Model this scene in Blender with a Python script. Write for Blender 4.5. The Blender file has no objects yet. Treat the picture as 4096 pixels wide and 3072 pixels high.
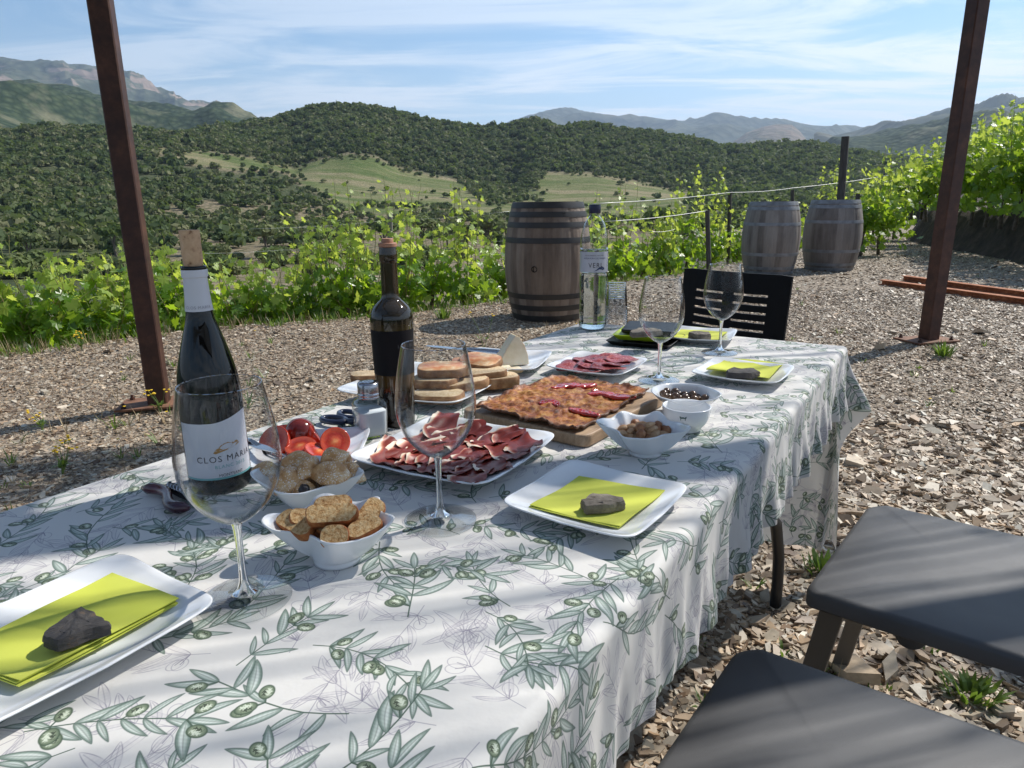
import bpy, math, random
import numpy as np
from mathutils import Vector, Matrix, Euler, noise as mnoise
R = math.radians
HAZE_D = 0.00014
SC = bpy.context.scene
COL = SC.collection
rng = np.random.default_rng(7)
random.seed(7)

# ---------------------------------------------------------------- camera
F, PITCH, ROLL = 2775.0, R(14.966), R(-0.62)
CAMZ, TZ = 1.12, 0.74
_cp, _sp = math.cos(PITCH), math.sin(PITCH)
FWD = np.array([0, _cp, -_sp]); _up = np.array([0, _sp, _cp]); _rt = np.array([1.0, 0, 0])
RGT = math.cos(ROLL) * _rt + math.sin(ROLL) * _up
UPV = -math.sin(ROLL) * _rt + math.cos(ROLL) * _up
cam_d = bpy.data.cameras.new("camera")
cam_d.sensor_width = 36.0
cam_d.lens = F / 4096 * 36.0
cam_d.clip_start = 0.02
cam_d.clip_end = 30000
cam = bpy.data.objects.new("camera", cam_d)
COL.objects.link(cam)
m = Matrix.Identity(4)
for i in range(3):
    m[i][0], m[i][1], m[i][2] = RGT[i], UPV[i], -FWD[i]
m[2][3] = CAMZ
cam.matrix_world = m
SC.camera = cam

# ---------------------------------------------------------------- light
SUN_AZ = R(32.0)      # direction towards the sun, measured from +X to +Y
SUN_EL = R(47.0)
sun_dir = Vector((math.cos(SUN_AZ) * math.cos(SUN_EL), math.sin(SUN_AZ) * math.cos(SUN_EL), math.sin(SUN_EL)))
sd = bpy.data.lights.new("sun", 'SUN')
sd.energy = 4.9
sd.angle = R(0.53)
sd.color = (1.0, 0.955, 0.88)
so = bpy.data.objects.new("sun", sd)
COL.objects.link(so)
so.rotation_euler = (-sun_dir).to_track_quat('-Z', 'Y').to_euler()

world = bpy.data.worlds.new("World")
SC.world = world
world.use_nodes = True
wn, wl = world.node_tree.nodes, world.node_tree.links
wn.clear()
w_out = wn.new("ShaderNodeOutputWorld")
w_bg = wn.new("ShaderNodeBackground")
w_sky = wn.new("ShaderNodeTexSky")
w_sky.sky_type = 'NISHITA'
w_sky.sun_disc = False
w_sky.sun_elevation = SUN_EL
w_sky.sun_rotation = math.pi / 2 - SUN_AZ
w_sky.altitude = 300
w_sky.air_density = 1.0
w_sky.dust_density = 0.25
w_sky.ozone_density = 2.2
w_bg.inputs[1].default_value = 0.105
# cirrus: noise stretched over the direction vector projected on a high plane
w_tc = wn.new("ShaderNodeTexCoord")
w_sep = wn.new("ShaderNodeSeparateXYZ")
wl.new(w_tc.outputs['Generated'], w_sep.inputs[0])
w_mx = wn.new("ShaderNodeMath"); w_mx.operation = 'MAXIMUM'; w_mx.inputs[1].default_value = 0.03
wl.new(w_sep.outputs[2], w_mx.inputs[0])
w_ad = wn.new("ShaderNodeMath"); w_ad.operation = 'ADD'; w_ad.inputs[1].default_value = 0.10
wl.new(w_mx.outputs[0], w_ad.inputs[0])
w_dx = wn.new("ShaderNodeMath"); w_dx.operation = 'DIVIDE'
w_dy = wn.new("ShaderNodeMath"); w_dy.operation = 'DIVIDE'
wl.new(w_sep.outputs[0], w_dx.inputs[0]); wl.new(w_ad.outputs[0], w_dx.inputs[1])
wl.new(w_sep.outputs[1], w_dy.inputs[0]); wl.new(w_ad.outputs[0], w_dy.inputs[1])
w_cmb = wn.new("ShaderNodeCombineXYZ")
wl.new(w_dx.outputs[0], w_cmb.inputs[0]); wl.new(w_dy.outputs[0], w_cmb.inputs[1])
w_map = wn.new("ShaderNodeMapping")
w_map.inputs['Rotation'].default_value = (0, 0, R(28))
w_map.inputs['Scale'].default_value = (0.75, 2.1, 1)
w_map.inputs['Location'].default_value = (0.3, 0.9, 0)
wl.new(w_cmb.outputs[0], w_map.inputs[0])
w_n1 = wn.new("ShaderNodeTexNoise")
w_n1.inputs['Scale'].default_value = 1.0; w_n1.inputs['Detail'].default_value = 9
w_n1.inputs['Roughness'].default_value = 0.62; w_n1.inputs['Distortion'].default_value = 0.7
wl.new(w_map.outputs[0], w_n1.inputs[0])
w_r1 = wn.new("ShaderNodeMapRange"); w_r1.interpolation_type = 'SMOOTHSTEP'
w_r1.inputs[1].default_value = 0.37; w_r1.inputs[2].default_value = 0.60
wl.new(w_n1.outputs[0], w_r1.inputs[0])
# thin veil gets denser to the right, towards the sun
w_side = wn.new("ShaderNodeMapRange")
w_side.inputs[1].default_value = -0.45; w_side.inputs[2].default_value = 0.62
w_side.inputs[3].default_value = 0.50; w_side.inputs[4].default_value = 1.0
wl.new(w_sep.outputs[0], w_side.inputs[0])
w_low = wn.new("ShaderNodeMapRange")       # cirrus lies low over the hills and thins out overhead
w_low.inputs[1].default_value = 0.10; w_low.inputs[2].default_value = 0.55
w_low.inputs[3].default_value = 1.0; w_low.inputs[4].default_value = 0.12
wl.new(w_sep.outputs[2], w_low.inputs[0])
w_m0 = wn.new("ShaderNodeMath"); w_m0.operation = 'MULTIPLY'
wl.new(w_side.outputs[0], w_m0.inputs[0]); wl.new(w_low.outputs[0], w_m0.inputs[1])
w_mul = wn.new("ShaderNodeMath"); w_mul.operation = 'MULTIPLY'
wl.new(w_r1.outputs[0], w_mul.inputs[0]); wl.new(w_m0.outputs[0], w_mul.inputs[1])
w_mix = wn.new("ShaderNodeMix"); w_mix.data_type = 'RGBA'
w_hz = wn.new("ShaderNodeMapRange")      # whitish air just over the horizon
w_hz.inputs[1].default_value = 0.02; w_hz.inputs[2].default_value = 0.20
w_hz.inputs[3].default_value = 0.42; w_hz.inputs[4].default_value = 0.0
wl.new(w_sep.outputs[2], w_hz.inputs[0])
w_sum = wn.new("ShaderNodeMath"); w_sum.operation = 'ADD'; w_sum.use_clamp = True
wl.new(w_mul.outputs[0], w_sum.inputs[0]); wl.new(w_hz.outputs[0], w_sum.inputs[1])
wl.new(w_sum.outputs[0], w_mix.inputs[0])
w_tint = wn.new("ShaderNodeMix"); w_tint.data_type = 'RGBA'; w_tint.blend_type = 'MULTIPLY'; w_tint.inputs[0].default_value = 1.0
w_tint.inputs[7].default_value = (0.86, 1.07, 1.13, 1)
wl.new(w_sky.outputs[0], w_tint.inputs[6]); wl.new(w_tint.outputs[2], w_mix.inputs[6])
w_mix.inputs[7].default_value = (9.3, 9.6, 9.9, 1)
wl.new(w_mix.outputs[2], w_bg.inputs[0])
wl.new(w_bg.outputs[0], w_out.inputs[0])

SC.view_settings.view_transform = 'Standard'
SC.view_settings.look = 'None'
SC.view_settings.exposure = 0.36
SC.view_settings.gamma = 1.0
SC.render.engine = 'CYCLES'
cy = SC.cycles
cy.use_denoising = True
cy.max_bounces = 14
cy.transparent_max_bounces = 40
cy.transmission_bounces = 10
cy.volume_bounces = 0
cy.sample_clamp_indirect = 6.0
cy.caustics_reflective = False
cy.caustics_refractive = False

# ---------------------------------------------------------------- placing
def ray(u, v):
    return (u - 2048) / F * RGT - (v - 1536) / F * UPV + FWD

def PZ(u, v, z):
    d = ray(u, v); t = (z - CAMZ) / d[2]
    return Vector((d[0] * t, d[1] * t, z))

def T(u, v, z=0.0):
    """point seen at photo position u, v and standing z above the table top"""
    return PZ(u, v, TZ + z)

def sstep(x):
    x = np.clip(x, 0, 1)
    return x * x * (3 - 2 * x)

def gz(x, y):
    """height of the gravel terrace"""
    return 0.09 * sstep((np.asarray(y) - 3.0) / 2.5)

def GP(u, v):
    z = 0.0
    for _ in range(8):
        p = PZ(u, v, z); z = float(gz(p.x, p.y))
    return PZ(u, v, z)

def AT(u, v, dist):
    d = ray(u, v); t = dist / math.hypot(d[0], d[1])
    return Vector((d[0] * t, d[1] * t, CAMZ + d[2] * t))

US = np.array([0.5455, 0.8381])      # along the table
UT = np.array([0.8381, -0.5455])     # across it, to the right

# ---------------------------------------------------------------- objects
def mesh(name, verts, faces, mat=None, parent=None, loc=None, smooth=False, mats=None, midx=None, uvs=None, col=None):
    me = bpy.data.meshes.new(name)
    V = np.asarray(verts, dtype=np.float32)
    if isinstance(faces, np.ndarray):
        n, k = faces.shape
        me.vertices.add(len(V)); me.vertices.foreach_set("co", V.ravel())
        me.loops.add(n * k); me.loops.foreach_set("vertex_index", faces.astype(np.int32).ravel())
        me.polygons.add(n)
        me.polygons.foreach_set("loop_start", np.arange(0, n * k, k, dtype=np.int32))
        me.polygons.foreach_set("loop_total", np.full(n, k, dtype=np.int32))
        me.update(calc_edges=True)
    else:
        me.from_pydata([tuple(map(float, v)) for v in V], [], [tuple(int(i) for i in f) for f in faces])
        me.update()
    if mats:
        for a in mats: me.materials.append(a)
        if midx is not None: me.polygons.foreach_set("material_index", np.asarray(midx, dtype=np.int32))
    elif mat is not None:
        me.materials.append(mat)
    me.polygons.foreach_set("use_smooth", np.full(len(me.polygons), bool(smooth), dtype=bool))
    if uvs is not None:          # per vertex uv
        uvl = me.uv_layers.new(name="UVMap")
        li = np.zeros(len(me.loops), dtype=np.int32); me.loops.foreach_get("vertex_index", li)
        uvl.data.foreach_set("uv", np.asarray(uvs, dtype=np.float32)[li].ravel())
    if col is not None:          # per vertex value
        at = me.attributes.new("val", 'FLOAT', 'POINT')
        at.data.foreach_set("value", np.asarray(col, dtype=np.float32))
    me.validate()
    o = bpy.data.objects.new(name, me)
    COL.objects.link(o)
    if parent is not None: o.parent = parent
    if loc is not None: o.location = loc
    return o

def tag(o, label=None, cat=None, group=None, kind=None):
    if label: o["label"] = label
    if cat: o["category"] = cat
    if group: o["group"] = group
    if kind: o["kind"] = kind
    return o

def empty(name, loc, rz=0.0, label=None, cat=None, group=None):
    o = bpy.data.objects.new(name, None)
    o.empty_display_size = 0.05
    COL.objects.link(o)
    o.location = loc; o.rotation_euler = (0, 0, rz)
    return tag(o, label, cat, group)

KIDS = {}
def copy_tree(o, parent=None):
    c = o.copy(); COL.objects.link(c)
    if parent is not None: c.parent = parent
    for ch in [x for x in bpy.data.objects if x.parent == o]:
        copy_tree(ch, c)
    return c

class MB:
    """collects simple shapes into one mesh"""
    def __init__(s): s.v = []; s.f = []; s.n = 0
    def add(s, V, Fc):
        s.v.append(np.asarray(V, float)); s.f += [tuple(i + s.n for i in f) for f in Fc]; s.n += len(V)
    def box(s, c, size, rz=0.0, M=None):
        x, y, z = [a / 2 for a in size]
        V = np.array([(-x, -y, -z), (x, -y, -z), (x, y, -z), (-x, y, -z), (-x, -y, z), (x, -y, z), (x, y, z), (-x, y, z)])
        if M is not None: V = V @ np.array(M.to_3x3()).T
        if rz: V = V @ np.array([[math.cos(rz), math.sin(rz), 0], [-math.sin(rz), math.cos(rz), 0], [0, 0, 1]])
        s.add(V + np.array(c), [(0, 3, 2, 1), (4, 5, 6, 7), (0, 1, 5, 4), (1, 2, 6, 5), (2, 3, 7, 6), (3, 0, 4, 7)])
    def tube(s, pts, rad, seg=8, caps=True):
        pts = [Vector(p) for p in pts]
        rad = rad if hasattr(rad, '__len__') else [rad] * len(pts)
        V = []; up = Vector((0, 0, 1))
        for i, p in enumerate(pts):
            d = (pts[min(i + 1, len(pts) - 1)] - pts[max(i - 1, 0)]).normalized()
            a = d.cross(up if abs(d.z) < 0.95 else Vector((1, 0, 0))).normalized(); b = d.cross(a)
            for k in range(seg):
                t = 2 * math.pi * k / seg
                V.append(p + a * math.cos(t) * rad[i] + b * math.sin(t) * rad[i])
        Fc = []
        for i in range(len(pts) - 1):
            for k in range(seg):
                k2 = (k + 1) % seg
                Fc.append((i * seg + k, i * seg + k2, (i + 1) * seg + k2, (i + 1) * seg + k))
        if caps:
            Fc.append(tuple(range(seg))[::-1]); Fc.append(tuple((len(pts) - 1) * seg + k for k in range(seg)))
        s.add(np.array([tuple(v) for v in V]), Fc)
    def lathe(s, prof, seg=48, c=(0, 0, 0), a0=0.0, a1=2 * math.pi):
        """prof: (r, z); a radius of 0 closes the shape"""
        full = abs(a1 - a0 - 2 * math.pi) < 1e-6
        n = seg if full else seg + 1
        V = []; rows = []
        for r, z in prof:
            if r <= 1e-9:
                rows.append([len(V)]); V.append((c[0], c[1], c[2] + z))
            else:
                rows.append(list(range(len(V), len(V) + n)))
                for k in range(n):
                    t = a0 + (a1 - a0) * k / seg
                    V.append((c[0] + r * math.cos(t), c[1] + r * math.sin(t), c[2] + z))
        Fc = []
        for A, B in zip(rows[:-1], rows[1:]):
            for k in range(seg if full else seg):
                k2 = (k + 1) % n if full else k + 1
                if len(A) == 1 and len(B) == 1: continue
                if len(A) == 1: Fc.append((A[0], B[k2], B[k]))
                elif len(B) == 1: Fc.append((A[k], A[k2], B[0]))
                else: Fc.append((A[k], A[k2], B[k2], B[k]))
        s.add(np.array(V), Fc)
    def prism(s, poly, z0, z1, shrink=1.0):
        n = len(poly); c = np.mean(np.array(poly), axis=0)
        top = [(c[0] + (x - c[0]) * shrink, c[1] + (y - c[1]) * shrink, z1) for x, y in poly]
        V = [(x, y, z0) for x, y in poly] + top
        s.add(np.array(V), [tuple(range(n))[::-1], tuple(range(n, 2 * n))] + [(i, (i + 1) % n, n + (i + 1) % n, n + i) for i in range(n)])
    def build(s, name, mat, parent=None, smooth=False, loc=None, bevel=0.0, **kw):
        o = mesh(name, np.concatenate(s.v), s.f, mat, parent, loc, smooth, **kw)
        if bevel:
            b = o.modifiers.new("bevel", 'BEVEL'); b.width = bevel; b.segments = 2; b.limit_method = 'ANGLE'
        if smooth == 'auto' or (smooth and smooth != True):
            auto(o)
        return o

def auto(o, ang=40):
    try:
        o.data.set_sharp_from_angle(angle=R(ang))
    except Exception:
        pass

# ---------------------------------------------------------------- materials
def nmat(name):
    mt = bpy.data.materials.new(name); mt.use_nodes = True
    nt = mt.node_tree; b = nt.nodes["Principled BSDF"]
    return mt, nt, b

def ramp(nt, fac, stops):
    r = nt.nodes.new("ShaderNodeValToRGB")
    e = r.color_ramp.elements
    while len(e) < len(stops): e.new(0.5)
    for el, (p, c) in zip(e, stops):
        el.position = p; el.color = (*c, 1)
    nt.links.new(fac, r.inputs[0])
    return r.outputs[0]

def noise_tex(nt, scale, detail=4, rough=0.55, coord='Object', stretch=None, dist=0.0, kind='noise', feature=None):
    tc = nt.nodes.new("ShaderNodeTexCoord")
    src = tc.outputs[coord]
    if stretch:
        mp = nt.nodes.new("ShaderNodeMapping"); mp.inputs['Scale'].default_value = stretch
        nt.links.new(src, mp.inputs[0]); src = mp.outputs[0]
    if kind == 'noise':
        n = nt.nodes.new("ShaderNodeTexNoise")
        n.inputs['Detail'].default_value = detail; n.inputs['Roughness'].default_value = rough
        n.inputs['Distortion'].default_value = dist
        out = n.outputs[0]
    else:
        n = nt.nodes.new("ShaderNodeTexVoronoi")
        if feature: n.feature = feature
        out = n.outputs[0]
    n.inputs['Scale'].default_value = scale
    nt.links.new(src, n.inputs['Vector'])
    return n, out

def bump(nt, b, height, strength=0.3, dist=0.01):
    bp = nt.nodes.new("ShaderNodeBump")
    bp.inputs['Strength'].default_value = strength; bp.inputs['Distance'].default_value = dist
    nt.links.new(height, bp.inputs['Height']); nt.links.new(bp.outputs[0], b.inputs['Normal'])
    return bp

def simple(name, c, rough=0.5, metal=0.0, c2=None, scale=20, bumps=0.0, bscale=None, coat=0.0, spec=0.5, sub=0.0, detail=4, bdist=0.002, stretch=None):
    mt, nt, b = nmat(name)
    b.inputs['Base Color'].default_value = (*c, 1)
    b.inputs['Roughness'].default_value = rough
    b.inputs['Metallic'].default_value = metal
    b.inputs['Coat Weight'].default_value = coat
    b.inputs['Specular IOR Level'].default_value = spec
    if sub:
        b.inputs['Subsurface Weight'].default_value = sub
        b.inputs['Subsurface Scale'].default_value = 0.01
    if c2 is not None:
        _, o = noise_tex(nt, scale, detail, stretch=stretch)
        nt.links.new(ramp(nt, o, [(0.33, c), (0.67, c2)]), b.inputs['Base Color'])
    if bumps:
        _, o = noise_tex(nt, bscale or scale * 2, 5)
        bump(nt, b, o, bumps, bdist)
    return mt

def thin_glass(name, tint=(0.985, 0.99, 0.99), ior=1.5, gloss=1.0, bumpy=None, rough=0.0, edge=.55):
    """thin walled clear material: see-through plus Fresnel reflection"""
    mt = bpy.data.materials.new(name); mt.use_nodes = True
    nt = mt.node_tree; nt.nodes.clear()
    out = nt.nodes.new("ShaderNodeOutputMaterial")
    tr = nt.nodes.new("ShaderNodeBsdfTransparent"); tr.inputs[0].default_value = (*tint, 1)
    gl = nt.nodes.new("ShaderNodeBsdfGlossy"); gl.inputs['Roughness'].default_value = rough
    fr = nt.nodes.new("ShaderNodeLayerWeight"); fr.inputs[0].default_value = 0.5
    pw = nt.nodes.new("ShaderNodeMath"); pw.operation = 'POWER'; pw.inputs[1].default_value = 3.8
    f0 = .22 * ((ior - 1) / (ior + 1)) ** 2
    ma = nt.nodes.new("ShaderNodeMath"); ma.operation = 'MULTIPLY_ADD'; ma.inputs[1].default_value = 1.25; ma.inputs[2].default_value = f0
    nt.links.new(fr.outputs['Facing'], pw.inputs[0]); nt.links.new(pw.outputs[0], ma.inputs[0])
    mul = nt.nodes.new("ShaderNodeMath"); mul.operation = 'MULTIPLY'; mul.inputs[1].default_value = gloss
    mx = nt.nodes.new("ShaderNodeMixShader")
    nt.links.new(ma.outputs[0], mul.inputs[0]); mul.use_clamp = True; nt.links.new(mul.outputs[0], mx.inputs[0])
    # the wall absorbs more where it is seen edge on
    p2 = nt.nodes.new("ShaderNodeMath"); p2.operation = 'POWER'; p2.inputs[1].default_value = 4.0; nt.links.new(fr.outputs['Facing'], p2.inputs[0])
    tm = nt.nodes.new("ShaderNodeMix"); tm.data_type = 'RGBA'; tm.inputs[6].default_value = (*tint, 1); tm.inputs[7].default_value = (*[c_ * edge for c_ in tint], 1)
    nt.links.new(p2.outputs[0], tm.inputs[0]); nt.links.new(tm.outputs[2], tr.inputs[0])
    nt.links.new(tr.outputs[0], mx.inputs[1]); nt.links.new(gl.outputs[0], mx.inputs[2])
    nt.links.new(mx.outputs[0], out.inputs[0])
    if bumpy:
        tcn, o = noise_tex(nt, bumpy[0], 3, 0.5, stretch=bumpy[2], dist=1.5)
        bp = nt.nodes.new("ShaderNodeBump"); bp.inputs['Strength'].default_value = bumpy[1]; bp.inputs['Distance'].default_value = 0.004
        nt.links.new(o, bp.inputs['Height'])
        nt.links.new(bp.outputs[0], gl.inputs['Normal']); nt.links.new(bp.outputs[0], fr.inputs['Normal'])
    return mt

def real_glass(name, col=(1, 1, 1), ior=1.5, rough=0.0):
    mt = bpy.data.materials.new(name); mt.use_nodes = True
    nt = mt.node_tree; nt.nodes.clear()
    out = nt.nodes.new("ShaderNodeOutputMaterial")
    g = nt.nodes.new("ShaderNodeBsdfGlass"); g.inputs[0].default_value = (*col, 1)
    g.inputs['IOR'].default_value = ior; g.inputs['Roughness'].default_value = rough
    nt.links.new(g.outputs[0], out.inputs[0])
    return mt

def leaf_mat(name, c, c2, trans=(0.30, 0.50, 0.05), tw=0.45, rough=0.45, obj_var=0.0, scale=3.0):
    mt, nt, b = nmat(name)
    out = nt.nodes["Material Output"]
    _, o = noise_tex(nt, scale, 2)
    colr = ramp(nt, o, [(0.35, c), (0.65, c2)])
    nt.links.new(colr, b.inputs['Base Color'])
    b.inputs['Roughness'].default_value = rough
    if tw:
        t = nt.nodes.new("ShaderNodeBsdfTranslucent"); t.inputs[0].default_value = (*trans, 1)
        mx = nt.nodes.new("ShaderNodeMixShader"); mx.inputs[0].default_value = tw
        nt.links.new(b.outputs[0], mx.inputs[1]); nt.links.new(t.outputs[0], mx.inputs[2])
        nt.links.new(mx.outputs[0], out.inputs[0])
    return mt
# ================================================================ SETTING
# ---- gravel terrace
_edge_px = [(-900, 1560), (0, 1417), (900, 1310), (1570, 1262), (2150, 1185), (2511, 1124), (2695, 1099), (3060, 1030), (3300, 992), (3480, 962), (3560, 935)]
EDGE = [GP(u, v) for u, v in _edge_px]
_d = (EDGE[-1] - EDGE[-2]).normalized(); EDGE.append(EDGE[-1] + _d * 14)
EDGE = np.array([(p.x, p.y) for p in EDGE])

def edge_sd(x, y):
    """signed distance to the terrace edge, positive beyond it"""
    x = np.asarray(x, float); y = np.asarray(y, float)
    best = np.full(x.shape, 1e9); sign = np.ones(x.shape)
    for A, B in zip(EDGE[:-1], EDGE[1:]):
        d = B - A; L = np.hypot(*d); d = d / L
        t = np.clip((x - A[0]) * d[0] + (y - A[1]) * d[1], 0, L)
        px, py = A[0] + t * d[0], A[1] + t * d[1]
        ds = np.hypot(x - px, y - py)
        s = np.where((x - A[0]) * (-d[1]) + (y - A[1]) * d[0] > 0, 1.0, -1.0)
        upd = ds < best
        best = np.where(upd, ds, best); sign = np.where(upd, s, sign)
    return best * sign

def smooth_noise(x, y, f=1.0, seed=0):
    r = np.random.default_rng(seed); out = 0
    for k in range(7):
        a = r.uniform(0, 6.283); w = f * r.uniform(0.6, 2.2)
        out = out + np.sin((x * math.cos(a) + y * math.sin(a)) * w + r.uniform(0, 6.28)) / 7
    return out

# bank on the right: base line and height
_bk_px = [(3610, 962), (3700, 985), (3900, 1020), (4096, 1062), (4600, 1180)]
BANK = [GP(u, v) for u, v in _bk_px]
_d0 = (BANK[0] - BANK[1]).normalized()
BANK = [BANK[0] + _d0 * 9 + Vector((2.5, 0, 0))] + BANK
BANK = np.array([(p.x, p.y) for p in BANK])
def bank_sd(x, y):
    best = np.full(np.shape(x), 1e9); sign = np.ones(np.shape(x))
    for A, B in zip(BANK[:-1], BANK[1:]):
        d = B - A; L = np.hypot(*d); d = d / L
        t = np.clip((x - A[0]) * d[0] + (y - A[1]) * d[1], 0, L)
        px, py = A[0] + t * d[0], A[1] + t * d[1]
        ds = np.hypot(x - px, y - py)
        s = np.where((x - A[0]) * (-d[1]) + (y - A[1]) * d[0] > 0, 1.0, -1.0)
        upd = ds < best
        best = np.where(upd, ds, best); sign = np.where(upd, s, sign)
    return -best * sign

def ground_h(x, y):
    sd = edge_sd(x, y)
    z = gz(x, y) + 0.012 * smooth_noise(x, y, 2.0, 3)
    drop = np.where(sd > 0, 0.32 * sstep(sd / 0.35) + np.clip(sd - 1.3, 0, 99) * 0.34, 0)
    far = sstep((np.asarray(y, float) - 11.0) / 4.0) * sstep((np.asarray(x, float) - 5.0) / 3.0)
    z = z - drop * (1 - 0.85 * far)
    return z

gm, nt, b = nmat("slate_gravel")
_, v1 = noise_tex(nt, 26, kind='voronoi', stretch=(1, 1, 1))
vn = nt.nodes["Voronoi Texture"]
_, n2 = noise_tex(nt, 1.3, 5, 0.6)
_, n3 = noise_tex(nt, 60, 4, 0.7)
mixf = nt.nodes.new("ShaderNodeMath"); mixf.operation = 'MULTIPLY_ADD'; mixf.inputs[1].default_value = 0.55
nt.links.new(n3, mixf.inputs[0])
sepc = nt.nodes.new("ShaderNodeSeparateColor"); nt.links.new(vn.outputs['Color'], sepc.inputs[0])
m2 = nt.nodes.new("ShaderNodeMath"); m2.operation = 'MULTIPLY'; m2.inputs[1].default_value = 0.45
nt.links.new(sepc.outputs[0], m2.inputs[0]); nt.links.new(m2.outputs[0], mixf.inputs[2])
nt.links.new(ramp(nt, mixf.outputs[0], [(0.12, (0.085, 0.062, 0.043)), (0.4, (0.20, 0.155, 0.112)), (0.62, (0.30, 0.245, 0.185)), (0.85, (0.42, 0.365, 0.29))]), b.inputs['Base Color'])
b.inputs['Roughness'].default_value = 0.9
bump(nt, b, v1, 0.9, 0.02)

def grid_mesh(name, xs, ys, hfun, mat, keep=None):
    X, Y = np.meshgrid(xs, ys)
    Z = hfun(X, Y)
    V = np.stack([X.ravel(), Y.ravel(), Z.ravel()], 1)
    ny, nx = X.shape
    i = np.arange(ny * nx).reshape(ny, nx)
    Q = np.stack([i[:-1, :-1].ravel(), i[:-1, 1:].ravel(), i[1:, 1:].ravel(), i[1:, :-1].ravel()], 1)
    if keep is not None:
        k = keep(V[Q].mean(1)); Q = Q[k]
    return mesh(name, V, Q, mat, smooth=True)

g = grid_mesh("ground", np.arange(-12, 24.01, 0.16), np.arange(-5, 30.01, 0.16), ground_h, gm)
tag(g, kind='structure')

# ---- slate chips lying on the terrace
def chips(n, pts, size, seed, flat=0.28, name="gravel", label=None, zf=None, tilt=0.25):
    r = np.random.default_rng(seed)
    k = 5
    th = np.linspace(0, 2 * np.pi, k, endpoint=False)[None] + r.uniform(-.5, .5, (n, k)) + r.uniform(0, 6.28, (n, 1))
    s = size * np.exp(r.normal(0, 0.42, n))
    el = r.uniform(0.45, 1.0, n)
    rad = s[:, None] * r.uniform(0.5, 1.3, (n, k))
    x = rad * np.cos(th); y = rad * np.sin(th) * el[:, None]
    a = r.uniform(0, 6.28, n); ca, sa = np.cos(a)[:, None], np.sin(a)[:, None]
    x, y = x * ca - y * sa, x * sa + y * ca
    tx, ty = r.normal(0, tilt, n)[:, None], r.normal(0, tilt, n)[:, None]
    hz = (s * flat * r.uniform(0.6, 1.5, n))[:, None]
    zt = x * tx + y * ty
    P = pts
    z0 = zf(P[:, 0], P[:, 1])[:, None]
    top = np.stack([P[:, :1] + x * .98, P[:, 1:2] + y * .98, z0 + zt + hz + np.abs(zt).max(1, keepdims=True) * .35], 2)
    bot = np.stack([P[:, :1] + x, P[:, 1:2] + y, z0 + zt - hz * .5], 2)
    V = np.concatenate([top, bot], 1).reshape(-1, 3)
    base = (np.arange(n) * 2 * k)[:, None]
    i = np.arange(k); j = (i + 1) % k
    sides = (base[:, :, None] + np.stack([i + k, j + k, j, i], 1)[None].reshape(1, -1)[:, None, :]).reshape(-1, 4)
    # top as two quads
    t1 = base + np.array([[0, 1, 2, 3]]); t2 = base + np.array([[0, 3, 4, 4]])
    Fq = np.concatenate([sides, t1], 0); tri = t2[:, :3]
    Fq = np.concatenate([Fq[:, [0, 1, 2]], Fq[:, [0, 2, 3]], tri], 0)
    val = np.repeat(r.uniform(0, 1, n), 2 * k)
    return V, Fq, val

chip_m, nt, b = nmat("slate_chip")
at = nt.nodes.new("ShaderNodeAttribute"); at.attribute_name = "val"
cr = ramp(nt, at.outputs['Fac'], [(0.0, (0.10, 0.066, 0.042)), (0.3, (0.265, 0.198, 0.136)), (0.6, (0.42, 0.34, 0.25)), (0.88, (0.50, 0.42, 0.32)), (1.0, (0.68, 0.61, 0.50))])
_, nn = noise_tex(nt, 45, 4)
mxc = nt.nodes.new("ShaderNodeMix"); mxc.data_type = 'RGBA'; mxc.blend_type = 'MULTIPLY'; mxc.inputs[0].default_value = 0.7
nt.links.new(cr, mxc.inputs[6]); nt.links.new(ramp(nt, nn, [(0.3, (0.62, 0.60, 0.58)), (0.65, (1.1, 1.08, 1.05))]), mxc.inputs[7])
fm_ = nt.nodes.new("ShaderNodeMath"); fm_.operation = 'MULTIPLY'; fm_.inputs[1].default_value = 17.3; nt.links.new(at.outputs['Fac'], fm_.inputs[0])
ff_ = nt.nodes.new("ShaderNodeMath"); ff_.operation = 'FRACT'; nt.links.new(fm_.outputs[0], ff_.inputs[0])
mh_ = nt.nodes.new("ShaderNodeMix"); mh_.data_type = 'RGBA'; mh_.blend_type = 'MULTIPLY'; mh_.inputs[0].default_value = 1.0
nt.links.new(mxc.outputs[2], mh_.inputs[6]); nt.links.new(ramp(nt, ff_.outputs[0], [(0.0, (1.06, .90, .74)), (0.2, (1.03, .98, .92)), (0.6, (1, 1, 1)), (1.0, (.86, .94, 1.0))]), mh_.inputs[7])
nt.links.new(mh_.outputs[2], b.inputs['Base Color']); b.inputs['Roughness'].default_value = 0.55

def scatter(n, umin, umax, rmin, rmax, seed, power=1.0):
    r = np.random.default_rng(seed)
    rr = (rmin ** power + (rmax ** power - rmin ** power) * r.uniform(0, 1, n)) ** (1 / power)
    az = r.uniform(umin, umax, n)
    return np.stack([rr * np.sin(az), rr * np.cos(az)], 1)

def area_pts(n, x0, x1, y0, y1, seed, test):
    r = np.random.default_rng(seed)
    P = np.stack([r.uniform(x0, x1, n), r.uniform(y0, y1, n)], 1)
    return P[test(P)]

def vis_test(P):      # on the terrace and inside the field of view (with margin)
    az = np.arctan2(P[:, 0], P[:, 1]); rr = np.hypot(P[:, 0], P[:, 1])
    return (np.abs(az) < 0.98) & (edge_sd(P[:, 0], P[:, 1]) < 0.12) & (rr > 0.7)

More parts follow.
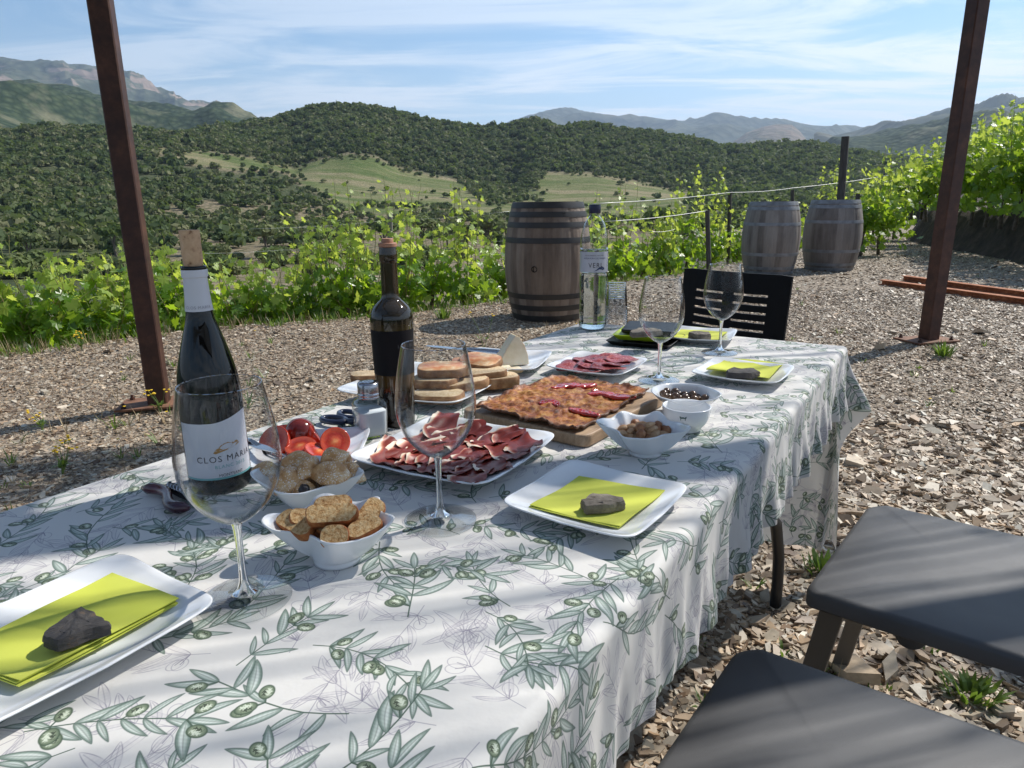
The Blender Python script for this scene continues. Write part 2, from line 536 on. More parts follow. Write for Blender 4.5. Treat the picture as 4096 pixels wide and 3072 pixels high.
parts = []
A = area_pts(135000, -0.4, 4.6, 0.4, 3.2, 11, vis_test); parts.append(chips(len(A), A, 0.0090, 1, zf=ground_h, flat=.16, tilt=.28))
A = area_pts(32000, -0.4, 4.6, 0.4, 3.4, 12, vis_test); parts.append(chips(len(A), A, 0.0165, 2, zf=ground_h, flat=.12, tilt=.22))
A = area_pts(390000, -4.8, 7.4, 2.2, 7.6, 13, vis_test); parts.append(chips(len(A), A, 0.0066, 3, zf=ground_h, flat=.2, tilt=.25))
A = area_pts(62000, -5.0, 8.5, 2.2, 7.8, 16, vis_test); parts.append(chips(len(A), A, 0.0105, 5, zf=ground_h, flat=.17, tilt=.2))
A = area_pts(90000, -5.0, 10.0, 6.8, 18, 14, vis_test); parts.append(chips(len(A), A, 0.0115, 4, zf=ground_h, flat=.2))
V = []; Fq = []; vals = []; off = 0
for v_, f_, c_ in parts:
    V.append(v_); Fq.append(f_ + off); vals.append(c_); off += len(v_)
o = mesh("gravel", np.concatenate(V), np.concatenate(Fq), chip_m, col=np.concatenate(vals))
tag(o, "grey brown slate chips covering the terrace", "gravel", kind='stuff')
# larger slabs that stand out from the chips
big_px = [(3830, 1330, .05), (3925, 1335, .045), (3960, 1365, .05), (3120, 2320, .04), (3395, 2690, .042), (3475, 2680, .036), (3560, 2700, .05), (3690, 2640, .05), (3270, 2490, .03),
          (3740, 1985, .045), (3960, 1820, .05), (4010, 1815, .04), (3640, 1870, .035), (3520, 1400, .04), (3730, 1400, .05), (3860, 1430, .045), (180, 1572, .05), (440, 1340, .05), (1500, 1480, .05), (3650, 2520, .04), (4020, 2560, .05), (3990, 2860, .03)]
V = []; Fq = []; vals = []; off = 0
for i, (u, v, s) in enumerate(big_px):
    p = GP(u, v)
    a_, f_, c_ = chips(1, np.array([[p.x, p.y]]), s * .7, 100 + i, zf=lambda x, y: ground_h(x, y) + .006, flat=0.2, tilt=.25)
    so_ = mesh("stone", a_ - np.array([p.x, p.y, 0]), f_, chip_m, loc=(p.x, p.y, 0), col=np.full(len(c_), random.uniform(.55, .95)))
    tag(so_, "loose flat slate stone larger than the chips around it on the terrace", "stone", "loose slate stones on the terrace")

# ---- land beyond the terrace, reaching over the valley to the wooded hill
def dir_el(u, v):
    d = ray(u, v)
    return math.atan2(d[0], d[1]), d[2] / math.hypot(d[0], d[1])

AZ = np.linspace(-0.95, 0.95, 380)
def curve(pts, rad):
    """pts: photo positions of one line of the land, rad its distance -> heights over AZ"""
    a = [dir_el(u, v) for u, v in pts]
    az = np.array([x[0] for x in a]); e = np.array([x[1] for x in a])
    rr = rad if np.isscalar(rad) else np.interp(AZ, [dir_el(u, 800)[0] for u, _ in rad], [r for _, r in rad])
    return rr * np.ones_like(AZ), CAMZ + np.interp(AZ, az, e) * rr

def cst(v): return [(-1500, v), (5500, v)]
rows = []
rows.append((12 * np.ones_like(AZ), -2.7 * np.ones_like(AZ)))
rows.append(curve([(-1500, 1230), (2400, 1200), (3300, 1040), (5500, 1000)], 45))
rows.append(curve([(-1500, 1080), (600, 1060), (1500, 1030), (2400, 1010), (5500, 950)], 90))
rows.append(curve([(-1500, 900), (700, 905), (1300, 910), (2400, 890), (5500, 880)], 160))
rows.append(curve([(-1500, 770), (650, 790), (1000, 800), (1400, 830), (2100, 850), (2800, 820), (5500, 790)], 215))
rows.append(curve([(-1500, 690), (0, 690), (650, 700), (1000, 730), (1400, 770), (2100, 800), (2800, 790), (5500, 750)], 265))
E_px = [(-1500, 590), (300, 600), (640, 588), (820, 602), (1013, 630), (1177, 668), (1260, 640), (1400, 612), (1500, 624), (1600, 668), (1743, 698), (1933, 730), (2060, 745), (2123, 680), (2376, 685), (2520, 715), (2692, 758), (3000, 750), (5500, 720)]
rows.append(curve(E_px, 330))
R_px = [(-1500, 560), (-300, 530), (0, 527), (127, 505), (443, 512), (709, 542), (823, 512), (949, 500), (1080, 472), (1235, 424), (1300, 416), (1445, 416), (1585, 446), (1743, 478), (1900, 504), (1996, 502), (2148, 474), (2250, 512), (2344, 486), (2471, 512), (2629, 528), (2700, 543), (2800, 556), (2890, 582), (3143, 576), (3250, 565), (3333, 590), (3460, 612), (3650, 650), (4096, 690), (5500, 700)]
rr_, zz_ = curve(R_px, [(-1500, 380), (700, 390), (1000, 440), (3000, 450), (5500, 520)])
zz_ = zz_ - 1.6
rows.append((0.5 * (rows[-1][0] + rr_), 0.5 * (rows[-1][1] + zz_) + 2.0))
rows.append((rr_, zz_))
rows.append((rr_ * 1.10, zz_ - 12))
rows.append((rr_ * 1.6, -30 * np.ones_like(AZ)))
RR = np.array([r for r, _ in rows]); ZZ = np.array([z for _, z in rows])
# refine radially
tt = np.linspace(0, len(rows) - 1, 190)
i0 = np.clip(tt.astype(int), 0, len(rows) - 2); fr = (tt - i0)[:, None]
def cub(Y):
    Yp = np.vstack([2 * Y[0] - Y[1], Y, 2 * Y[-1] - Y[-2]])
    p0, p1, p2, p3 = Yp[i0], Yp[i0 + 1], Yp[i0 + 2], Yp[i0 + 3]
    h00 = 2 * fr ** 3 - 3 * fr ** 2 + 1; h10 = fr ** 3 - 2 * fr ** 2 + fr; h01 = -2 * fr ** 3 + 3 * fr ** 2; h11 = fr ** 3 - fr ** 2
    return h00 * p1 + h10 * .35 * (p2 - p0) + h01 * p2 + h11 * .35 * (p3 - p1)
RG, ZG = RR[i0] * (1 - fr) + RR[i0 + 1] * fr, cub(ZZ)
AZG = np.broadcast_to(AZ[None], RG.shape)
XG, YG = RG * np.sin(AZG), RG * np.cos(AZG)
rough_amp = np.where((tt > 2) & (tt < 8.5), 1.0, 0.25)[:, None]
ZG = ZG + rough_amp * (0.9 * smooth_noise(XG, YG, 0.05, 5) + 0.45 * smooth_noise(XG, YG, 0.16, 6))

def rf_of(u): return np.interp(u, [600, 640, 760, 950, 1150, 1290, 1400, 1700, 2100, 2800, 3000], [900, 305, 292, 284, 300, 248, 205, 195, 180, 160, 900])
def u_of(az): return np.interp(az, [dir_el(u, 780)[0] for u in range(-1200, 5400, 200)], list(range(-1200, 5400, 200)))
UG = u_of(AZG)
E_of = lambda u: np.full(np.shape(u), 330.0)
field = ((RG > rf_of(UG) + 8 * smooth_noise(XG, YG, .12, 9)) & (RG < 328)).astype(float)
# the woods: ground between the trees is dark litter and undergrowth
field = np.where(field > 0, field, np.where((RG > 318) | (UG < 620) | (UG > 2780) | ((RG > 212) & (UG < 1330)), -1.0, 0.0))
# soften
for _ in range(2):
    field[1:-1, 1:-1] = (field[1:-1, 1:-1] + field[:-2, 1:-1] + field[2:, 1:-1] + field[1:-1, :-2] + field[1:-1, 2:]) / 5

land_m, nt, b = nmat("hillside_land")
at = nt.nodes.new("ShaderNodeAttribute"); at.attribute_name = "val"
_, na = noise_tex(nt, 0.05, 8, 0.65)
_, nb = noise_tex(nt, 0.9, 6, 0.7)
_, nc = noise_tex(nt, 0.022, 6, 0.6, stretch=(0.5, 2.2, 1))
scrub = ramp(nt, nb, [(0.36, (0.060, 0.070, 0.030)), (0.47, (0.155, 0.135, 0.078)), (0.62, (0.30, 0.235, 0.165))])
_, nd_ = noise_tex(nt, 0.09, 6, 0.7, stretch=(0.35, 1.8, 1))
fadd = nt.nodes.new("ShaderNodeMath"); fadd.operation = 'MULTIPLY_ADD'; fadd.inputs[1].default_value = .5; fh = nt.nodes.new("ShaderNodeMath"); fh.operation = 'MULTIPLY'; fh.inputs[1].default_value = .5
nt.links.new(nd_, fh.inputs[0]); nt.links.new(nc, fadd.inputs[0]); nt.links.new(fh.outputs[0], fadd.inputs[2])
fieldc = ramp(nt, fadd.outputs[0], [(0.40, (0.082, 0.118, 0.034)), (0.48, (0.145, 0.160, 0.064)), (0.58, (0.26, 0.220, 0.130))])
fmix = nt.nodes.new("ShaderNodeMix"); fmix.data_type = 'RGBA'; fmix.blend_type = 'MULTIPLY'; fmix.inputs[0].default_value = 0.6
nt.links.new(fieldc, fmix.inputs[6]); nt.links.new(ramp(nt, nb, [(0.35, (0.55, 0.62, 0.5)), (0.6, (1.1, 1.1, 1.1))]), fmix.inputs[7])
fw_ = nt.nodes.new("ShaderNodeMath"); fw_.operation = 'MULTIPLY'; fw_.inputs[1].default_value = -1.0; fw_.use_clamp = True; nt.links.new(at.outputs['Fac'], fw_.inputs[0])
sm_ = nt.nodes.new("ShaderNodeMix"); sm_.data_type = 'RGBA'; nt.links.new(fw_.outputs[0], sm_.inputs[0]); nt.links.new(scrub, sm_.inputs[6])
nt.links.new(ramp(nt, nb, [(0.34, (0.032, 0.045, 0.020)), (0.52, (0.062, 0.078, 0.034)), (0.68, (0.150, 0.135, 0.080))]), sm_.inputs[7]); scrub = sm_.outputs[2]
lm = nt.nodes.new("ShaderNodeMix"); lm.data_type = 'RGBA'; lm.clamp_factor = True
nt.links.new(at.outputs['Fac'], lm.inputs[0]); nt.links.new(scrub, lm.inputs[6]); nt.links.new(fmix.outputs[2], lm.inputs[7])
nt.links.new(lm.outputs[2], b.inputs['Base Color']); b.inputs['Roughness'].default_value = 0.95; b.inputs['Specular IOR Level'].default_value = 0.1
bump(nt, b, nb, 0.7, 0.8)
ny, nx = RG.shape
idx = np.arange(ny * nx).reshape(ny, nx)
Q = np.stack([idx[:-1, :-1].ravel(), idx[:-1, 1:].ravel(), idx[1:, 1:].ravel(), idx[1:, :-1].ravel()], 1)
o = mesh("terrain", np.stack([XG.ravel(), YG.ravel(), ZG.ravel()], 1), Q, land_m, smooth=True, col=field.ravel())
tag(o, kind='structure')

# grid lookup of the land height
RROW = RG.mean(1)
def land_h(az, r):
    j = np.clip((az - AZ[0]) / (AZ[1] - AZ[0]), 0, nx - 1.001); j0 = j.astype(int); fj = j - j0
    out = np.zeros_like(az)
    for k in range(len(az)):
        col = RG[:, j0[k]]; zc = ZG[:, j0[k]] * (1 - fj[k]) + ZG[:, j0[k] + 1] * fj[k]
        out[k] = np.interp(r[k], col, zc)
    return out

# ---- farther hills and mountains, each a ridge with its own depth
def ridge(name, px, r1, r2, r3, vfoot, mat, amp, seed, n=320, profile=None, rowsn=60, f0=None):
    a = [dir_el(u, v) for u, v in px]
    az = np.linspace(a[0][0], a[-1][0], n); el = np.interp(az, [x[0] for x in a], [x[1] for x in a])
    foot = dir_el(2048, vfoot)[1]
    zt = CAMZ + el * r2; z1 = CAMZ + foot * r1
    t = np.linspace(0, 1, rowsn)[:, None]
    prof = profile(t) if profile else t ** 0.9
    r = r1 + (r2 - r1) * t; z = z1 + (zt[None] - z1) * prof
    tb = np.linspace(0, 1, 12)[1:, None]
    r = np.vstack([r * np.ones((1, n)), (r2 + (r3 - r2) * tb) * np.ones((1, n))]); z = np.vstack([z, zt[None] - (zt[None] - z1 + 40) * tb ** 1.3])
    A2 = np.broadcast_to(az[None], r.shape)
    x, y = r * np.sin(A2), r * np.cos(A2)
    f = f0 or 18.0 / r2
    env = np.vstack([np.sin(np.pi * t) ** 0.7 * np.ones((1, n)), np.zeros((11, n))])
    rdg = 1 - 2 * np.abs(smooth_noise(x, y, f, seed)) * 1.6
    z = z + amp * env * (rdg - .4 + 0.35 * smooth_noise(x, y, f * 3.1, seed + 1))
    ny, nx = r.shape
    i = np.arange(ny * nx).reshape(ny, nx)
    Q = np.stack([i[:-1, :-1].ravel(), i[:-1, 1:].ravel(), i[1:, 1:].ravel(), i[1:, :-1].ravel()], 1)
    o = mesh(name, np.stack([x.ravel(), y.ravel(), z.ravel()], 1), Q, mat, smooth=True)
    return tag(o, kind='structure')

def wood_mat(name, s, dark, light, bare, barep=0.7, rock=None):
    mt, nt, b = nmat(name)
    _, vo = noise_tex(nt, s, kind='voronoi')
    _, na = noise_tex(nt, s * .12, 7, 0.65)
    c = ramp(nt, vo, [(0.1, light), (0.65, dark)])
    mx = nt.nodes.new("ShaderNodeMix"); mx.data_type = 'RGBA'
    mr = nt.nodes.new("ShaderNodeMapRange"); mr.inputs[1].default_value = barep - .08; mr.inputs[2].default_value = barep + .08
    nt.links.new(na, mr.inputs[0]); nt.links.new(mr.outputs[0], mx.inputs[0])
    nt.links.new(c, mx.inputs[6]); mx.inputs[7].default_value = (*bare, 1)
    colr = mx.outputs[2]
    if rock:      # steep faces are bare rock with level strata
        ge = nt.nodes.new("ShaderNodeNewGeometry"); sp = nt.nodes.new("ShaderNodeSeparateXYZ")
        nt.links.new(ge.outputs['True Normal'], sp.inputs[0])
        _, st = noise_tex(nt, 0.012, 5, 0.7, stretch=(0.25, 0.25, 3.0))
        ad = nt.nodes.new("ShaderNodeMath"); ad.operation = 'MULTIPLY_ADD'; ad.inputs[1].default_value = -1.0
        nt.links.new(sp.outputs[2], ad.inputs[0]); nt.links.new(st, ad.inputs[2])
        r2 = nt.nodes.new("ShaderNodeMapRange"); r2.inputs[1].default_value = rock[1]; r2.inputs[2].default_value = rock[1] + .12
        nt.links.new(ad.outputs[0], r2.inputs[0])
        m3 = nt.nodes.new("ShaderNodeMix"); m3.data_type = 'RGBA'
        nt.links.new(r2.outputs[0], m3.inputs[0]); nt.links.new(colr, m3.inputs[6])
        nt.links.new(ramp(nt, st, [(0.35, tuple(k * .6 for k in rock[0])), (0.6, rock[0])]), m3.inputs[7])
        colr = m3.outputs[2]
    nt.links.new(colr, b.inputs['Base Color']); b.inputs['Roughness'].default_value = 0.95; b.inputs['Specular IOR Level'].default_value = 0.1
    bump(nt, b, vo, 0.5, 0.4 / s)
    return mt

hill_m = wood_mat("wooded_hill", 0.13, (0.022, 0.038, 0.018), (0.066, 0.088, 0.042), (0.17, 0.165, 0.10), 0.60)
ridge("hills", [(-900, 330), (0, 323), (127, 329), (253, 367), (405, 418), (538, 449), (665, 459), (778, 471), (854, 452), (949, 487), (1060, 540)], 620, 1500, 2200, 660, hill_m, 45, 21)
clf = lambda t: np.interp(t, [0, .30, .34, .58, .62, .86, .90, .97, 1.0], [0, .30, .40, .60, .70, .82, .93, .99, 1.0])
mt_m = wood_mat("mountain_scrub", 0.028, (0.045, 0.058, 0.030), (0.10, 0.11, 0.065), (0.17, 0.16, 0.11), 0.60, rock=((0.30, 0.225, 0.175), -0.15))
ridge("mountains", [(-900, 215), (0, 234), (95, 250), (140, 253), (171, 247), (253, 249), (275, 264), (380, 272), (506, 288), (570, 310), (633, 364), (696, 377), (709, 399), (778, 411), (867, 421), (918, 452), (987, 487), (1080, 530)], 2600, 4300, 5600, 520, mt_m, 60, 31, n=420, profile=clf, rowsn=110, f0=0.012)
far_m = wood_mat("far_scrub", 0.02, (0.045, 0.055, 0.035), (0.09, 0.095, 0.06), (0.15, 0.14, 0.10), 0.62)
ridge("mountains", [(1900, 560), (2050, 500), (2173, 463), (2237, 454), (2294, 444), (2344, 454), (2408, 466), (2502, 470), (2578, 466), (2700, 489), (2782, 497), (2852, 482), (2953, 503), (3004, 502), (3206, 528), (3295, 541), (3383, 547), (3520, 552), (4200, 560)], 3200, 5200, 6200, 640, far_m, 130, 41)
ridge("hills", [(2820, 620), (2928, 572), (2985, 531), (3054, 506), (3105, 497), (3168, 498), (3200, 525), (3228, 562), (3290, 620)], 2200, 3000, 3600, 640, wood_mat("rocky_hill", 0.04, (0.05, 0.06, 0.035), (0.10, 0.10, 0.06), (0.20, 0.15, 0.11), 0.5), 25, 51)
ridge("mountains", [(3250, 600), (3383, 556), (3491, 538), (3548, 519), (3637, 487), (3725, 468), (3795, 459), (3896, 437), (3959, 411), (4029, 399), (4096, 391), (5200, 330)], 1900, 2900, 4000, 640, far_m, 70, 61)
ridge("hills", [(3300, 640), (3400, 585), (3500, 565), (3580, 545), (3680, 520), (3789, 503), (3900, 486), (4092, 462), (5200, 420)], 900, 1500, 2200, 660, hill_m, 40, 71)
# ---- the ground sheet below everything, out to the horizon
o = mesh("terrain", [(-9000, -9000, -60), (9000, -9000, -60), (9000, 9000, -60), (-9000, 9000, -60)], [(0, 1, 2, 3)], hill_m)
tag(o, kind='structure')

# ---------------------------------------------------------------- trees on the hillside
def crown_mesh(n, r_leaf, flat=0.8, seed=0, lobes=5, umbrella=False):
    r = np.random.default_rng(seed)
    cs = []
    for i in range(lobes):
        a = r.uniform(0, 6.28); d = r.uniform(0.15, 0.55)
        cs.append((d * math.cos(a), d * math.sin(a), r.uniform(-0.25, 0.3) * (0.4 if umbrella else 1), r.uniform(0.42, 0.7)))
    cs = np.array(cs)
    k = r.integers(0, lobes, n)
    d = r.normal(0, 1, (n, 3)); d /= np.linalg.norm(d, axis=1, keepdims=True)
    d[:, 2] = np.where(d[:, 2] < -0.35, -d[:, 2], d[:, 2])
    c = cs[k, :3] + d * cs[k, 3:] * r.uniform(0.72, 1.08, (n, 1)) * np.array([1, 1, flat])
    nrm = d + r.normal(0, 0.45, (n, 3)); nrm /= np.linalg.norm(nrm, axis=1, keepdims=True)
    a = np.cross(nrm, r.normal(0, 1, (n, 3))); a /= np.linalg.norm(a, axis=1, keepdims=True); b = np.cross(nrm, a)
    s = r_leaf * r.uniform(0.6, 1.3, (n, 1)); s2 = s * r.uniform(.5, .9, (n, 1))
    V = np.stack([c - a * s, c - b * s2 + nrm * s * .15, c + a * s, c + b * s2 - nrm * s * .1], 1).reshape(-1, 3)
    Fq = np.arange(n * 4).reshape(n, 4)
    # inner mass that closes the crown
    th = np.linspace(0, 2 * np.pi, 7, endpoint=False); ph = np.array([-0.7, 0.0, 0.7])
    iv = []; iq = []; off = n * 4
    for (x, y, z, rad) in cs:
        ring = [[(x + rad * .72 * math.cos(p) * math.cos(t), y + rad * .72 * math.cos(p) * math.sin(t), z + flat * rad * .72 * math.sin(p)) for t in th] for p in ph]
        iv += [q for rg in ring for q in rg]
        for a_ in range(2):
            for t in range(7):
                iq.append((off + a_ * 7 + t, off + a_ * 7 + (t + 1) % 7, off + (a_ + 1) * 7 + (t + 1) % 7, off + (a_ + 1) * 7 + t))
        iq.append((off + 14, off + 15, off + 16, off + 18)); off += 21
    return np.concatenate([V, np.array(iv)]), np.concatenate([Fq, np.array(iq)])

def foliage_mat(name, a, bb, cc):
    mt, nt, b = nmat(name)
    oi = nt.nodes.new("ShaderNodeObjectInfo")
    _, o = noise_tex(nt, 0.35, 3, coord='Object')
    ad = nt.nodes.new("ShaderNodeMath"); ad.operation = 'MULTIPLY_ADD'; ad.inputs[1].default_value = 0.60
    nt.links.new(oi.outputs['Random'], ad.inputs[0])
    m3 = nt.nodes.new("ShaderNodeMath"); m3.operation = 'MULTIPLY'; m3.inputs[1].default_value = 0.6; nt.links.new(o, m3.inputs[0])
    nt.links.new(m3.outputs[0], ad.inputs[2])
    nt.links.new(ramp(nt, ad.outputs[0], [(0.2, a), (0.5, bb), (0.8, cc)]), b.inputs['Base Color'])
    b.inputs['Roughness'].default_value = 0.8; b.inputs['Specular IOR Level'].default_value = 0.25
    t = nt.nodes.new("ShaderNodeBsdfTranslucent"); t.inputs[0].default_value = (0.17, 0.23, 0.05, 1)
    mx = nt.nodes.new("ShaderNodeMixShader"); mx.inputs[0].default_value = 0.28
    nt.links.new(b.outputs[0], mx.inputs[1]); nt.links.new(t.outputs[0], mx.inputs[2])
    nt.links.new(mx.outputs[0], nt.nodes["Material Output"].inputs[0])
    return mt
fol = foliage_mat("dark_foliage", (0.050, 0.080, 0.024), (0.094, 0.136, 0.042), (0.190, 0.205, 0.090))
fol_mass = foliage_mat("forest_foliage", (0.042, 0.068, 0.026), (0.086, 0.118, 0.046), (0.190, 0.190, 0.095))
fm_nt = fol_mass.node_tree     # the mass varies from tree to tree by a stored value
for nd in fm_nt.nodes:
    if nd.bl_idname == "ShaderNodeObjectInfo":
        at = fm_nt.nodes.new("ShaderNodeAttribute"); at.attribute_name = "val"
        tgt = [l.to_socket for l in nd.outputs['Random'].links][0]
        fm_nt.links.new(at.outputs['Fac'], tgt)
bark = simple("tree_bark", (0.09, 0.07, 0.055), 0.9, c2=(0.16, 0.13, 0.10), scale=6)

def tree_density(u, r):
    """probability of a tree at photo column u and distance r"""
    if r > 331: return 1.0 if u > 560 or r > 300 else 0.9
    if u < 640: return 0.85 if r > 130 else 0.35
    if u < 760 and r > 290: return 0.35
    rf = float(rf_of(u))
    if rf - 24 < r <= rf and u < 1300: return 0.10
    if 1760 < u < 2230 and 235 < r: return 0.9 if abs(u - 2010) < 60 + (r - 235) * 1.3 else 0.012
    if u > 2760: return 0.95
    if r > rf + 4:
        if 1460 < u < 1800 and 218 < r < 232: return 0.75
        if r > 316: return 0.22
        return 0.012
    if u < 1380:
        if r > 172: return 0.27 if smooth_noise(np.array(u * .02), np.array(r * .12), 1.0, 91) < 0.05 else 0.12
        if r > 130: return 0.22
        return 0.10
    return 0.10 if r > 120 else 0.07

cand = []
tr = random.Random(5)
for _ in range(60000):
    u = tr.uniform(-260, 4400); az = dir_el(u, 780)[0]
    r = math.sqrt(tr.uniform(58 ** 2, 470 ** 2))
    if r > 330 and r > np.interp(az, AZ, rr_) * 1.03: continue
    dn = tree_density(u, r)
    if u < 640 and (smooth_noise(np.array(r * math.sin(az)), np.array(r * math.cos(az)), 0.10, 77) > 0.22): dn *= 0.12
    if tr.random() < dn: cand.append((r, az, u))
# thin so that crowns do not pile up
cell = {}; keep = []
for r, az, u in cand:
    x, y = r * math.sin(az), r * math.cos(az)
    k = (0, 0) if False else (int(x / (2.35 if r > 300 else 2.9)), int(y / (2.35 if r > 300 else 2.9)))
    if k in cell: continue
    cell[k] = 1; keep.append((r, az, u, x, y))
hz = land_h(np.array([k[1] for k in keep]), np.array([k[0] for k in keep]))
trees = [(*k, z) for k, z in zip(keep, hz)]
trees.sort(key=lambda t: t[0])
near = [t for t in trees if -60 < t[2] < 4160][:290]
nearset = set(id(t) for t in near)
pr = []
for i in range(5):
    V, Q = crown_mesh(620, 0.15, 0.72 if i < 3 else 0.62, 200 + i, lobes=6 + i % 3, umbrella=i >= 3)
    pr.append((V, Q))
tmes = []
for i, (V, Q) in enumerate(pr):
    cm = mesh("crown", V, Q, fol).data
    mb = MB(); mb.tube([(0, 0, -1.6), (0.03, 0, -0.9), (0.0, 0.04, -0.2)], [0.09, 0.07, 0.05], 6)
    mb.tube([(0.03, 0, -0.9), (0.25, 0.1, -0.25)], [0.05, 0.03], 5); mb.tube([(0.02, 0.02, -0.7), (-0.24, -0.1, -0.15)], [0.04, 0.025], 5)
    tm = mb.build("trunk", bark).data
    tmes.append((cm, tm))
for ob in [x for x in COL.objects if x.name.startswith(("crown", "trunk"))]: bpy.data.objects.remove(ob)
for r, az, u, x, y, z in near:
    pine = (tr.random() < 0.3 and r > 90)
    k = tr.choice([3, 4]) if pine else tr.choice([0, 1, 2])
    s = tr.uniform(1.6, 2.5) if pine else (tr.uniform(0.7, 1.7) if r < 150 else tr.uniform(1.0, 2.1))
    up = 1.45 * s if pine else 0.42 * s
    root = empty("pine_tree" if pine else "bushy_oak", (x, y, z), tr.uniform(0, 6.28),
                 "umbrella crowned dark green pine on the scrubby slope beyond the vines" if pine else "rounded dark green oak bush on the scrubby slope beyond the vines",
                 "tree", "pines on the far slope" if pine else "oak bushes on the far slope")
    cm, tm = tmes[k]
    for nm, me in (("crown", cm), ("trunk", tm)):
        c = bpy.data.objects.new(nm, me); COL.objects.link(c); c.parent = root
        c.location = (0, 0, up); c.scale = (s, s, s)
# the rest reads as one mass
VV = []; QQ = []; CC = []; off = 0
tv = [crown_mesh(52, 0.36, 0.75, 300 + i, lobes=4) for i in range(6)]
mr = np.random.default_rng(3)
for t in trees:
    if id(t) in nearset: continue
    r, az, u, x, y, z = t
    V, Q = tv[mr.integers(0, 6)]
    s = (mr.uniform(.8, 2.3) if mr.uniform() < .92 else mr.uniform(2.2, 3.0)) if r > 250 else mr.uniform(.8, 2.0)
    if u > 640 and r < 331 and (r > rf_of(u)): s *= 0.7
    a = mr.uniform(0, 6.28); ca, sa = math.cos(a), math.sin(a)
    W = V @ np.array([[ca, sa, 0], [-sa, ca, 0], [0, 0, 1]]) * s * np.array([1, 1, mr.uniform(.8, 1.25)]) + np.array([x, y, z + .55 * s])
    VV.append(W); QQ.append(Q + off); off += len(V); CC.append(np.full(len(V), mr.uniform(0, 1)))
o = mesh("forest", np.concatenate(VV), np.concatenate(QQ), fol_mass, col=np.concatenate(CC))
tag(o, "dense dark green forest and scrub covering the far hills", "forest", kind='stuff')
print("trees", len(trees), "near", len(near))
# ================================================================ VINEYARD
LEAF = []
for a, rr in [(-90, .10), (-62, .62), (-38, .50), (-12, .92), (14, .60), (42, .88), (66, .62), (90, 1.08), (114, .62), (138, .88), (166, .60), (192, .92), (218, .50), (242, .62)]:
    LEAF.append((rr * math.cos(R(a)), rr * math.sin(R(a)) + 0.10, 0))
LEAF = np.array(LEAF)
LEAFV = np.vstack([[0, 0.05, 0.0], LEAF]); LEAFV[:, 2] = -0.22 * (LEAFV[:, 0] ** 2) + 0.10 * np.abs(LEAFV[:, 0]) - 0.18 * np.clip(LEAFV[:, 1] - .4, 0, 9)
LEAFF = np.array([(0, i, i % 14 + 1) for i in range(1, 15)])
vine_leaf = leaf_mat("vine_leaf", (0.055, 0.125, 0.014), (0.115, 0.215, 0.026), trans=(0.48, 0.70, 0.035), tw=0.46, rough=0.34, scale=6)
vine_young = leaf_mat("young_vine_leaf", (0.20, 0.30, 0.04), (0.32, 0.43, 0.08), trans=(0.62, 0.72, 0.10), tw=0.5, rough=0.4, scale=8)
shoot_m = simple("vine_shoot", (0.20, 0.26, 0.07), 0.6, c2=(0.28, 0.20, 0.09), scale=9)
vine_bark = simple("vine_bark", (0.06, 0.045, 0.035), 0.95, c2=(0.14, 0.11, 0.085), scale=20, bumps=0.6)

def leaves_np(P, S, Nrm, r):
    n = len(P)
    Nrm = Nrm / np.linalg.norm(Nrm, axis=1, keepdims=True)
    h = np.stack([r.normal(0, .8, n), r.normal(0, .8, n), -np.abs(r.normal(.8, .5, n))], 1)
    yv = h - (h * Nrm).sum(1, keepdims=True) * Nrm; yv /= np.linalg.norm(yv, axis=1, keepdims=True) + 1e-9
    xv = np.cross(yv, Nrm)
    cup = r.uniform(-1.2, 2.2, n)
    L = LEAFV
    V = P[:, None] + S[:, None, None] * (L[None, :, :1] * xv[:, None] + L[None, :, 1:2] * yv[:, None] + (L[None, :, 2] * cup[:, None])[:, :, None] * Nrm[:, None])
    Fq = (np.arange(n) * 15)[:, None, None] + LEAFF[None]
    return V.reshape(-1, 3), Fq.reshape(-1, 3)

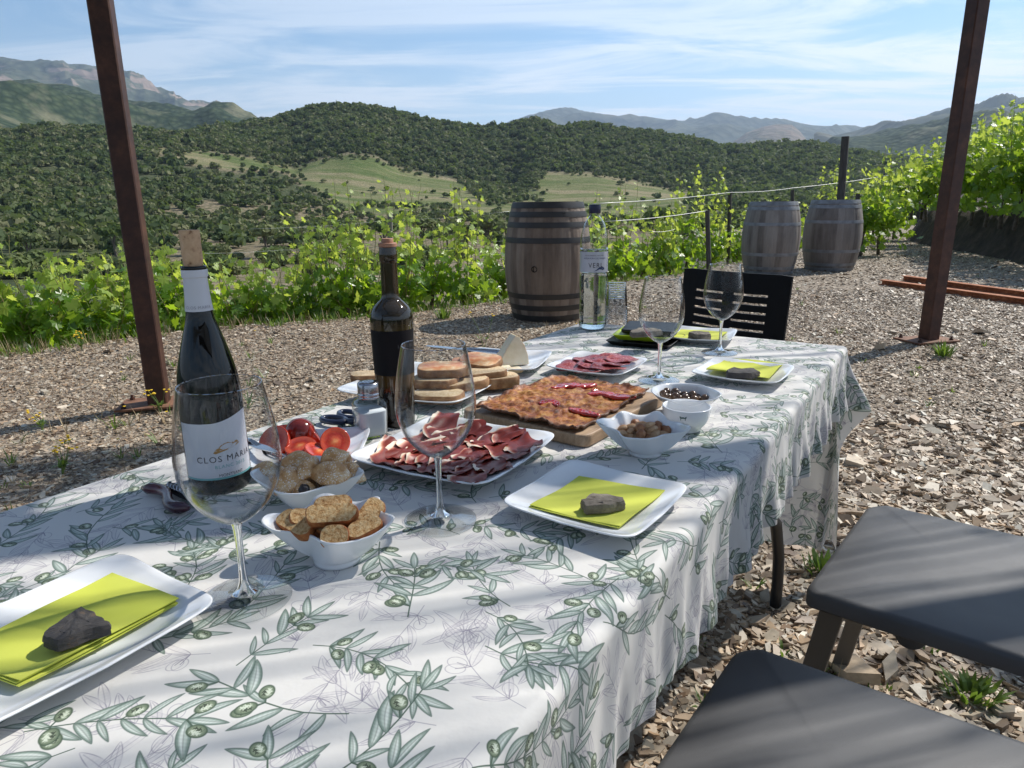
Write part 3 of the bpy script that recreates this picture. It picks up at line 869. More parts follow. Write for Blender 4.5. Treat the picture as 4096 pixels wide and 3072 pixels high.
def vine(px, py, zb, hmain, htip, w, seed, n=260, label=None, group=None, shoots=4, ls=0.058):
    r = np.random.default_rng(seed)
    root = empty("grape_vine", (px, py, zb), 0, label, "vine", group)
    mb = MB()
    trunkh = min(0.55, hmain * .45)
    mb.tube([(0, 0, -.15), (r.uniform(-.05, .05), r.uniform(-.04, .04), trunkh * .5), (r.uniform(-.06, .06), 0, trunkh)], [.035, .026, .022], 7)
    mb.build("trunk", vine_bark, root)
    # shoots fan out from the head, the leaves sit along them
    P = []; S = []; N = []; Py = []; Sy = []; Ny = []
    sh = MB()
    ns = max(10, n // 22)
    for k in range(ns):
        tall = k < shoots
        a0 = r.uniform(-w, w) if not tall else r.uniform(-w * .9, w * .9)
        top = (htip * r.uniform(.86, 1.0) if k == 0 else hmain + (htip - hmain) * r.uniform(.3, 1.0)) if tall else hmain * r.uniform(.50, 1.02)
        d0 = r.normal(0, .13)
        bx, by = a0 * .35, r.normal(0, .05)
        pts = []
        m_ = 7; ph = r.uniform(0, 6.28); lean = r.uniform(-.12, .12) if tall else r.uniform(-.25, .25)
        for i in range(m_ + 1):
            f = i / m_
            x = bx + (a0 - bx) * min(1, f * 1.7) + lean * f * f + .02 * math.sin(ph + f * 7)
            y = by + d0 * min(1, f * 2) + .03 * math.cos(ph + f * 6)
            z = trunkh * .9 + (top - trunkh * .9) * f
            if not tall and f > .6: z -= (f - .6) * abs(lean) * .8
            pts.append((x, y, z))
        sh.tube(pts, list(np.linspace(.0055, .0018, m_ + 1)), 5, caps=False)
        if tall:      # curling tip
            e = pts[-1]
            sh.tube([e, (e[0] + r.uniform(-.03, .03), e[1], e[2] + .03), (e[0] + r.uniform(-.07, .07), e[1] + r.uniform(-.03, .03), e[2] + .035)], [.0018, .0013, .0008], 4, caps=False)
        nl = int((top - trunkh * .6) / (.052 if not tall else .058)) + (3 if not tall else 0)
        arr = np.array(pts)
        for j in range(nl):
            f = (j + r.uniform(0, .9)) / nl
            q = np.array([np.interp(f * m_, range(m_ + 1), arr[:, c]) for c in range(3)])
            side = 1 if j % 2 else -1
            off = np.array([side * r.uniform(.02, .11), r.normal(0, .07), r.uniform(-.03, .05)])
            if q[2] > hmain * .98:
                f2 = (q[2] - hmain) / max(.05, htip - hmain)
                s_ = ls * (1.0 - .50 * min(1, f2)) * r.uniform(.75, 1.15)
                q = q + off * (0.8 - .40 * min(1, f2))
            else:
                s_ = ls * r.uniform(.75, 1.35); q = q + off
            nrm = np.array([r.normal(0.1, .65), r.normal(-.35, .6), abs(r.normal(.55, .45))])
            (Py if (f > .55 and r.uniform() < .75) or q[2] > hmain else P).append(q)
            if (len(Py) > len(Sy)): Sy.append(s_); Ny.append(nrm)
            else: S.append(s_); N.append(nrm)
    # low leaves that close the foot of the row
    for _ in range(int(n * .22)):
        P.append(np.array([r.uniform(-w, w) * 1.05, r.normal(0, .17), r.uniform(.12, hmain * .72)]))
        S.append(ls * r.uniform(.8, 1.35)); N.append(np.array([r.normal(0, .6), r.normal(-.5, .5), abs(r.normal(.5, .4))]))
    sh.build("shoots", shoot_m, root)["kind"] = "stuff"
    V, Fq = leaves_np(np.array(P), np.array(S), np.array(N), r)
    V2, F2 = leaves_np(np.array(Py), np.array(Sy), np.array(Ny), r)
    o = mesh("foliage", np.concatenate([V, V2]), np.concatenate([Fq, F2 + len(V)]), parent=root, mats=[vine_leaf, vine_young],
             midx=np.concatenate([np.zeros(len(Fq), int), np.ones(len(F2), int)]))
    o["kind"] = "stuff"
    return root

row_g = "grape vines in the row along the terrace edge"
def vtop(u): return np.interp(u, [-250, 0, 300, 480, 600, 820, 980, 1150, 1300, 1450, 1600, 1800, 1960, 2100, 2350, 2480, 2620, 2760, 2900, 3020, 3200, 3330, 3470, 3600, 3720],
                              [1105, 1095, 1150, 1135, 1060, 1140, 1125, 1160, 1050, 1040, 1000, 1010, 985, 975, 965, 950, 930, 880, 880, 850, 850, 840, 720, 690, 640])
tip_px = [(-180, 960), (20, 935), (170, 965), (330, 985), (470, 1020), (590, 950), (700, 960), (900, 1090), (985, 985), (1110, 1020), (1190, 960), (1300, 760), (1400, 850), (1480, 720), (1610, 700), (1720, 840), (1860, 700),
          (1990, 880), (2120, 900), (2390, 770), (2480, 720), (2570, 800), (2680, 800), (2740, 655), (2840, 640), (2950, 800), (3060, 780), (3150, 790), (3260, 770), (3320, 600)]
vs = 400
for i, (u, vt) in enumerate(tip_px):
    # the vine stands half a metre beyond the edge
    pr_ = PZ(u, float(np.interp(u, [p[0] for p in _edge_px], [p[1] for p in _edge_px])), .06)
    d = np.array([pr_.x, pr_.y]); d = d * (1 + (0.62 + 0.22 * (i % 2)) / np.linalg.norm(d))
    zb = float(ground_h(d[0], d[1])); rd = float(np.hypot(*d))
    zt = AT(u, float(vtop(u)) + 30 * math.sin(i * 1.9) - 5, rd).z - zb; zp = AT(u, vt, rd).z - zb
    where = ("left of the left rusty post" if u < 560 else "between the left post and the white capped bottle" if u < 720 else "between the two dark bottles" if u < 1480 else "between the dark bottle and the near barrel" if u < 2200 else "between the near barrel and the far barrels" if u < 2980 else "behind the two far barrels")
    v_ = vine(d[0], d[1], zb, max(.5, zt) * (.74 if i % 3 == 1 else 1.0), max(zp, zt + .12), .31 if u < 2200 else .34, vs + i, n=int(220 + 90 * abs(math.sin(i * 2.3))), label="green leafy grape vine " + where, group="vines " + where, shoots=8, ls=.062)
    v_.rotation_euler.z = SUN_AZ * .9
# vines down the slope just behind the first row, seen through its gaps
for i, (u, dd) in enumerate([(2420, 2.2), (2600, 2.3), (2790, 2.1), (2930, 2.3), (1700, 2.0), (1350, 2.0)]):
    pr_ = PZ(u, float(np.interp(u, [p[0] for p in _edge_px], [p[1] for p in _edge_px])), .06)
    d = np.array([pr_.x, pr_.y]); d = d * (1 + dd / np.linalg.norm(d)); zb = float(ground_h(d[0], d[1])); rd = float(np.hypot(*d))
    zt = AT(u, float(vtop(u)) + 40, rd).z - zb
    vine(d[0], d[1], zb, max(.6, zt), zt + .25, .45, 500 + i, n=200, label="grape vine a step down the slope behind the front row", group="vines behind the front row").rotation_euler.z = SUN_AZ
# vines on the right, beside the bank and on top of it
for i, (u, r_, vt, vp) in enumerate([(3455, 13.5, 745, 570), (3390, 15.5, 790, 640), (3530, 14, 740, 590), (3500, 18, 760, 640), (3580, 19, 720, 600)]):
    p = AT(u, 900, r_); zb = float(ground_h(p.x, p.y))
    vine(p.x, p.y, zb, AT(u, vt, r_).z - zb, AT(u, vp, r_).z - zb, .5, 600 + i, n=330, label="tall backlit vine at the left end of the dark bank", group="vines at the end of the bank", ls=.07)
def bank_r(u):
    v = float(np.interp(u, [q[0] for q in _bk_px], [q[1] for q in _bk_px])); p = GP(u, v); return math.hypot(p.x, p.y)
for i, (u, dr, vt, vp) in enumerate([(3640, .75, 690, 560), (3700, .7, 650, 540), (3760, .7, 620, 500), (3820, .7, 580, 450), (3880, .7, 560, 440), (3940, .7, 520, 440), (4000, .7, 490, 400), (4060, .7, 460, 385), (4120, .7, 440, 365), (4190, .7, 420, 350), (4270, .7, 400, 340), (4360, .7, 400, 340), (3800, 2.2, 580, 500), (3960, 2.2, 500, 430), (4080, 2.1, 480, 400), (3680, 2.0, 640, 560)]):
    r_ = bank_r(u) + dr; p = AT(u, 900, r_); zb = .70
    vine(p.x, p.y, zb, AT(u, vt, r_).z - zb, AT(u, vp, r_).z - zb, .5, 640 + i, n=430, label="tall leafy vine growing on top of the dark bank", group="vines on top of the bank", ls=.074)

# ---- bank
bank_m, nt, b = nmat("bank_earth")
_, n1 = noise_tex(nt, 5, 8, 0.7); _, n2 = noise_tex(nt, 1.2, 5, .6, stretch=(1, 1, 5))
nt.links.new(ramp(nt, n1, [(0.3, (0.024, 0.017, 0.012)), (0.5, (0.056, 0.040, 0.029)), (0.72, (0.12, 0.09, 0.066))]), b.inputs['Base Color'])
b.inputs['Roughness'].default_value = 0.95; bump(nt, b, n1, 1.0, 0.08)
def bank_h(x, y):
    sd = bank_sd(x, y)
    n = smooth_noise(x, y, 3.0, 8)
    ins = -sd + 0.10 * n                      # distance into the bank
    h = 0.80 * sstep(ins / 0.55) + np.clip(ins - 0.6, 0, 8) * 0.10
    return np.where(ins > -.3, gz(x, y) - 0.06 + h + 0.05 * smooth_noise(x, y, 9, 12) * sstep(ins), -1.0)
gb = grid_mesh("terrain", np.arange(4.0, 19.0, 0.10), np.arange(5.5, 27, 0.10), bank_h, bank_m, keep=lambda c: bank_sd(c[:, 0], c[:, 1]) < 0.2)
tag(gb, kind='structure')

# ================================================================ BARRELS
def barrel(name_label, px, py, H, Rb, stave, hoopm, rz, hoops, bung=True, group=None, open_top=True):
    root = empty("wine_barrel", (px, py, float(gz(px, py))), rz, name_label, "barrel", group)
    Rt = Rb * 0.80
    def rad(z): return Rt + (Rb - Rt) * (1 - ((z / H - .5) * 2) ** 2)
    ns = 28; seg = ns * 6
    zs = np.linspace(0, H, 25)
    V = []; Fq = []
    rs = np.random.default_rng(int(px * 100) % 999)
    so_ = rs.normal(0, .0012, ns)
    tones = rs.uniform(0, 1, ns); tone = []
    for z in zs:
        for k in range(seg):
            t = 2 * math.pi * k / seg; st = k // 6; w = k % 6
            r_ = rad(z) + so_[st] - (0.004 if w == 0 else 0)
            V.append((r_ * math.cos(t), r_ * math.sin(t), z)); tone.append(tones[st])
    for i in range(len(zs) - 1):
        for k in range(seg):
            k2 = (k + 1) % seg
            Fq.append((i * seg + k, i * seg + k2, (i + 1) * seg + k2, (i + 1) * seg + k))
    n0 = len(V)
    for z, rr in ((H, -.022), (H - .035, -.022), (H - .035, -.3)):   # rim, inner side, sunk head
        for k in range(seg):
            t = 2 * math.pi * k / seg; r_ = rad(z) + rr if rr > -.1 else .001
            V.append((r_ * math.cos(t), r_ * math.sin(t), z)); tone.append(.5)
    prev = (len(zs) - 1) * seg
    for q in range(3):
        for k in range(seg):
            k2 = (k + 1) % seg
            Fq.append((prev + k, prev + k2, n0 + q * seg + k2, n0 + q * seg + k))
        prev = n0 + q * seg
    mesh("staves", V, Fq, stave, root, smooth=True, col=tone).data.set_sharp_from_angle(angle=R(50))
    for zc, hw in hoops:
        hb = MB(); t = .0035
        z0, z1 = zc * H - hw / 2, zc * H + hw / 2
        hb.lathe([(rad(z0) - .002, z0), (rad(z0) + t, z0), (rad((z0 + z1) / 2) + t + .001, (z0 + z1) / 2), (rad(z1) + t, z1), (rad(z1) - .002, z1)], 72)
        a = rs.uniform(0, 6.28)
        for da in (0, .05):
            for dz in (-.25, .25):
                r_ = rad(zc * H) + t
                hb.box((r_ * math.cos(a + da), r_ * math.sin(a + da), zc * H + dz * hw), (.009, .009, .009), rz=a + da)
        hb.build("hoop", hoopm, root, smooth=True).data.set_sharp_from_angle(angle=R(50))
    if bung:
        zb_ = H * bung; a = math.atan2(-py, -px) - rz + (-.30 if H > .9 else .1)
        # round dark bung hole, a short sleeve let into the staves
        mb = MB(); mb.lathe([(.026, .004), (.024, .006), (.021, .003), (.018, -.004), (0, -.004)], 20)
        o = mb.build("bung_hole", simple("bung_dark", (0.012, 0.008, 0.006), .9), root)
        r_ = rad(zb_)
        o.location = (r_ * math.cos(a), r_ * math.sin(a), zb_)
        o.rotation_euler = Vector((math.cos(a), math.sin(a), 0)).to_track_quat('Z', 'Y').to_euler()
    return root

def stave_mat(name, c1, c2, c3):
    mt, nt, b = nmat(name)
    at = nt.nodes.new("ShaderNodeAttribute"); at.attribute_name = "val"
    _, n1 = noise_tex(nt, 3.0, 8, .7, stretch=(6, 6, .7)); _, n2 = noise_tex(nt, 2.2, 5, .7)
    m1 = nt.nodes.new("ShaderNodeMath"); m1.operation = 'MULTIPLY_ADD'; m1.inputs[1].default_value = .55
    nt.links.new(n1, m1.inputs[0])
    m2 = nt.nodes.new("ShaderNodeMath"); m2.operation = 'MULTIPLY'; m2.inputs[1].default_value = .28; nt.links.new(at.outputs['Fac'], m2.inputs[0])
    m3 = nt.nodes.new("ShaderNodeMath"); m3.operation = 'MULTIPLY_ADD'; m3.inputs[1].default_value = .30; nt.links.new(n2, m3.inputs[0]); nt.links.new(m2.outputs[0], m3.inputs[2])
    nt.links.new(m3.outputs[0], m1.inputs[2])
    nt.links.new(ramp(nt, m1.outputs[0], [(.36, c1), (.56, c2), (.8, c3)]), b.inputs['Base Color'])
    b.inputs['Roughness'].default_value = .75; bump(nt, b, n1, .4, .004)
    return mt
sm1 = stave_mat("oak_staves", (0.080, 0.057, 0.044), (0.175, 0.133, 0.104), (0.28, 0.225, 0.180))
sm2 = stave_mat("weathered_staves", (0.095, 0.080, 0.070), (0.185, 0.160, 0.142), (0.28, 0.25, 0.225))
hoop_black = simple("black_hoop", (0.018, 0.017, 0.018), .5, metal=.0, c2=(.035, .032, .03), scale=8)
hoop_grey = simple("galvanised_hoop", (0.16, 0.165, 0.175), .6, metal=.35, c2=(.27, .275, .29), scale=10, bumps=.2)
bp = GP(2190, 1292); d = np.array([bp.x, bp.y]); d *= 1 + .30 / np.linalg.norm(d)
hb = [(.035, .05), (.125, .045), (.225, .045), (.69, .045), (.815, .045), (.90, .045), (.975, .05)]
barrel("big brown oak barrel with black hoops and an open bung hole beside the table", d[0] - .0, d[1], 1.0, .375, sm1, hoop_black, .3, hb, bung=.46)
hg = [(.03, .045), (.10, .04), (.29, .042), (.70, .042), (.91, .045), (.975, .05)]
for (u, v, H, Rb, lab, rz, off) in ((3070, 1104, .955, .375, "weathered grey hooped barrel, the left one of the far pair", 1.0, .32), (3313, 1088, .965, .385, "weathered grey hooped barrel, the right one of the far pair below the tall post", 2.2, .34)):
    p = GP(u, v); d = np.array([p.x, p.y]); d *= 1 + off / np.linalg.norm(d)
    barrel(lab, d[0], d[1], H, Rb, sm2, hoop_grey, rz, hg, bung=0, group="far barrels")

# ================================================================ STAKES, WIRES, POSTS
stake_m = simple("grey_wood", (0.16, 0.145, 0.13), .9, c2=(.27, .25, .225), scale=14, bumps=.5, stretch=(3, 3, .5))
dark_wood = simple("dark_wood", (0.045, 0.040, 0.036), .9, c2=(.085, .078, .07), scale=14, bumps=.5, stretch=(3, 3, .5))
def stake(u, vb, vt, dist, w, mat, label, lean=0.0, ut=None):
    b0 = AT(u, vb, dist); t0 = AT(ut or u, vt, dist)
    mb = MB(); z = float(ground_h(b0.x, b0.y)) - .1
    mb.tube([(0, 0, z - t0.z), ((t0.x - b0.x) * .5, (t0.y - b0.y) * .5, (z - t0.z) * .5), (t0.x - b0.x, t0.y - b0.y, 0)], [w * .55, w * .52, w * .5], 10)
    o = mb.build("vineyard_stake", mat, None, smooth=True, loc=(b0.x, b0.y, t0.z)); o.data.set_sharp_from_angle(angle=R(40))
    return tag(o, label, "stake")
stake(1560, 1200, 853, 8.0, .055, stake_m, "thin grey wooden stake rising from the vines left of the near barrel")
stake(1400, 1210, 1080, 7.4, .05, stake_m, "short leaning grey stake low in the vines behind the dark bottle", ut=1380)
stake(2840, 1100, 842, 9.6, .06, dark_wood, "dark square stake holding the trellis wires right of the near barrel", ut=2829)
stake(3172, 1000, 760, 13.5, .06, dark_wood, "thin dark stake just left of the tall leaning post", ut=3170)
stake(2920, 1000, 765, 12.0, .06, dark_wood, "dark stake among the vines above the left far barrel")
stake(3415, 1000, 775, 13.2, .07, dark_wood, "short brown stake right of the far barrels", ut=3432)
stake(3345, 1040, 546, 11.6, .105, dark_wood, "tall thick leaning post rising behind the right far barrel", ut=3382)
wire_m = simple("steel_wire", (0.55, 0.55, 0.54), .45, metal=.5)
def wire(pts, rad, label):
    P = [AT(u, v, d) for u, v, d in pts]
    mb = MB(); o0 = P[0]
    Q_ = []
    for A, B in zip(P[:-1], P[1:]):
        for k in range(8):
            f = k / 8; q = A.lerp(B, f); q.z -= .02 * math.sin(math.pi * f); Q_.append(q - o0)
    Q_.append(P[-1] - o0)
    mb.tube(Q_, rad, 6)
    return tag(mb.build("trellis_wire", wire_m, None, True, loc=o0), label, "wire")
wire([(2370, 815, 8.2), (2920, 770, 11.6), (3172, 752, 13.4), (3560, 700, 16)], .0042, "bright top trellis wire running right from behind the near barrel")
wire([(2420, 886, 8.6), (2829, 843, 9.6)], .0042, "bright second trellis wire ending at the dark square stake")
wire([(2600, 925, 9.3), (2700, 917, 9.6)], .0025, "short stretch of wire low between the vines left of the dark stake")
wire([(1000, 915, 7.6), (1560, 880, 8.2), (2040, 845, 8.4)], .0013, "thin trellis wire through the vines between the bottles and the near barrel")
wire([(600, 1010, 7.2), (1130, 1000, 7.6), (1560, 985, 8.0), (2050, 960, 8.3)], .0012, "thin lower trellis wire through the vines behind the bottles")

# ---- rusty steel
rust, nt, b = nmat("rusty_steel")
_, n1 = noise_tex(nt, 9, 8, .7); _, n2 = noise_tex(nt, 70, 4, .6)
nt.links.new(ramp(nt, n1, [(.3, (0.028, 0.011, 0.008)), (.5, (0.060, 0.023, 0.014)), (.7, (0.11, 0.044, 0.025))]), b.inputs['Base Color'])
b.inputs['Roughness'].default_value = .55; b.inputs['Metallic'].default_value = .15; bump(nt, b, n2, .3, .002)
rust2, nt, b = nmat("orange_rust")
_, n1 = noise_tex(nt, 14, 8, .7)
nt.links.new(ramp(nt, n1, [(.3, (0.16, 0.050, 0.020)), (.52, (0.36, 0.125, 0.050)), (.7, (0.52, 0.22, 0.10))]), b.inputs['Base Color'])
b.inputs['Roughness'].default_value = .8; bump(nt, b, n1, .3, .002)
rust_p = simple("dull_rust", (.11, .048, .026), .75, c2=(.24, .115, .062), scale=16, bumps=.3)
LP = GP(640, 1622); RP = GP(3712, 1366)
eb = Vector((RP.x - LP.x, RP.y - LP.y, 0)).normalized(); mbk = Vector((eb.y, -eb.x, 0))   # mbk points back over the table
bang = math.atan2(eb.y, eb.x)
HT = 2.85
def steel_post(P, label):
    root = empty("pergola_post", (P.x, P.y, float(gz(P.x, P.y))), bang, label, "post", "rusty posts of the pergola")
    w = .050; c = .006
    prof = [(-w, -w + c), (-w + c, -w), (w - c, -w), (w, -w + c), (w, w - c), (w - c, w), (-w + c, w), (-w, w - c)]
    mb = MB(); mb.prism(prof, .012, HT); mb.build("shaft", rust, root)
    mb = MB(); mb.box((-.02, 0, .016), (.36, .24, .012)); 
    mb.build("base_plate", rust_p, root, bevel=.002)
    mb = MB()
    for x, y in ((-.16, -.09), (.11, -.09), (-.16, .09), (.11, .09)):
        mb.lathe([(.0, .05), (.008, .05), (.008, .034), (.014, .034), (.014, .022), (0, .022)], 6, c=(x, y, 0))
    mb.build("bolts", rust, root)
    return root
steel_post(LP, "rusty square steel post on a base plate behind the white capped bottle")
steel_post(RP, "rusty square steel post on a base plate right of the table")
# roof over the table (above the frame): beams and a mat of canes that throw the streaks of shade
rootp = empty("pergola_roof", (LP.x, LP.y, HT), bang, "cane covered steel pergola roof above the table", "pergola")
W = (Vector((RP.x, RP.y, 0)) - Vector((LP.x, LP.y, 0))).length
for y in (0, -2.6, -5.2, -8.0):
    mb = MB(); mb.box((W / 2, y, .06), (W + .2, .10, .118)); mb.build("beam", rust, rootp)
for x in (-.02, W * .5, W + .02):
    mb = MB(); mb.box((x, -4.0, .165), (.06, 8.2, .08)); mb.build("purlin", rust, rootp)
mb = MB(); rr2 = random.Random(12)
y = -.25
while y < 8.2:
    cov = 0.5 + 0.5 * math.sin(y * 5.3 + 1.2 * math.sin(y * 2.1))
    dense = 4.0 if y < .95 else 2.6 if y < 1.6 else (0.62 + .30 * cov if y < 5.8 else 1.8)  # unseen rear rows are added, packed dense to block sky light from behind
    y += rr2.uniform(.010, .030) / dense
    x = -2.4 - rr2.uniform(0, 2)
    while x < W - .12:
        L = rr2.uniform(.9, 2.6); x1 = min(x + L, W - .05)
        if rr2.random() < (.97 if y < .95 else .80) and x1 > x + .1 and not (.95 < y < 1.6 and x > 3.3 and rr2.random() < .7):
            dy = rr2.uniform(-.05, .05); k = rr2.uniform(.003, .0062)
            xm = (x + x1) / 2
            mb.tube([(x, -y + dy, .22), (xm, -y + rr2.uniform(-.02, .02), .22 + rr2.uniform(0, .02)), (x1, -y - dy, .22)], [k, k * .95, k * .7], 5)
        x = x1 + rr2.uniform(-.3, .25)
cane = simple("dry_cane", (0.30, 0.23, 0.14), .8, c2=(.42, .34, .22), scale=12)
tag(mb.build("cane_mat", cane, rootp), kind='stuff')

# ---- rusty rails lying on the ground on the right
def rail(a, c, label, z0, w=.09):
    A = GP(*a); B = GP(*c); L = (B - A).length; mid = (A + B) / 2
    ang = math.atan2(B.y - A.y, B.x - A.x)
    prof = [(-w / 2, 0), (w / 2, 0), (w / 2, .008), (.006, .012), (.006, .045), (w / 2, .05), (w / 2, .058), (-w / 2, .058), (-w / 2, .05), (-.006, .045), (-.006, .012), (-w / 2, .008)]
    n = len(prof); V = [(x, p, q) for x in (-L / 2, L / 2) for p, q in prof]
    Fq = [tuple(range(n))[::-1], tuple(range(n, 2 * n))] + [(i, (i + 1) % n, n + (i + 1) % n, n + i) for i in range(n)]
    o = mesh("steel_rail", V, Fq, rust2, loc=(mid.x, mid.y, float(gz(mid.x, mid.y)) + z0)); o.rotation_euler.z = ang
    return tag(o, label, "rail", "rusty rails lying on the ground")
rail((3528, 1138), (4500, 1274), "front rusty steel rail lying on the gravel right of the post", .0)
rail((3614, 1124), (4500, 1248), "rear rusty steel rail lying on the gravel below the dark bank", .01)
# ================================================================ TABLE
S0, S1 = -0.46, 1.94; T0, T1 = -0.985, -0.242
def ST(s, t, z=0.0): return Vector((US[0] * s + UT[0] * t, US[1] * s + UT[1] * t, z))
TANG = math.atan2(US[1], US[0])
tc_ = ST((S0 + S1) / 2, (T0 + T1) / 2)
table = empty("folding_table", (tc_.x, tc_.y, 0), TANG, "long folding table on dark steel legs under the olive print cloth", "table")
mb = MB(); mb.box((0, 0, TZ - .022), (S1 - S0 - .01, T1 - T0 - .01, .036))
mb.build("tabletop", simple("table_plastic", (.55, .55, .53), .5), table, bevel=.006)
leg_m = simple("dark_steel", (.03, .032, .036), .4, metal=.4)
_lf = GP(3100, 2430); _c = Vector((tc_.x, tc_.y, 0))
lx = (Vector((_lf.x, _lf.y, 0)) - _c).dot(Vector((US[0], US[1], 0))); ly = min(.36, abs((Vector((_lf.x, _lf.y, 0)) - _c).dot(Vector((UT[0], UT[1], 0)))))
for sx in (-1, 1):
    for sy in (-1, 1):
        mb = MB()
        pts = [(sx * (lx - .42), sy * ly * .8, TZ - .05), (sx * (lx - .24), sy * ly * .9, .42), (sx * (lx - .10), sy * ly, .30), (sx * (lx - .02), sy * ly, .17), (sx * lx, sy * ly, .08), (sx * lx, sy * ly, .0)]
        mb.tube(pts, .0155, 10); mb.build("leg", leg_m, table, smooth=True)
    mb = MB(); mb.tube([(sx * (lx - .10), -ly, .30), (sx * (lx - .10), ly, .30)], .011, 8); mb.build("crossbar", leg_m, table, smooth=True)
print("leg", lx, ly)

# ---- cloth print: olive sprigs drawn into a generated repeat
def draw_print(N=2048, size=0.60):
    r = np.random.default_rng(42)
    img = np.empty((N, N, 3), np.float32); img[:] = (0.915, 0.90, 0.88)
    pm = N / size
    def patch(cx, cy, ext):
        x0, x1 = int(math.floor((cx - ext) * pm)), int(math.ceil((cx + ext) * pm))
        y0, y1 = int(math.floor((cy - ext) * pm)), int(math.ceil((cy + ext) * pm))
        xs = np.arange(x0, x1 + 1); ys = np.arange(y0, y1 + 1)
        X, Y = np.meshgrid((xs + .5) / pm - cx, (ys + .5) / pm - cy)
        return np.ix_(ys % N, xs % N), X, Y
    def leaf(cx, cy, a, L, w, style, curve=0.0):
        ix, X, Y = patch(cx + math.cos(a) * L / 2, cy + math.sin(a) * L / 2, L * .62)
        X = X + math.cos(a) * L / 2; Y = Y + math.sin(a) * L / 2
        p = (X * math.cos(a) + Y * math.sin(a)) / L; q = -X * math.sin(a) + Y * math.cos(a) + curve * L * (p - .5) ** 2 - curve * L * .25
        pc = np.clip(p, 1e-4, 1)
        hw = w * (np.sin(np.pi * pc ** .8) ** .75) * .5 * np.where((p > 0) & (p < 1), 1, 0)
        d = np.where(hw > 0, np.abs(q) - hw, np.hypot(np.where(p < 0, p, p - 1) * L, q))   # signed-ish distance
        aa = .9 / pm
        cur = img[ix]
        if style == 'green':
            ins = np.clip(.5 - d / aa, 0, 1)[..., None]
            k = np.clip(-d / (w * .30), 0, 1)
            edge = np.array((.39, .50, .44)); mid = np.array((.62, .71, .65)); hi = np.array((.86, .91, .87))
            side = (q > 0)
            c = edge + (mid - edge) * k[..., None] + (hi - mid) * (np.clip(k * 1.9 - .9, 0, 1) * (.55 + .45 * side))[..., None]
            c = c * (1 - .05 * (np.sin(p * 70 + q / w * 9) * .5 + .5)[..., None])
            vein = np.exp(-(q / (.00045)) ** 2) * (p > .04) * (p < .93)
            c = c * (1 - .22 * vein[..., None])
            c = np.clip(c, 0, 1)
            img[ix] = cur * (1 - ins * .93) + c * ins * .93
            ln = np.clip(1 - np.abs(d) / .0007, 0, 1)[..., None] * .48
            cur = img[ix]; img[ix] = cur * (1 - ln) + np.array((.20, .31, .26)) * ln
        else:
            ins = np.clip(.5 - d / aa, 0, 1)[..., None]
            sh = np.clip((q / w + .35 + .15 * np.sin(p * 60)), 0, 1)[..., None]
            img[ix] = cur * (1 - ins * .22 * sh) + np.array((.66, .64, .70)) * ins * .22 * sh
            ln = (np.clip(1 - np.abs(d) / .00065, 0, 1) * (.45 + .35 * np.sin(p * 9 + 1)) + .4 * np.exp(-(q / .0004) ** 2) * (p > .05) * (p < .9))[..., None]
            ln = np.clip(ln, 0, .75)
            cur = img[ix]; img[ix] = cur * (1 - ln) + np.array((.55, .53, .60)) * ln
    def olive(cx, cy, a, L, w, style):
        ix, X, Y = patch(cx, cy, L * .62)
        p = (X * math.cos(a) + Y * math.sin(a)) / (L / 2); q = (-X * math.sin(a) + Y * math.cos(a)) / (w / 2)
        rad = np.hypot(p, q); d = (rad - 1) * w / 2; cur = img[ix]
        ins = np.clip(.5 - d / (.9 / pm), 0, 1)[..., None]
        if style == 'green':
            k = np.clip(1 - rad, 0, 1)
            c = np.array((.34, .43, .31)) + (np.array((.55, .62, .48)) - np.array((.34, .43, .31))) * np.clip(k * 2.4, 0, 1)[..., None]
            jag = .14 * np.sin(p * 13 + 2 * np.sin(q * 7)) + .08 * np.sin(p * 29)
            hi = np.clip((.62 - np.hypot(p * .85, (q - .28 + jag) * 1.5)) * 4, 0, 1)[..., None]
            dk = np.clip((.52 - np.hypot(p * .8 + .05, (q + .34 + jag) * 2.1)) * 5, 0, 1)[..., None]
            c = c * (1 - hi) + np.array((.86, .90, .80)) * hi
            c = c * (1 - dk * .85) + np.array((.20, .25, .18)) * dk * .85
            img[ix] = cur * (1 - ins) + c * ins
            ln = np.clip(1 - np.abs(d) / .0008, 0, 1)[..., None] * .8
            cur = img[ix]; img[ix] = cur * (1 - ln) + np.array((.22, .32, .22)) * ln
        else:
            ln = np.clip(1 - np.abs(d) / .0006, 0, 1)[..., None] * .55
            img[ix] = cur * (1 - ln) + np.array((.55, .53, .60)) * ln
    def line(x0, y0, x1, y1, w, c, al):
        L = math.hypot(x1 - x0, y1 - y0); a = math.atan2(y1 - y0, x1 - x0)
        ix, X, Y = patch((x0 + x1) / 2, (y0 + y1) / 2, L / 2 + .002)
        p = X * math.cos(a) + Y * math.sin(a); q = -X * math.sin(a) + Y * math.cos(a)
        d = np.hypot(np.maximum(np.abs(p) - L / 2, 0), q) - w
        ln = np.clip(.5 - d * pm / 1.2, 0, 1)[..., None] * al; cur = img[ix]; img[ix] = cur * (1 - ln) + np.array(c) * ln
    def sprig(x, y, a, L, style, sc=1.0):
        n = int(L / (.021 * sc)); bend = r.uniform(-1.2, 1.2)
        pts = [(x, y, a)]
        for i in range(n):
            a2 = pts[-1][2] + bend * .016 * sc / L * 1.2 + r.normal(0, .05)
            pts.append((pts[-1][0] + math.cos(a2) * .021 * sc, pts[-1][1] + math.sin(a2) * .021 * sc, a2))
        col = (.25, .36, .28) if style == 'green' else (.55, .53, .60)
        for A, B in zip(pts[:-1], pts[1:]): line(A[0], A[1], B[0], B[1], .0008 * sc if style == 'green' else .0004, col, .9 if style == 'green' else .6)
        ol = []
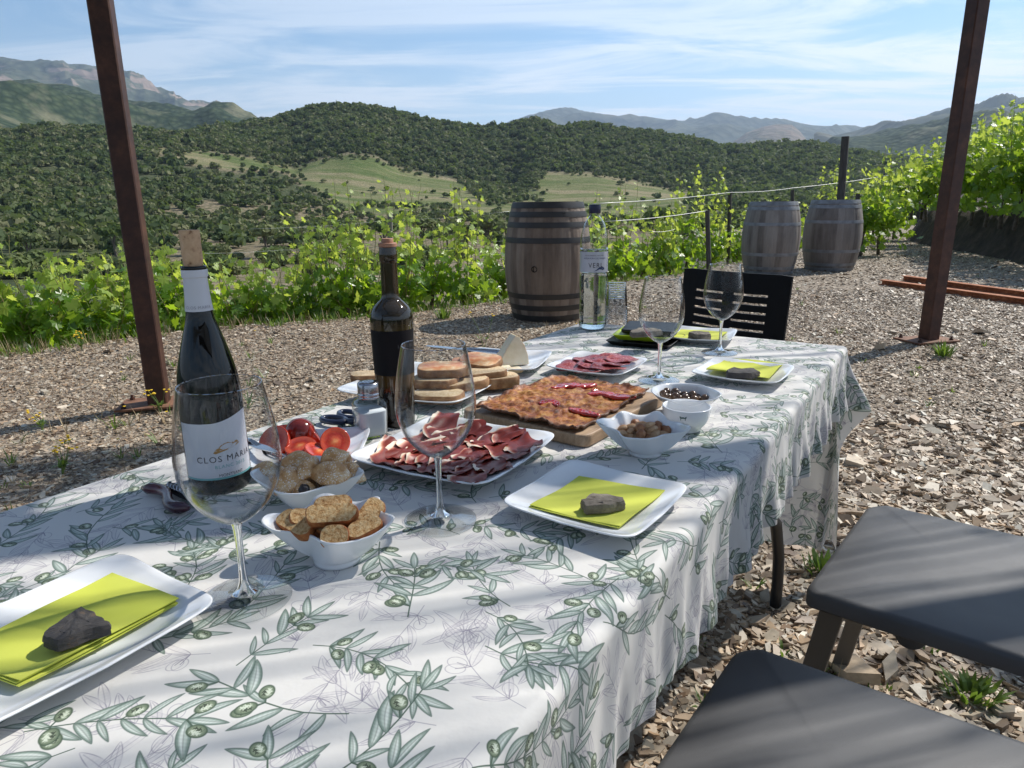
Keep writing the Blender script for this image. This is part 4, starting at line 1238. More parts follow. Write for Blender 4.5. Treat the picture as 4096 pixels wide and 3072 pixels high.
        for i in range(1, len(pts)):
            px, py, pa = pts[i]
            for sd in (1, -1):
                if r.uniform() < .20: continue
                la = pa + sd * r.uniform(.30, 1.15); LL = sc * r.uniform(.034, .060)
                leaf(px, py, la, LL, LL * r.uniform(.17, .25), style, sd * r.uniform(-.25, .4))
            if i % 3 == 1 and r.uniform() < .85:
                for q in range(r.integers(1, 4)):
                    oa = pa + r.choice([-1, 1]) * r.uniform(.5, 1.3); dl = sc * r.uniform(.014, .022)
                    ol.append((px, py, px + math.cos(oa) * dl, py + math.sin(oa) * dl, oa + r.uniform(-.5, .5)))
        leaf(pts[-1][0], pts[-1][1], pts[-1][2], .042 * sc, .010 * sc, style)
        for x0, y0, x1, y1, oa in ol:
            line(x0, y0, x1, y1, .0007 if style == 'green' else .0004, col, .9)
            ll = sc * r.uniform(.018, .023); olive(x1, y1, oa, ll, ll * .74, style)
    def spots(n, seed):
        """evenly spread points (best candidate) on the repeating tile"""
        q = np.random.default_rng(seed); out = [q.uniform(0, size, 2)]
        while len(out) < n:
            C = q.uniform(0, size, (60, 2)); d = np.abs(C[:, None] - np.array(out)[None]); d = np.minimum(d, size - d)
            out.append(C[np.argmax(np.hypot(d[..., 0], d[..., 1]).min(1))])
        return out
    for x, y in spots(44, 5):
        a = r.uniform(0, 6.28); L = r.uniform(.08, .13); sprig(x - math.cos(a) * L / 2, y - math.sin(a) * L / 2, a, L, 'grey', .80)
    for x, y in spots(46, 9):
        a = r.uniform(0, 6.28); L = r.uniform(.085, .14); sprig(x - math.cos(a) * L / 2, y - math.sin(a) * L / 2, a, L, 'green', r.uniform(.66, .84))
    im = bpy.data.images.new("olive_print", N, N)
    buf = np.ones((N, N, 4), np.float32); buf[..., :3] = np.clip(img, 0, 1)
    im.pixels.foreach_set(buf.ravel()); im.update(); im.pack()
    return im
OP = draw_print()
cloth_m, nt, b = nmat("olive_print_cloth")
ti = nt.nodes.new("ShaderNodeTexImage"); ti.image = OP; ti.extension = 'REPEAT'
uvn = nt.nodes.new("ShaderNodeUVMap"); uvn.uv_map = "UVMap"
nt.links.new(uvn.outputs[0], ti.inputs[0])
hs = nt.nodes.new("ShaderNodeHueSaturation"); hs.inputs['Value'].default_value = 0.88; hs.inputs['Saturation'].default_value = 0.80
nt.links.new(ti.outputs[0], hs.inputs['Color']); nt.links.new(hs.outputs[0], b.inputs['Base Color'])
b.inputs['Roughness'].default_value = .75; b.inputs['Sheen Weight'].default_value = .15
_, wn_ = noise_tex(nt, 11, 5, .6, stretch=(1, 1, .5)); bump(nt, b, wn_, .45, .006)
tlc = nt.nodes.new("ShaderNodeBsdfTranslucent"); nt.links.new(hs.outputs[0], tlc.inputs[0])
mxs = nt.nodes.new("ShaderNodeMixShader"); mxs.inputs[0].default_value = .16
nt.links.new(b.outputs[0], mxs.inputs[1]); nt.links.new(tlc.outputs[0], mxs.inputs[2]); nt.links.new(mxs.outputs[0], nt.nodes["Material Output"].inputs[0])

# ---- cloth shape: flat on the top, rounded over the edge, hanging in folds
OS, OE = .170, .62          # overhang at the sides and at the ends
ss = np.concatenate([np.linspace(S0 - OE, S0, 40)[:-1], np.linspace(S0, S1, 620), np.linspace(S1, S1 + OE, 110)[1:]])
ts = np.concatenate([np.linspace(T0 - OS, T0, 40)[:-1], np.linspace(T0, T1, 110), np.linspace(T1, T1 + OS, 60)[1:]])
SS, TT = np.meshgrid(ss, ts)
cs_, ct_ = np.clip(SS, S0, S1), np.clip(TT, T0, T1)
ds, dt = SS - cs_, TT - ct_
dd = np.hypot(ds, dt); safe = np.where(dd > 1e-9, dd, 1)
os_, ot_ = ds / safe, dt / safe
# arclength coordinate along the rim, for the folds
corner = (np.abs(ds) > 1e-9) & (np.abs(dt) > 1e-9)
phi = np.arctan2(np.abs(dt), np.abs(ds))
fold_s = .42 * np.sin(SS * 27 + 1.3 * np.sin(SS * 5.1) + dd * 5) + .36 * np.sin(SS * 61 + 2.4 * np.sin(SS * 7) - dd * 14) + .30 * np.sin(SS * 107 + .5 + dd * 22 + 1.5 * np.sin(SS * 13)) + .12 * np.sin(SS * 190 + 3 * np.sin(SS * 9))
fold_t = .6 * np.sin(TT * 19 + 1.0) + .35 * np.sin(TT * 41)
side = (np.abs(dt) > 1e-9) & ~corner
Rr = .014
ang = np.clip(dd / Rr, 0, np.pi / 2)
rest = np.maximum(dd - Rr * np.pi / 2, 0)
out = Rr * np.sin(ang); down = Rr * (1 - np.cos(ang)) + rest
amp = np.where(side, .0165 * (.5 + .5 * np.clip((SS - .2) / 1.1, 0, 1)), .035) * sstep(rest / .18)
foldv = np.where(side, fold_s, fold_t)
# corners: folds run down the diagonal, the corner tip stands out from the table
cfl = np.cos(phi * 6.0) * .045 * sstep(rest / .2)
ofs = np.where(corner, rest * (.10 + .14 * np.sin(2 * phi)) + cfl, amp * (foldv + .6))
# blend side folds out near the corners
out = out + ofs
down = np.sqrt(np.maximum(down ** 2 - (ofs * .9) ** 2 * (rest > 0), 0)) * (rest > 0) + down * (rest <= 0)
Sx = cs_ + os_ * out; Tx = ct_ + ot_ * out
# gathers seen over the right edge: the top carries soft ripples near the rim
ripple = .0022 * np.sin(SS * 44 + TT * 9 + 1.5 * np.sin(SS * 6)) * np.exp(-((TT - T1) / .06) ** 2) + .0012 * smooth_noise(SS, TT, 16, 4) * np.where(dd > 0, 0, 1)
Z = TZ + .0015 - down + ripple
X = US[0] * Sx + UT[0] * Tx; Y = US[1] * Sx + UT[1] * Tx
ny, nx = X.shape
i = np.arange(ny * nx).reshape(ny, nx)
Q = np.stack([i[:-1, :-1].ravel(), i[:-1, 1:].ravel(), i[1:, 1:].ravel(), i[1:, :-1].ravel()], 1)[:, ::-1]
uv = np.stack([(SS.ravel() * .98 + TT.ravel() * .2) / .60, (TT.ravel() * .98 - SS.ravel() * .2) / .60], 1)
cl = mesh("tablecloth", np.stack([X.ravel(), Y.ravel(), Z.ravel()], 1), Q, cloth_m, smooth=True, uvs=uv)
tag(cl, "white tablecloth printed with green olive sprigs hanging over the long table", "tablecloth")

# ================================================================ CHAIRS
chair_m, nt, b = nmat("charcoal_plastic")
b.inputs['Base Color'].default_value = (.040, .042, .047, 1); b.inputs['Roughness'].default_value = .48
_, n1 = noise_tex(nt, 900, 3, .7); bump(nt, b, n1, .35, .0008)
_, n2 = noise_tex(nt, 5, 4, .5); nt.links.new(ramp(nt, n2, [(.3, (.062, .063, .068)), (.7, (.105, .106, .110))]), b.inputs['Base Color'])
frame_m = simple("brown_grey_steel", (.15, .135, .115), .45, metal=.4)
def rrect(w, h, r_, n=6):
    P = []
    for cx, cy, a in ((w / 2 - r_, h / 2 - r_, 0), (-w / 2 + r_, h / 2 - r_, 90), (-w / 2 + r_, -h / 2 + r_, 180), (w / 2 - r_, -h / 2 + r_, 270)):
        for k in range(n + 1):
            t = R(a + 90 * k / n); P.append((cx + r_ * math.cos(t), cy + r_ * math.sin(t)))
    return P
def slatted_back(W_, H_, slots, mat, name, parent):
    """board with rounded top corners and level slots cut through it, in local x-z, slightly curved"""
    xs = [-W_ / 2, -W_ * .36, -.012, .012, W_ * .36, W_ / 2]
    zs = [0]; solid = []
    for a, c in slots: zs += [a, c]
    zs.append(H_)
    xs = sorted(set([round(x, 4) for x in list(np.linspace(-W_ / 2, W_ / 2, 13)) + [-W_ * .34, W_ * .34, -.02, .02]]))
    V = []; Fq = []; th = .011
    def pt(x, z, y): return (x, y - .035 * (1 - (2 * x / W_) ** 2) + .10 * z, z - (.005 * max(0, (abs(x) - W_ / 2 + .03) / .03) ** 2 if z >= H_ - 1e-6 else 0))
    cells = {}
    for i in range(len(xs) - 1):
        for j in range(len(zs) - 1):
            xm = (xs[i] + xs[i + 1]) / 2
            slot = (j % 2 == 1) and abs(xm) < W_ * .34 and abs(xm) > .02
            cells[i, j] = not slot
    def vid(x, z, s):
        V.append(pt(x, z, s * th / 2)); return len(V) - 1
    for (i, j), ok in cells.items():
        if not ok: continue
        a = [(xs[i], zs[j]), (xs[i + 1], zs[j]), (xs[i + 1], zs[j + 1]), (xs[i], zs[j + 1])]
        f = [vid(x, z, -1) for x, z in a]; k = [vid(x, z, 1) for x, z in a]
        Fq.append(tuple(f)); Fq.append(tuple(k[::-1]))
        for e, (di, dj) in enumerate(((0, -1), (1, 0), (0, 1), (-1, 0))):
            if not cells.get((i + di, j + dj), False):
                e2 = (e + 1) % 4; Fq.append((f[e2], f[e], k[e], k[e2]))
    o = mesh(name, V, Fq, mat, parent)
    import bmesh
    bm = bmesh.new(); bm.from_mesh(o.data); bmesh.ops.remove_doubles(bm, verts=bm.verts, dist=.0002); bm.to_mesh(o.data); bm.free()
    return o
def chair(fl, ang, label, W_=.47, D=.45, cm=None):
    """fl: middle of the seat's front edge, ang: direction from the front edge to the back"""
    root = empty("garden_chair", (fl.x, fl.y, float(gz(fl.x, fl.y))), ang - math.pi / 2, label, "chair", "dark plastic chairs")
    P = rrect(W_, D, .035); n = len(P)
    mb = MB(); V = []; Fq = []
    levels = [(1.0, .422), (1.0, .444), (.985, .4515), (.95, .4535), (.6, .4500), (.2, .4475)]
    for sc, z in levels:
        for x, y in P:
            zz = z
            if sc > .9: zz -= .012 * sstep((-y - D / 2 + .06) / .06)       # front edge rolls down
            V.append((x * sc, y * sc + D / 2, zz))
    for L in range(len(levels) - 1):
        for k in range(n): Fq.append((L * n + k, L * n + (k + 1) % n, (L + 1) * n + (k + 1) % n, (L + 1) * n + k))
    Fq.append(tuple(range(n))[::-1]); Fq.append(tuple((len(levels) - 1) * n + k for k in range(n)))
    o = mesh("seat", V, Fq, cm or chair_m, root, smooth=True); o.data.set_sharp_from_angle(angle=R(60))
    for sx in (-1, 1):
        for y0, y1, zt in ((.05, -.015, .425), (D - .05, D + .07, .425)):
            mb = MB()
            a = Vector((sx * (W_ / 2 - .028), y0, zt)); c_ = Vector((sx * (W_ / 2 - .018), y1, 0))
            V = []
            for q, hx, hy in ((a, .008, .020), (c_, .008, .017)):
                V += [(q.x - hx, q.y - hy, q.z), (q.x + hx, q.y - hy, q.z), (q.x + hx, q.y + hy, q.z), (q.x - hx, q.y + hy, q.z)]
            mb.add(V, [(0, 1, 2, 3), (7, 6, 5, 4), (0, 4, 5, 1), (1, 5, 6, 2), (2, 6, 7, 3), (3, 7, 4, 0)])
            mb.build("leg", frame_m, root, bevel=.002)
        mb = MB(); mb.lathe([(0, -.012), (.022, -.012), (.026, 0), (.022, .012), (0, .012)], 16)
        k = mb.build("pivot_knob", chair_m, root, smooth=True); k.location = (sx * (W_ / 2 - .03), .17, .412); k.rotation_euler = (0, R(90), 0)
        mb = MB(); mb.tube([(sx * (W_ / 2 - .02), D - .03, .42), (sx * (W_ / 2 - .02), D + .02, .62)], .011, 8); mb.build("back_support", frame_m, root, smooth=True)
    bo = slatted_back(W_, .34, [(.126, .135), (.159, .168), (.191, .200), (.224, .233), (.256, .265)], cm or chair_m, "backrest", root)
    bo.location = (0, D + .05, .505)
    return root
# two seats on the right of the table: front edge runs between the two given corners
def by_corners(near_px, far_px, label):
    A = PZ(*near_px, .452); B = PZ(*far_px, .452)
    mid = (A + B) / 2; d = (B - A).normalized(); back = Vector((d.y, -d.x, 0))
    return chair(mid, math.atan2(back.y, back.x), label, W_=.47)
by_corners((3210, 2345), (3478, 1994), "charcoal plastic chair, the farther of the two seats beside the right edge of the table")
A = PZ(2958, 2548, .452); dv = Vector((math.cos(R(53)), math.sin(R(53)), 0)); mid = A - dv * .235
back = Vector((dv.y, -dv.x, 0))
chair(mid, math.atan2(back.y, back.x), "charcoal plastic chair, the nearer seat at the bottom right corner")
# chair at the far end of the table, seen from its seat side
A = T(2712, 1078, .10); B = T(3145, 1112, .10); mid = (A + B) / 2; d = (B - A).normalized(); toward = Vector((d.y, -d.x, 0))
if toward.dot(Vector((-mid.x, -mid.y, 0))) < 0: toward = -toward
fr_ = mid + toward * (.45 + .034)
chair(Vector((fr_.x, fr_.y, 0)), math.atan2(-toward.y, -toward.x), "black slatted chair standing behind the far end of the table", W_=(B - A).length, cm=simple("black_plastic", (.006, .006, .007), .6, spec=.15))
# ================================================================ TABLEWARE
TOP = 0.0025      # cloth surface above TZ
china = simple("white_china", (.80, .81, .82), .12, coat=.4)
china.node_tree.nodes["Principled BSDF"].inputs['Coat Roughness'].default_value = .04
def sq_from_px(corners, z, size=None):
    """centre, side and angle of a square plate from its four photographed corners (left, back, right, front)"""
    P = [T(u, v, z) for u, v in corners]
    c = sum(P, Vector()) / 4
    d = ((P[1] - P[0]) + (P[2] - P[3])); a = math.atan2(d.y, d.x)
    L = size or sum((P[i] - P[(i + 1) % 4]).length for i in range(4)) / 4
    return c, L, a
def plate(c, L, a, label, mat=None, group="white square plates", H=.017, name="square_plate", flat=.62, L2=None, zbase=TOP, cr=.15):
    L2 = L2 or L
    root_z = TZ + zbase
    n = 72
    def ring(sc, z, bulge):
        P = []
        for k in range(n):
            t = 2 * math.pi * k / n
            e = 2.0 / (9.0 - 4.0 * bulge)
            x = abs(math.cos(t)) ** e * (1 if math.cos(t) >= 0 else -1); y = abs(math.sin(t)) ** e * (1 if math.sin(t) >= 0 else -1)
            P.append((x * L / 2 * sc, y * L2 / 2 * sc, z))
        return P
    rings = []
    # underside from the foot out to the rim, then the upper side back in
    for sc, z, bl in ((.0001, .003, 1), (.48, .003, 1), (.50, 0, 1), (.54, 0, 1), (.56, .004, 1), (.80, .0095, .6), (.97, H - .003, 0), (1.0, H - .0012, 0), (1.0, H, 0), (.985, H + .0004, 0), (.93, H - .0016, 0), (.80, H * .62, .4), (flat, .0065, 1), (.52, .0055, 1), (.25, .005, 1), (.0001, .005, 1)):
        rings.append(ring(sc, z, bl))
    V = [p for r_ in rings for p in r_]
    # corners lift a little more than the sides
    V2 = []
    for x, y, z in V:
        q = max(0, abs(x) / (L / 2) + abs(y) / (L2 / 2) - 1.15); V2.append((x, y, z + .005 * min(q, 1) * min(1.2, L / .18)))
    Fq = []
    for i in range(len(rings) - 1):
        for k in range(n): Fq.append((i * n + k, i * n + (k + 1) % n, (i + 1) * n + (k + 1) % n, (i + 1) * n + k))
    o = mesh(name, V2, Fq, mat or china, smooth=True, loc=(c.x, c.y, root_z)); o.rotation_euler.z = a
    return tag(o, label, "plate", group)

P1c, P1L, P1a = sq_from_px([(1987, 2016), (2275, 1845), (2763, 1944), (2540, 2161)], .02, .18)
plate(P1c, P1L, P1a, "white square plate with lime napkin between the ham plate and the chairs")
P3c, P3L, P3a = sq_from_px([(2756, 1492), (2853, 1431), (3189, 1466), (3110, 1537)], .02, .18)
plate(P3c, P3L, P3a, "white square plate with lime napkin near the far right corner of the table")
P4c, P4L, P4a = sq_from_px([(2640, 1356), (2700, 1294), (2960, 1318), (2905, 1371)], .02, .18)
plate(P4c, P4L, P4a, "white square plate with lime napkin in front of the slatted chair at the far end")
# near left plate is cut by the frame: two corners are known
A = T(481, 2215, .02); B = T(883, 2414, .02); d = (B - A).normalized(); nrm_ = Vector((d.y, -d.x, 0))
nrm_ = nrm_ if nrm_.y < 0 else -nrm_
P2c = (A + B) / 2 + nrm_ * .105; P2a = math.atan2(d.y, d.x); P2L = .178
plate(P2c, P2L, P2a, "white oblong plate with folded lime napkin in the near left corner", L2=.215)
HMc, HML, HMa = sq_from_px([(1383, 1846), (1761, 1649), (2241, 1742), (1889, 1959)], .022)
plate(HMc, HML, HMa, "largest white square plate, spread with slices of cured ham", H=.019)
SLc, SLL, SLa = sq_from_px([(2194, 1462), (2285, 1404), (2625, 1444), (2468, 1506)], .02)
plate(SLc, SLL, SLa, "white square plate of red salami slices behind the flatbread")
TMc, TML, TMa = sq_from_px([(985, 1820), (1085, 1700), (1478, 1762), (1400, 1905)], .018)
plate(TMc, TML, TMa, "white square plate of cut tomatoes between the two dark bottles", H=.017)
BRc, BRL, BRa = sq_from_px([(1393, 1556), (1600, 1440), (2066, 1512), (1770, 1640)], .018)
plate(BRc, BRL, BRa, "white square plate stacked with tomato bread slices", H=.018)
CHc = T(1960, 1445, .018); CHa = BRa + .12
plate(CHc + Vector((.03, .02, 0)), .20, CHa, "white square plate holding the cheese wedge and a knife", H=.016)

# ---- napkins and stones
lime = simple("lime_paper", (.62, .66, .085), .85, c2=(.69, .72, .12), scale=9, bumps=.12, bscale=500, bdist=.0004)
_nt = lime.node_tree
tl = _nt.nodes.new("ShaderNodeBsdfTranslucent"); tl.inputs[0].default_value = (.55, .70, .05, 1)
mx_ = _nt.nodes.new("ShaderNodeMixShader"); mx_.inputs[0].default_value = .16
_nt.links.new(_nt.nodes["Principled BSDF"].outputs[0], mx_.inputs[1]); _nt.links.new(tl.outputs[0], mx_.inputs[2]); _nt.links.new(mx_.outputs[0], _nt.nodes["Material Output"].inputs[0])
def napkin(corners, label, z=.012, layers=3, curl=.006, seed=1, spread=.0022):
    P = [T(u, v, z) for u, v in corners]
    c = sum(P, Vector()) / 4
    rs = np.random.default_rng(seed); n = 14
    V = []; Fq = []
    for L in range(layers):
        off = np.array([rs.uniform(-.003, .003), rs.uniform(-.003, .003)]) * (layers - 1 - L)
        base = len(V)
        for dz in (0, .0009):
            for j in range(n + 1):
                for i in range(n + 1):
                    a, b_ = i / n, j / n
                    q = P[0] * (1 - a) * (1 - b_) + P[1] * a * (1 - b_) + P[2] * a * b_ + P[3] * (1 - a) * b_
                    x, y = q.x - c.x + off[0], q.y - c.y + off[1]
                    e = max(abs(a - .5), abs(b_ - .5)) * 2
                    zz = curl * max(0, e - .45) ** 1.5 * (1.2 + .5 * math.sin(a * 5 + b_ * 4 + seed)) + .0012 * math.sin(a * 6 + L) * math.sin(b_ * 5 + seed)
                    V.append((x, y, zz + L * spread * (.5 + .5 * e) + dz))
        m_ = (n + 1) ** 2
        for j in range(n):
            for i in range(n):
                k = base + j * (n + 1) + i
                Fq.append((k + m_, k + m_ + 1, k + m_ + n + 2, k + m_ + n + 1)); Fq.append((k, k + n + 1, k + n + 2, k + 1))
        bd = [j for j in range(n)] + [j * (n + 1) + n for j in range(n)] + [n * (n + 1) + n - j for j in range(n)] + [(n - j) * (n + 1) for j in range(n)]
        for q in range(len(bd)):
            a1, a2 = base + bd[q], base + bd[(q + 1) % len(bd)]
            Fq.append((a1, a2, a2 + m_, a1 + m_))
    o = mesh("paper_napkin", V, Fq, lime, smooth=True, loc=(c.x, c.y, TZ + z)); o.data.set_sharp_from_angle(angle=R(50))
    tag(o, label, "napkin", "lime green napkins")
    return c, z + (layers - 1) * spread * .6 + .002
stone_m, nt, b = nmat("slate_stone")
_, n1 = noise_tex(nt, 40, 6, .7); _, n2 = noise_tex(nt, 120, 4, .7, stretch=(1, 1, 6))
nt.links.new(ramp(nt, n1, [(.32, (.075, .060, .045)), (.52, (.17, .145, .115)), (.72, (.30, .265, .21))]), b.inputs['Base Color'])
b.inputs['Roughness'].default_value = .8; bump(nt, b, n2, .7, .002)
stone_d, nt, b = nmat("dark_slate_stone")
_, n1 = noise_tex(nt, 45, 6, .7); _, n2 = noise_tex(nt, 120, 4, .7, stretch=(1, 1, 6))
nt.links.new(ramp(nt, n1, [(.36, (.028, .026, .028)), (.60, (.060, .052, .047)), (.76, (.17, .10, .05))]), b.inputs['Base Color'])
b.inputs['Roughness'].default_value = .75; bump(nt, b, n2, .7, .002)
def slate(pxs, z, h, label, mat=None, seed=0):
    P = [T(u, v, z + h) for u, v in pxs]; c = sum(P, Vector()) / len(P)
    rs = np.random.default_rng(seed)
    poly = [(p.x - c.x, p.y - c.y) for p in P]
    # refine the outline
    out = []
    for i in range(len(poly)):
        a, b_ = np.array(poly[i]), np.array(poly[(i + 1) % len(poly)])
        for k in range(4):
            q = a + (b_ - a) * k / 4 + (rs.normal(0, .0009, 2) if k else 0); out.append(q)
    n = len(out); V = []; Fq = []
    for f, zz in ((.93, 0), (1.02, h * .12), (1.0, h * .45), (1.03, h * .55), (.98, h * .9), (.95, h), (.5, h * 1.04)):
        for k, q in enumerate(out):
            w = 1 + rs.normal(0, .012)
            V.append((q[0] * f * w, q[1] * f * w, zz + (rs.normal(0, h * .035) if zz > 0 else 0)))
    for L in range(6):
        for k in range(n): Fq.append((L * n + k, L * n + (k + 1) % n, (L + 1) * n + (k + 1) % n, (L + 1) * n + k))
    Fq.append(tuple(range(n))[::-1]); Fq.append(tuple(6 * n + k for k in range(n)))
    o = mesh("slate_stone", V, Fq, mat or stone_m, loc=(c.x, c.y, TZ + z))
    return tag(o, label, "stone", "stones weighing down the napkins")
Z5 = lambda cx, cy: (1300 + cx * .6329, 1250 + cy * .6329)
Z6 = lambda cx, cy: (2300 + cx * .4069, 1350 + cy * .4069)
Z2 = lambda cx, cy: (900 + cx * .45204, 1550 + cy * .45204)
Z3 = lambda cx, cy: (1350 + cx * .4069, 1250 + cy * .4069)
Z7 = lambda cx, cy: (cx * .6329, 2022 + cy * .6329)
ZA = lambda cx, cy: (2300 + cx * .4069, 800 + cy * .4069)
_, zn = napkin([Z5(1295, 1237), Z5(1605, 1052), Z5(2150, 1137), Z5(1865, 1368)], "lime napkin lying flat on the plate right of the ham, under a brown stone", seed=2, curl=.003, layers=2, spread=.0012)
slate([Z5(1615, 1180), Z5(1690, 1137), Z5(1890, 1168), Z5(1895, 1192), Z5(1800, 1212), Z5(1650, 1222)], zn, .012, "flat grey brown slate stone on the lime napkin right of the ham", seed=3)
_, zn = napkin([Z7(-340, 1010), Z7(715, 458), Z7(1135, 625), Z7(135, 1150)], "thick folded lime napkin on the near left plate", layers=4, spread=.0017, seed=5, curl=.002)
slate([Z7(515, 632), Z7(655, 705), Z7(690, 742), Z7(480, 812), Z7(360, 852), Z7(265, 820), Z7(300, 775)], zn + .004, .012, "dark triangular slate stone on the folded napkin at the near left", stone_d, seed=4)
_, zn = napkin([Z6(1288, 352), Z6(1480, 238), Z6(2058, 290), Z6(1905, 420)], "lime napkin with raised wavy edges on the plate near the far right corner", layers=2, seed=7, curl=.012, spread=.0015)
slate([Z6(1490, 318), Z6(1560, 290), Z6(1620, 302), Z6(1760, 300), Z6(1820, 330), Z6(1740, 350), Z6(1500, 345)], zn, .013, "dark brown slate stone on the napkin near the far right corner", stone_d, seed=6)
_, zn = napkin([ZA(960, 1375), ZA(1060, 1255), ZA(1525, 1285), ZA(1410, 1383)], "lime napkin on the far plate in front of the slatted chair", layers=2, seed=8, curl=.004, spread=.0015)
slate([ZA(1115, 1302), ZA(1160, 1285), ZA(1320, 1292), ZA(1337, 1318), ZA(1200, 1322)], zn, .018, "blocky layered slate stone on the far plate's napkin", stone_m, seed=9)
# ---- stack of black and lime square dishes
blackd = simple("black_lacquer", (.006, .006, .006), .4, spec=.25)
bc = T(*ZA(690, 1395), .0)
stk = [("black_dish", blackd, .175, 0.0, "wide black square dish at the bottom of the far dark stack", .012), ("lime_dish", simple("lime_lacquer", (.42, .58, .02), .35), .150, .013, "lime green square dish between the black dishes of the stack", .013), ("black_dish", blackd, .145, .026, "black square dish on top of the lime dish, carrying a brown stone", .013)]
for i, (nm, mt_, L_, zb_, lab, H_) in enumerate(stk):
    mb = MB()
    pr_ = rrect(L_, L_, .012, 4); n = len(pr_)
    V = []; Fq = []
    for sc, zz in ((.80, 0), (.86, 0), (1.0, H_), (.985, H_ + .0008), (.97, H_ - .001), (.80, .004), (.3, .004)):
        V += [(x * sc, y * sc, zz) for x, y in pr_]
    if i == 2:
        V = []
        for sc, zz in ((.84, 0), (.96, .002), (1.0, H_ * .5), (1.0, H_ - .002), (.975, H_), (.8, H_ - .0005), (.3, H_ - .001)): V += [(x * sc, y * sc, zz) for x, y in pr_]
    for L in range(6):
        for k in range(n): Fq.append((L * n + k, L * n + (k + 1) % n, (L + 1) * n + (k + 1) % n, (L + 1) * n + k))
    Fq.append(tuple(range(n))[::-1]); Fq.append(tuple(6 * n + k for k in range(n)))
    o = mesh(nm, V, Fq, mt_, smooth=True, loc=(bc.x + (.0, .0, .018)[i], bc.y + (-.012, .0, .012)[i], TZ + TOP + zb_)); o.data.set_sharp_from_angle(angle=R(35))
    o.rotation_euler.z = P4a + .08 * i - .05
    tag(o, lab, "dish", "stacked square dishes")
slate([ZA(540, 1290), ZA(620, 1255), ZA(800, 1258), ZA(860, 1280), ZA(700, 1300), ZA(560, 1305)], .042, .013, "reddish brown slate stone on top of the black dish stack", stone_m, seed=12)

# ---- wine glasses
gl_thin = thin_glass("wine_glass_wall", (.982, .988, .990), 1.5, 1.0, edge=.35)
gl_foot = thin_glass("wine_glass_foot", (.93, .945, .95), 1.5, 1.3)
gl_solid = real_glass("wine_glass_stem", (.97, .98, .985), 1.5)
def wine_glass(B, label, a=0.0):
    root = empty("wine_glass", (B.x, B.y, TZ + TOP), a, label, "wine glass", "empty stemmed wine glasses")
    # bowl heights follow the photographed outline
    bowl = [(.0045, .083), (.010, .0848), (.020, .0915), (.0315, .1030), (.0405, .118), (.0457, .134), (.0470, .148), (.0458, .166), (.0430, .186), (.0396, .204), (.0366, .2185)]
    def sm(pts, k=4):
        P = np.array(pts); t = np.arange(len(P)); tt = np.linspace(0, len(P) - 1, (len(P) - 1) * k + 1)
        out = []
        for q in tt:
            i = min(int(q), len(P) - 2); f = q - i
            p0 = P[max(i - 1, 0)]; p1 = P[i]; p2 = P[i + 1]; p3 = P[min(i + 2, len(P) - 1)]
            out.append(tuple(.5 * ((2 * p1) + (-p0 + p2) * f + (2 * p0 - 5 * p1 + 4 * p2 - p3) * f * f + (-p0 + 3 * p1 - 3 * p2 + p3) * f ** 3)))
        return out
    outer = sm(bowl)
    mb = MB(); mb.lathe(outer + [(.0363, .2190), (.0358, .2185)] + [(max(r_ - .0010, .001), z + .0006) for r_, z in outer[::-1] if z > .086] + [(0, .0862)], 64)
    mb.build("bowl", gl_thin, root, smooth=True)
    mb = MB()
    prof = [(0, .0862), (.004, .0855), (.0052, .082), (.0042, .076), (.0036, .064), (.0034, .045), (.0037, .028), (.0050, .018), (.0080, .0115), (.0125, .0078), (.020, .0050), (.032, .0032), (.0425, .0023), (.0438, .0015), (.0436, .0003), (.042, 0), (.030, .0008), (.012, .0016), (0, .0018)]
    st_ = sm(prof[:10], 3); mb.lathe(st_ + [(0, st_[-1][1] - .0001)], 64); mb.build("stem", gl_solid, root, smooth=True)
    ft_ = sm(prof[9:-1], 3); mb = MB(); mb.lathe(ft_, 64); mb.build("foot", gl_foot, root, smooth=True)
    return root
Bs = [(985, 2405), (1762, 2090), (2634, 1528), (2877, 1416)]
labs = ["nearest wine glass, standing in front of the white capped bottle", "wine glass standing in front of the ham plate", "wine glass behind the olive bowl, in front of the black dish stack", "farthest wine glass, seen against the slatted black chair"]
G1 = wine_glass(T(*Bs[0]), labs[0])
for (u, v), lb in zip(Bs[1:], labs[1:]):
    p = T(u, v); c = copy_tree(G1); c.location = (p.x, p.y, TZ + TOP); c["label"] = lb

# ---- writing helper: text turned into a thin mesh and wrapped round an upright cylinder
def text_mesh(txt, size, mat, name, parent, R_=None, a0=0.0, z=0.0, origin=None, spacing=1.0, lift=.0003, bold=0.0, xs=1.0, align='CENTER', ext=0.0):
    cu = bpy.data.curves.new("txt", 'FONT'); cu.body = txt; cu.size = size; cu.align_x = align; cu.space_character = spacing
    cu.offset = bold; cu.resolution_u = 3; cu.extrude = ext
    ob = bpy.data.objects.new("txt", cu); COL.objects.link(ob)
    dg = bpy.context.evaluated_depsgraph_get(); me = bpy.data.meshes.new_from_object(ob.evaluated_get(dg))
    V = np.array([v.co[:] for v in me.vertices]); Fq = [tuple(p.vertices) for p in me.polygons]
    bpy.data.objects.remove(ob); bpy.data.curves.remove(cu)
    V[:, 0] *= xs
    if R_ is not None:
        rad = R_(V[:, 1] + z) if callable(R_) else R_
        th = a0 + V[:, 0] / (R_ if not callable(R_) else R_(z))
        W_ = np.stack([(rad + lift) * np.cos(th), (rad + lift) * np.sin(th), V[:, 1] + z], 1)
        return mesh(name, W_, Fq, mat, parent)
    return mesh(name, V, Fq, mat, parent)
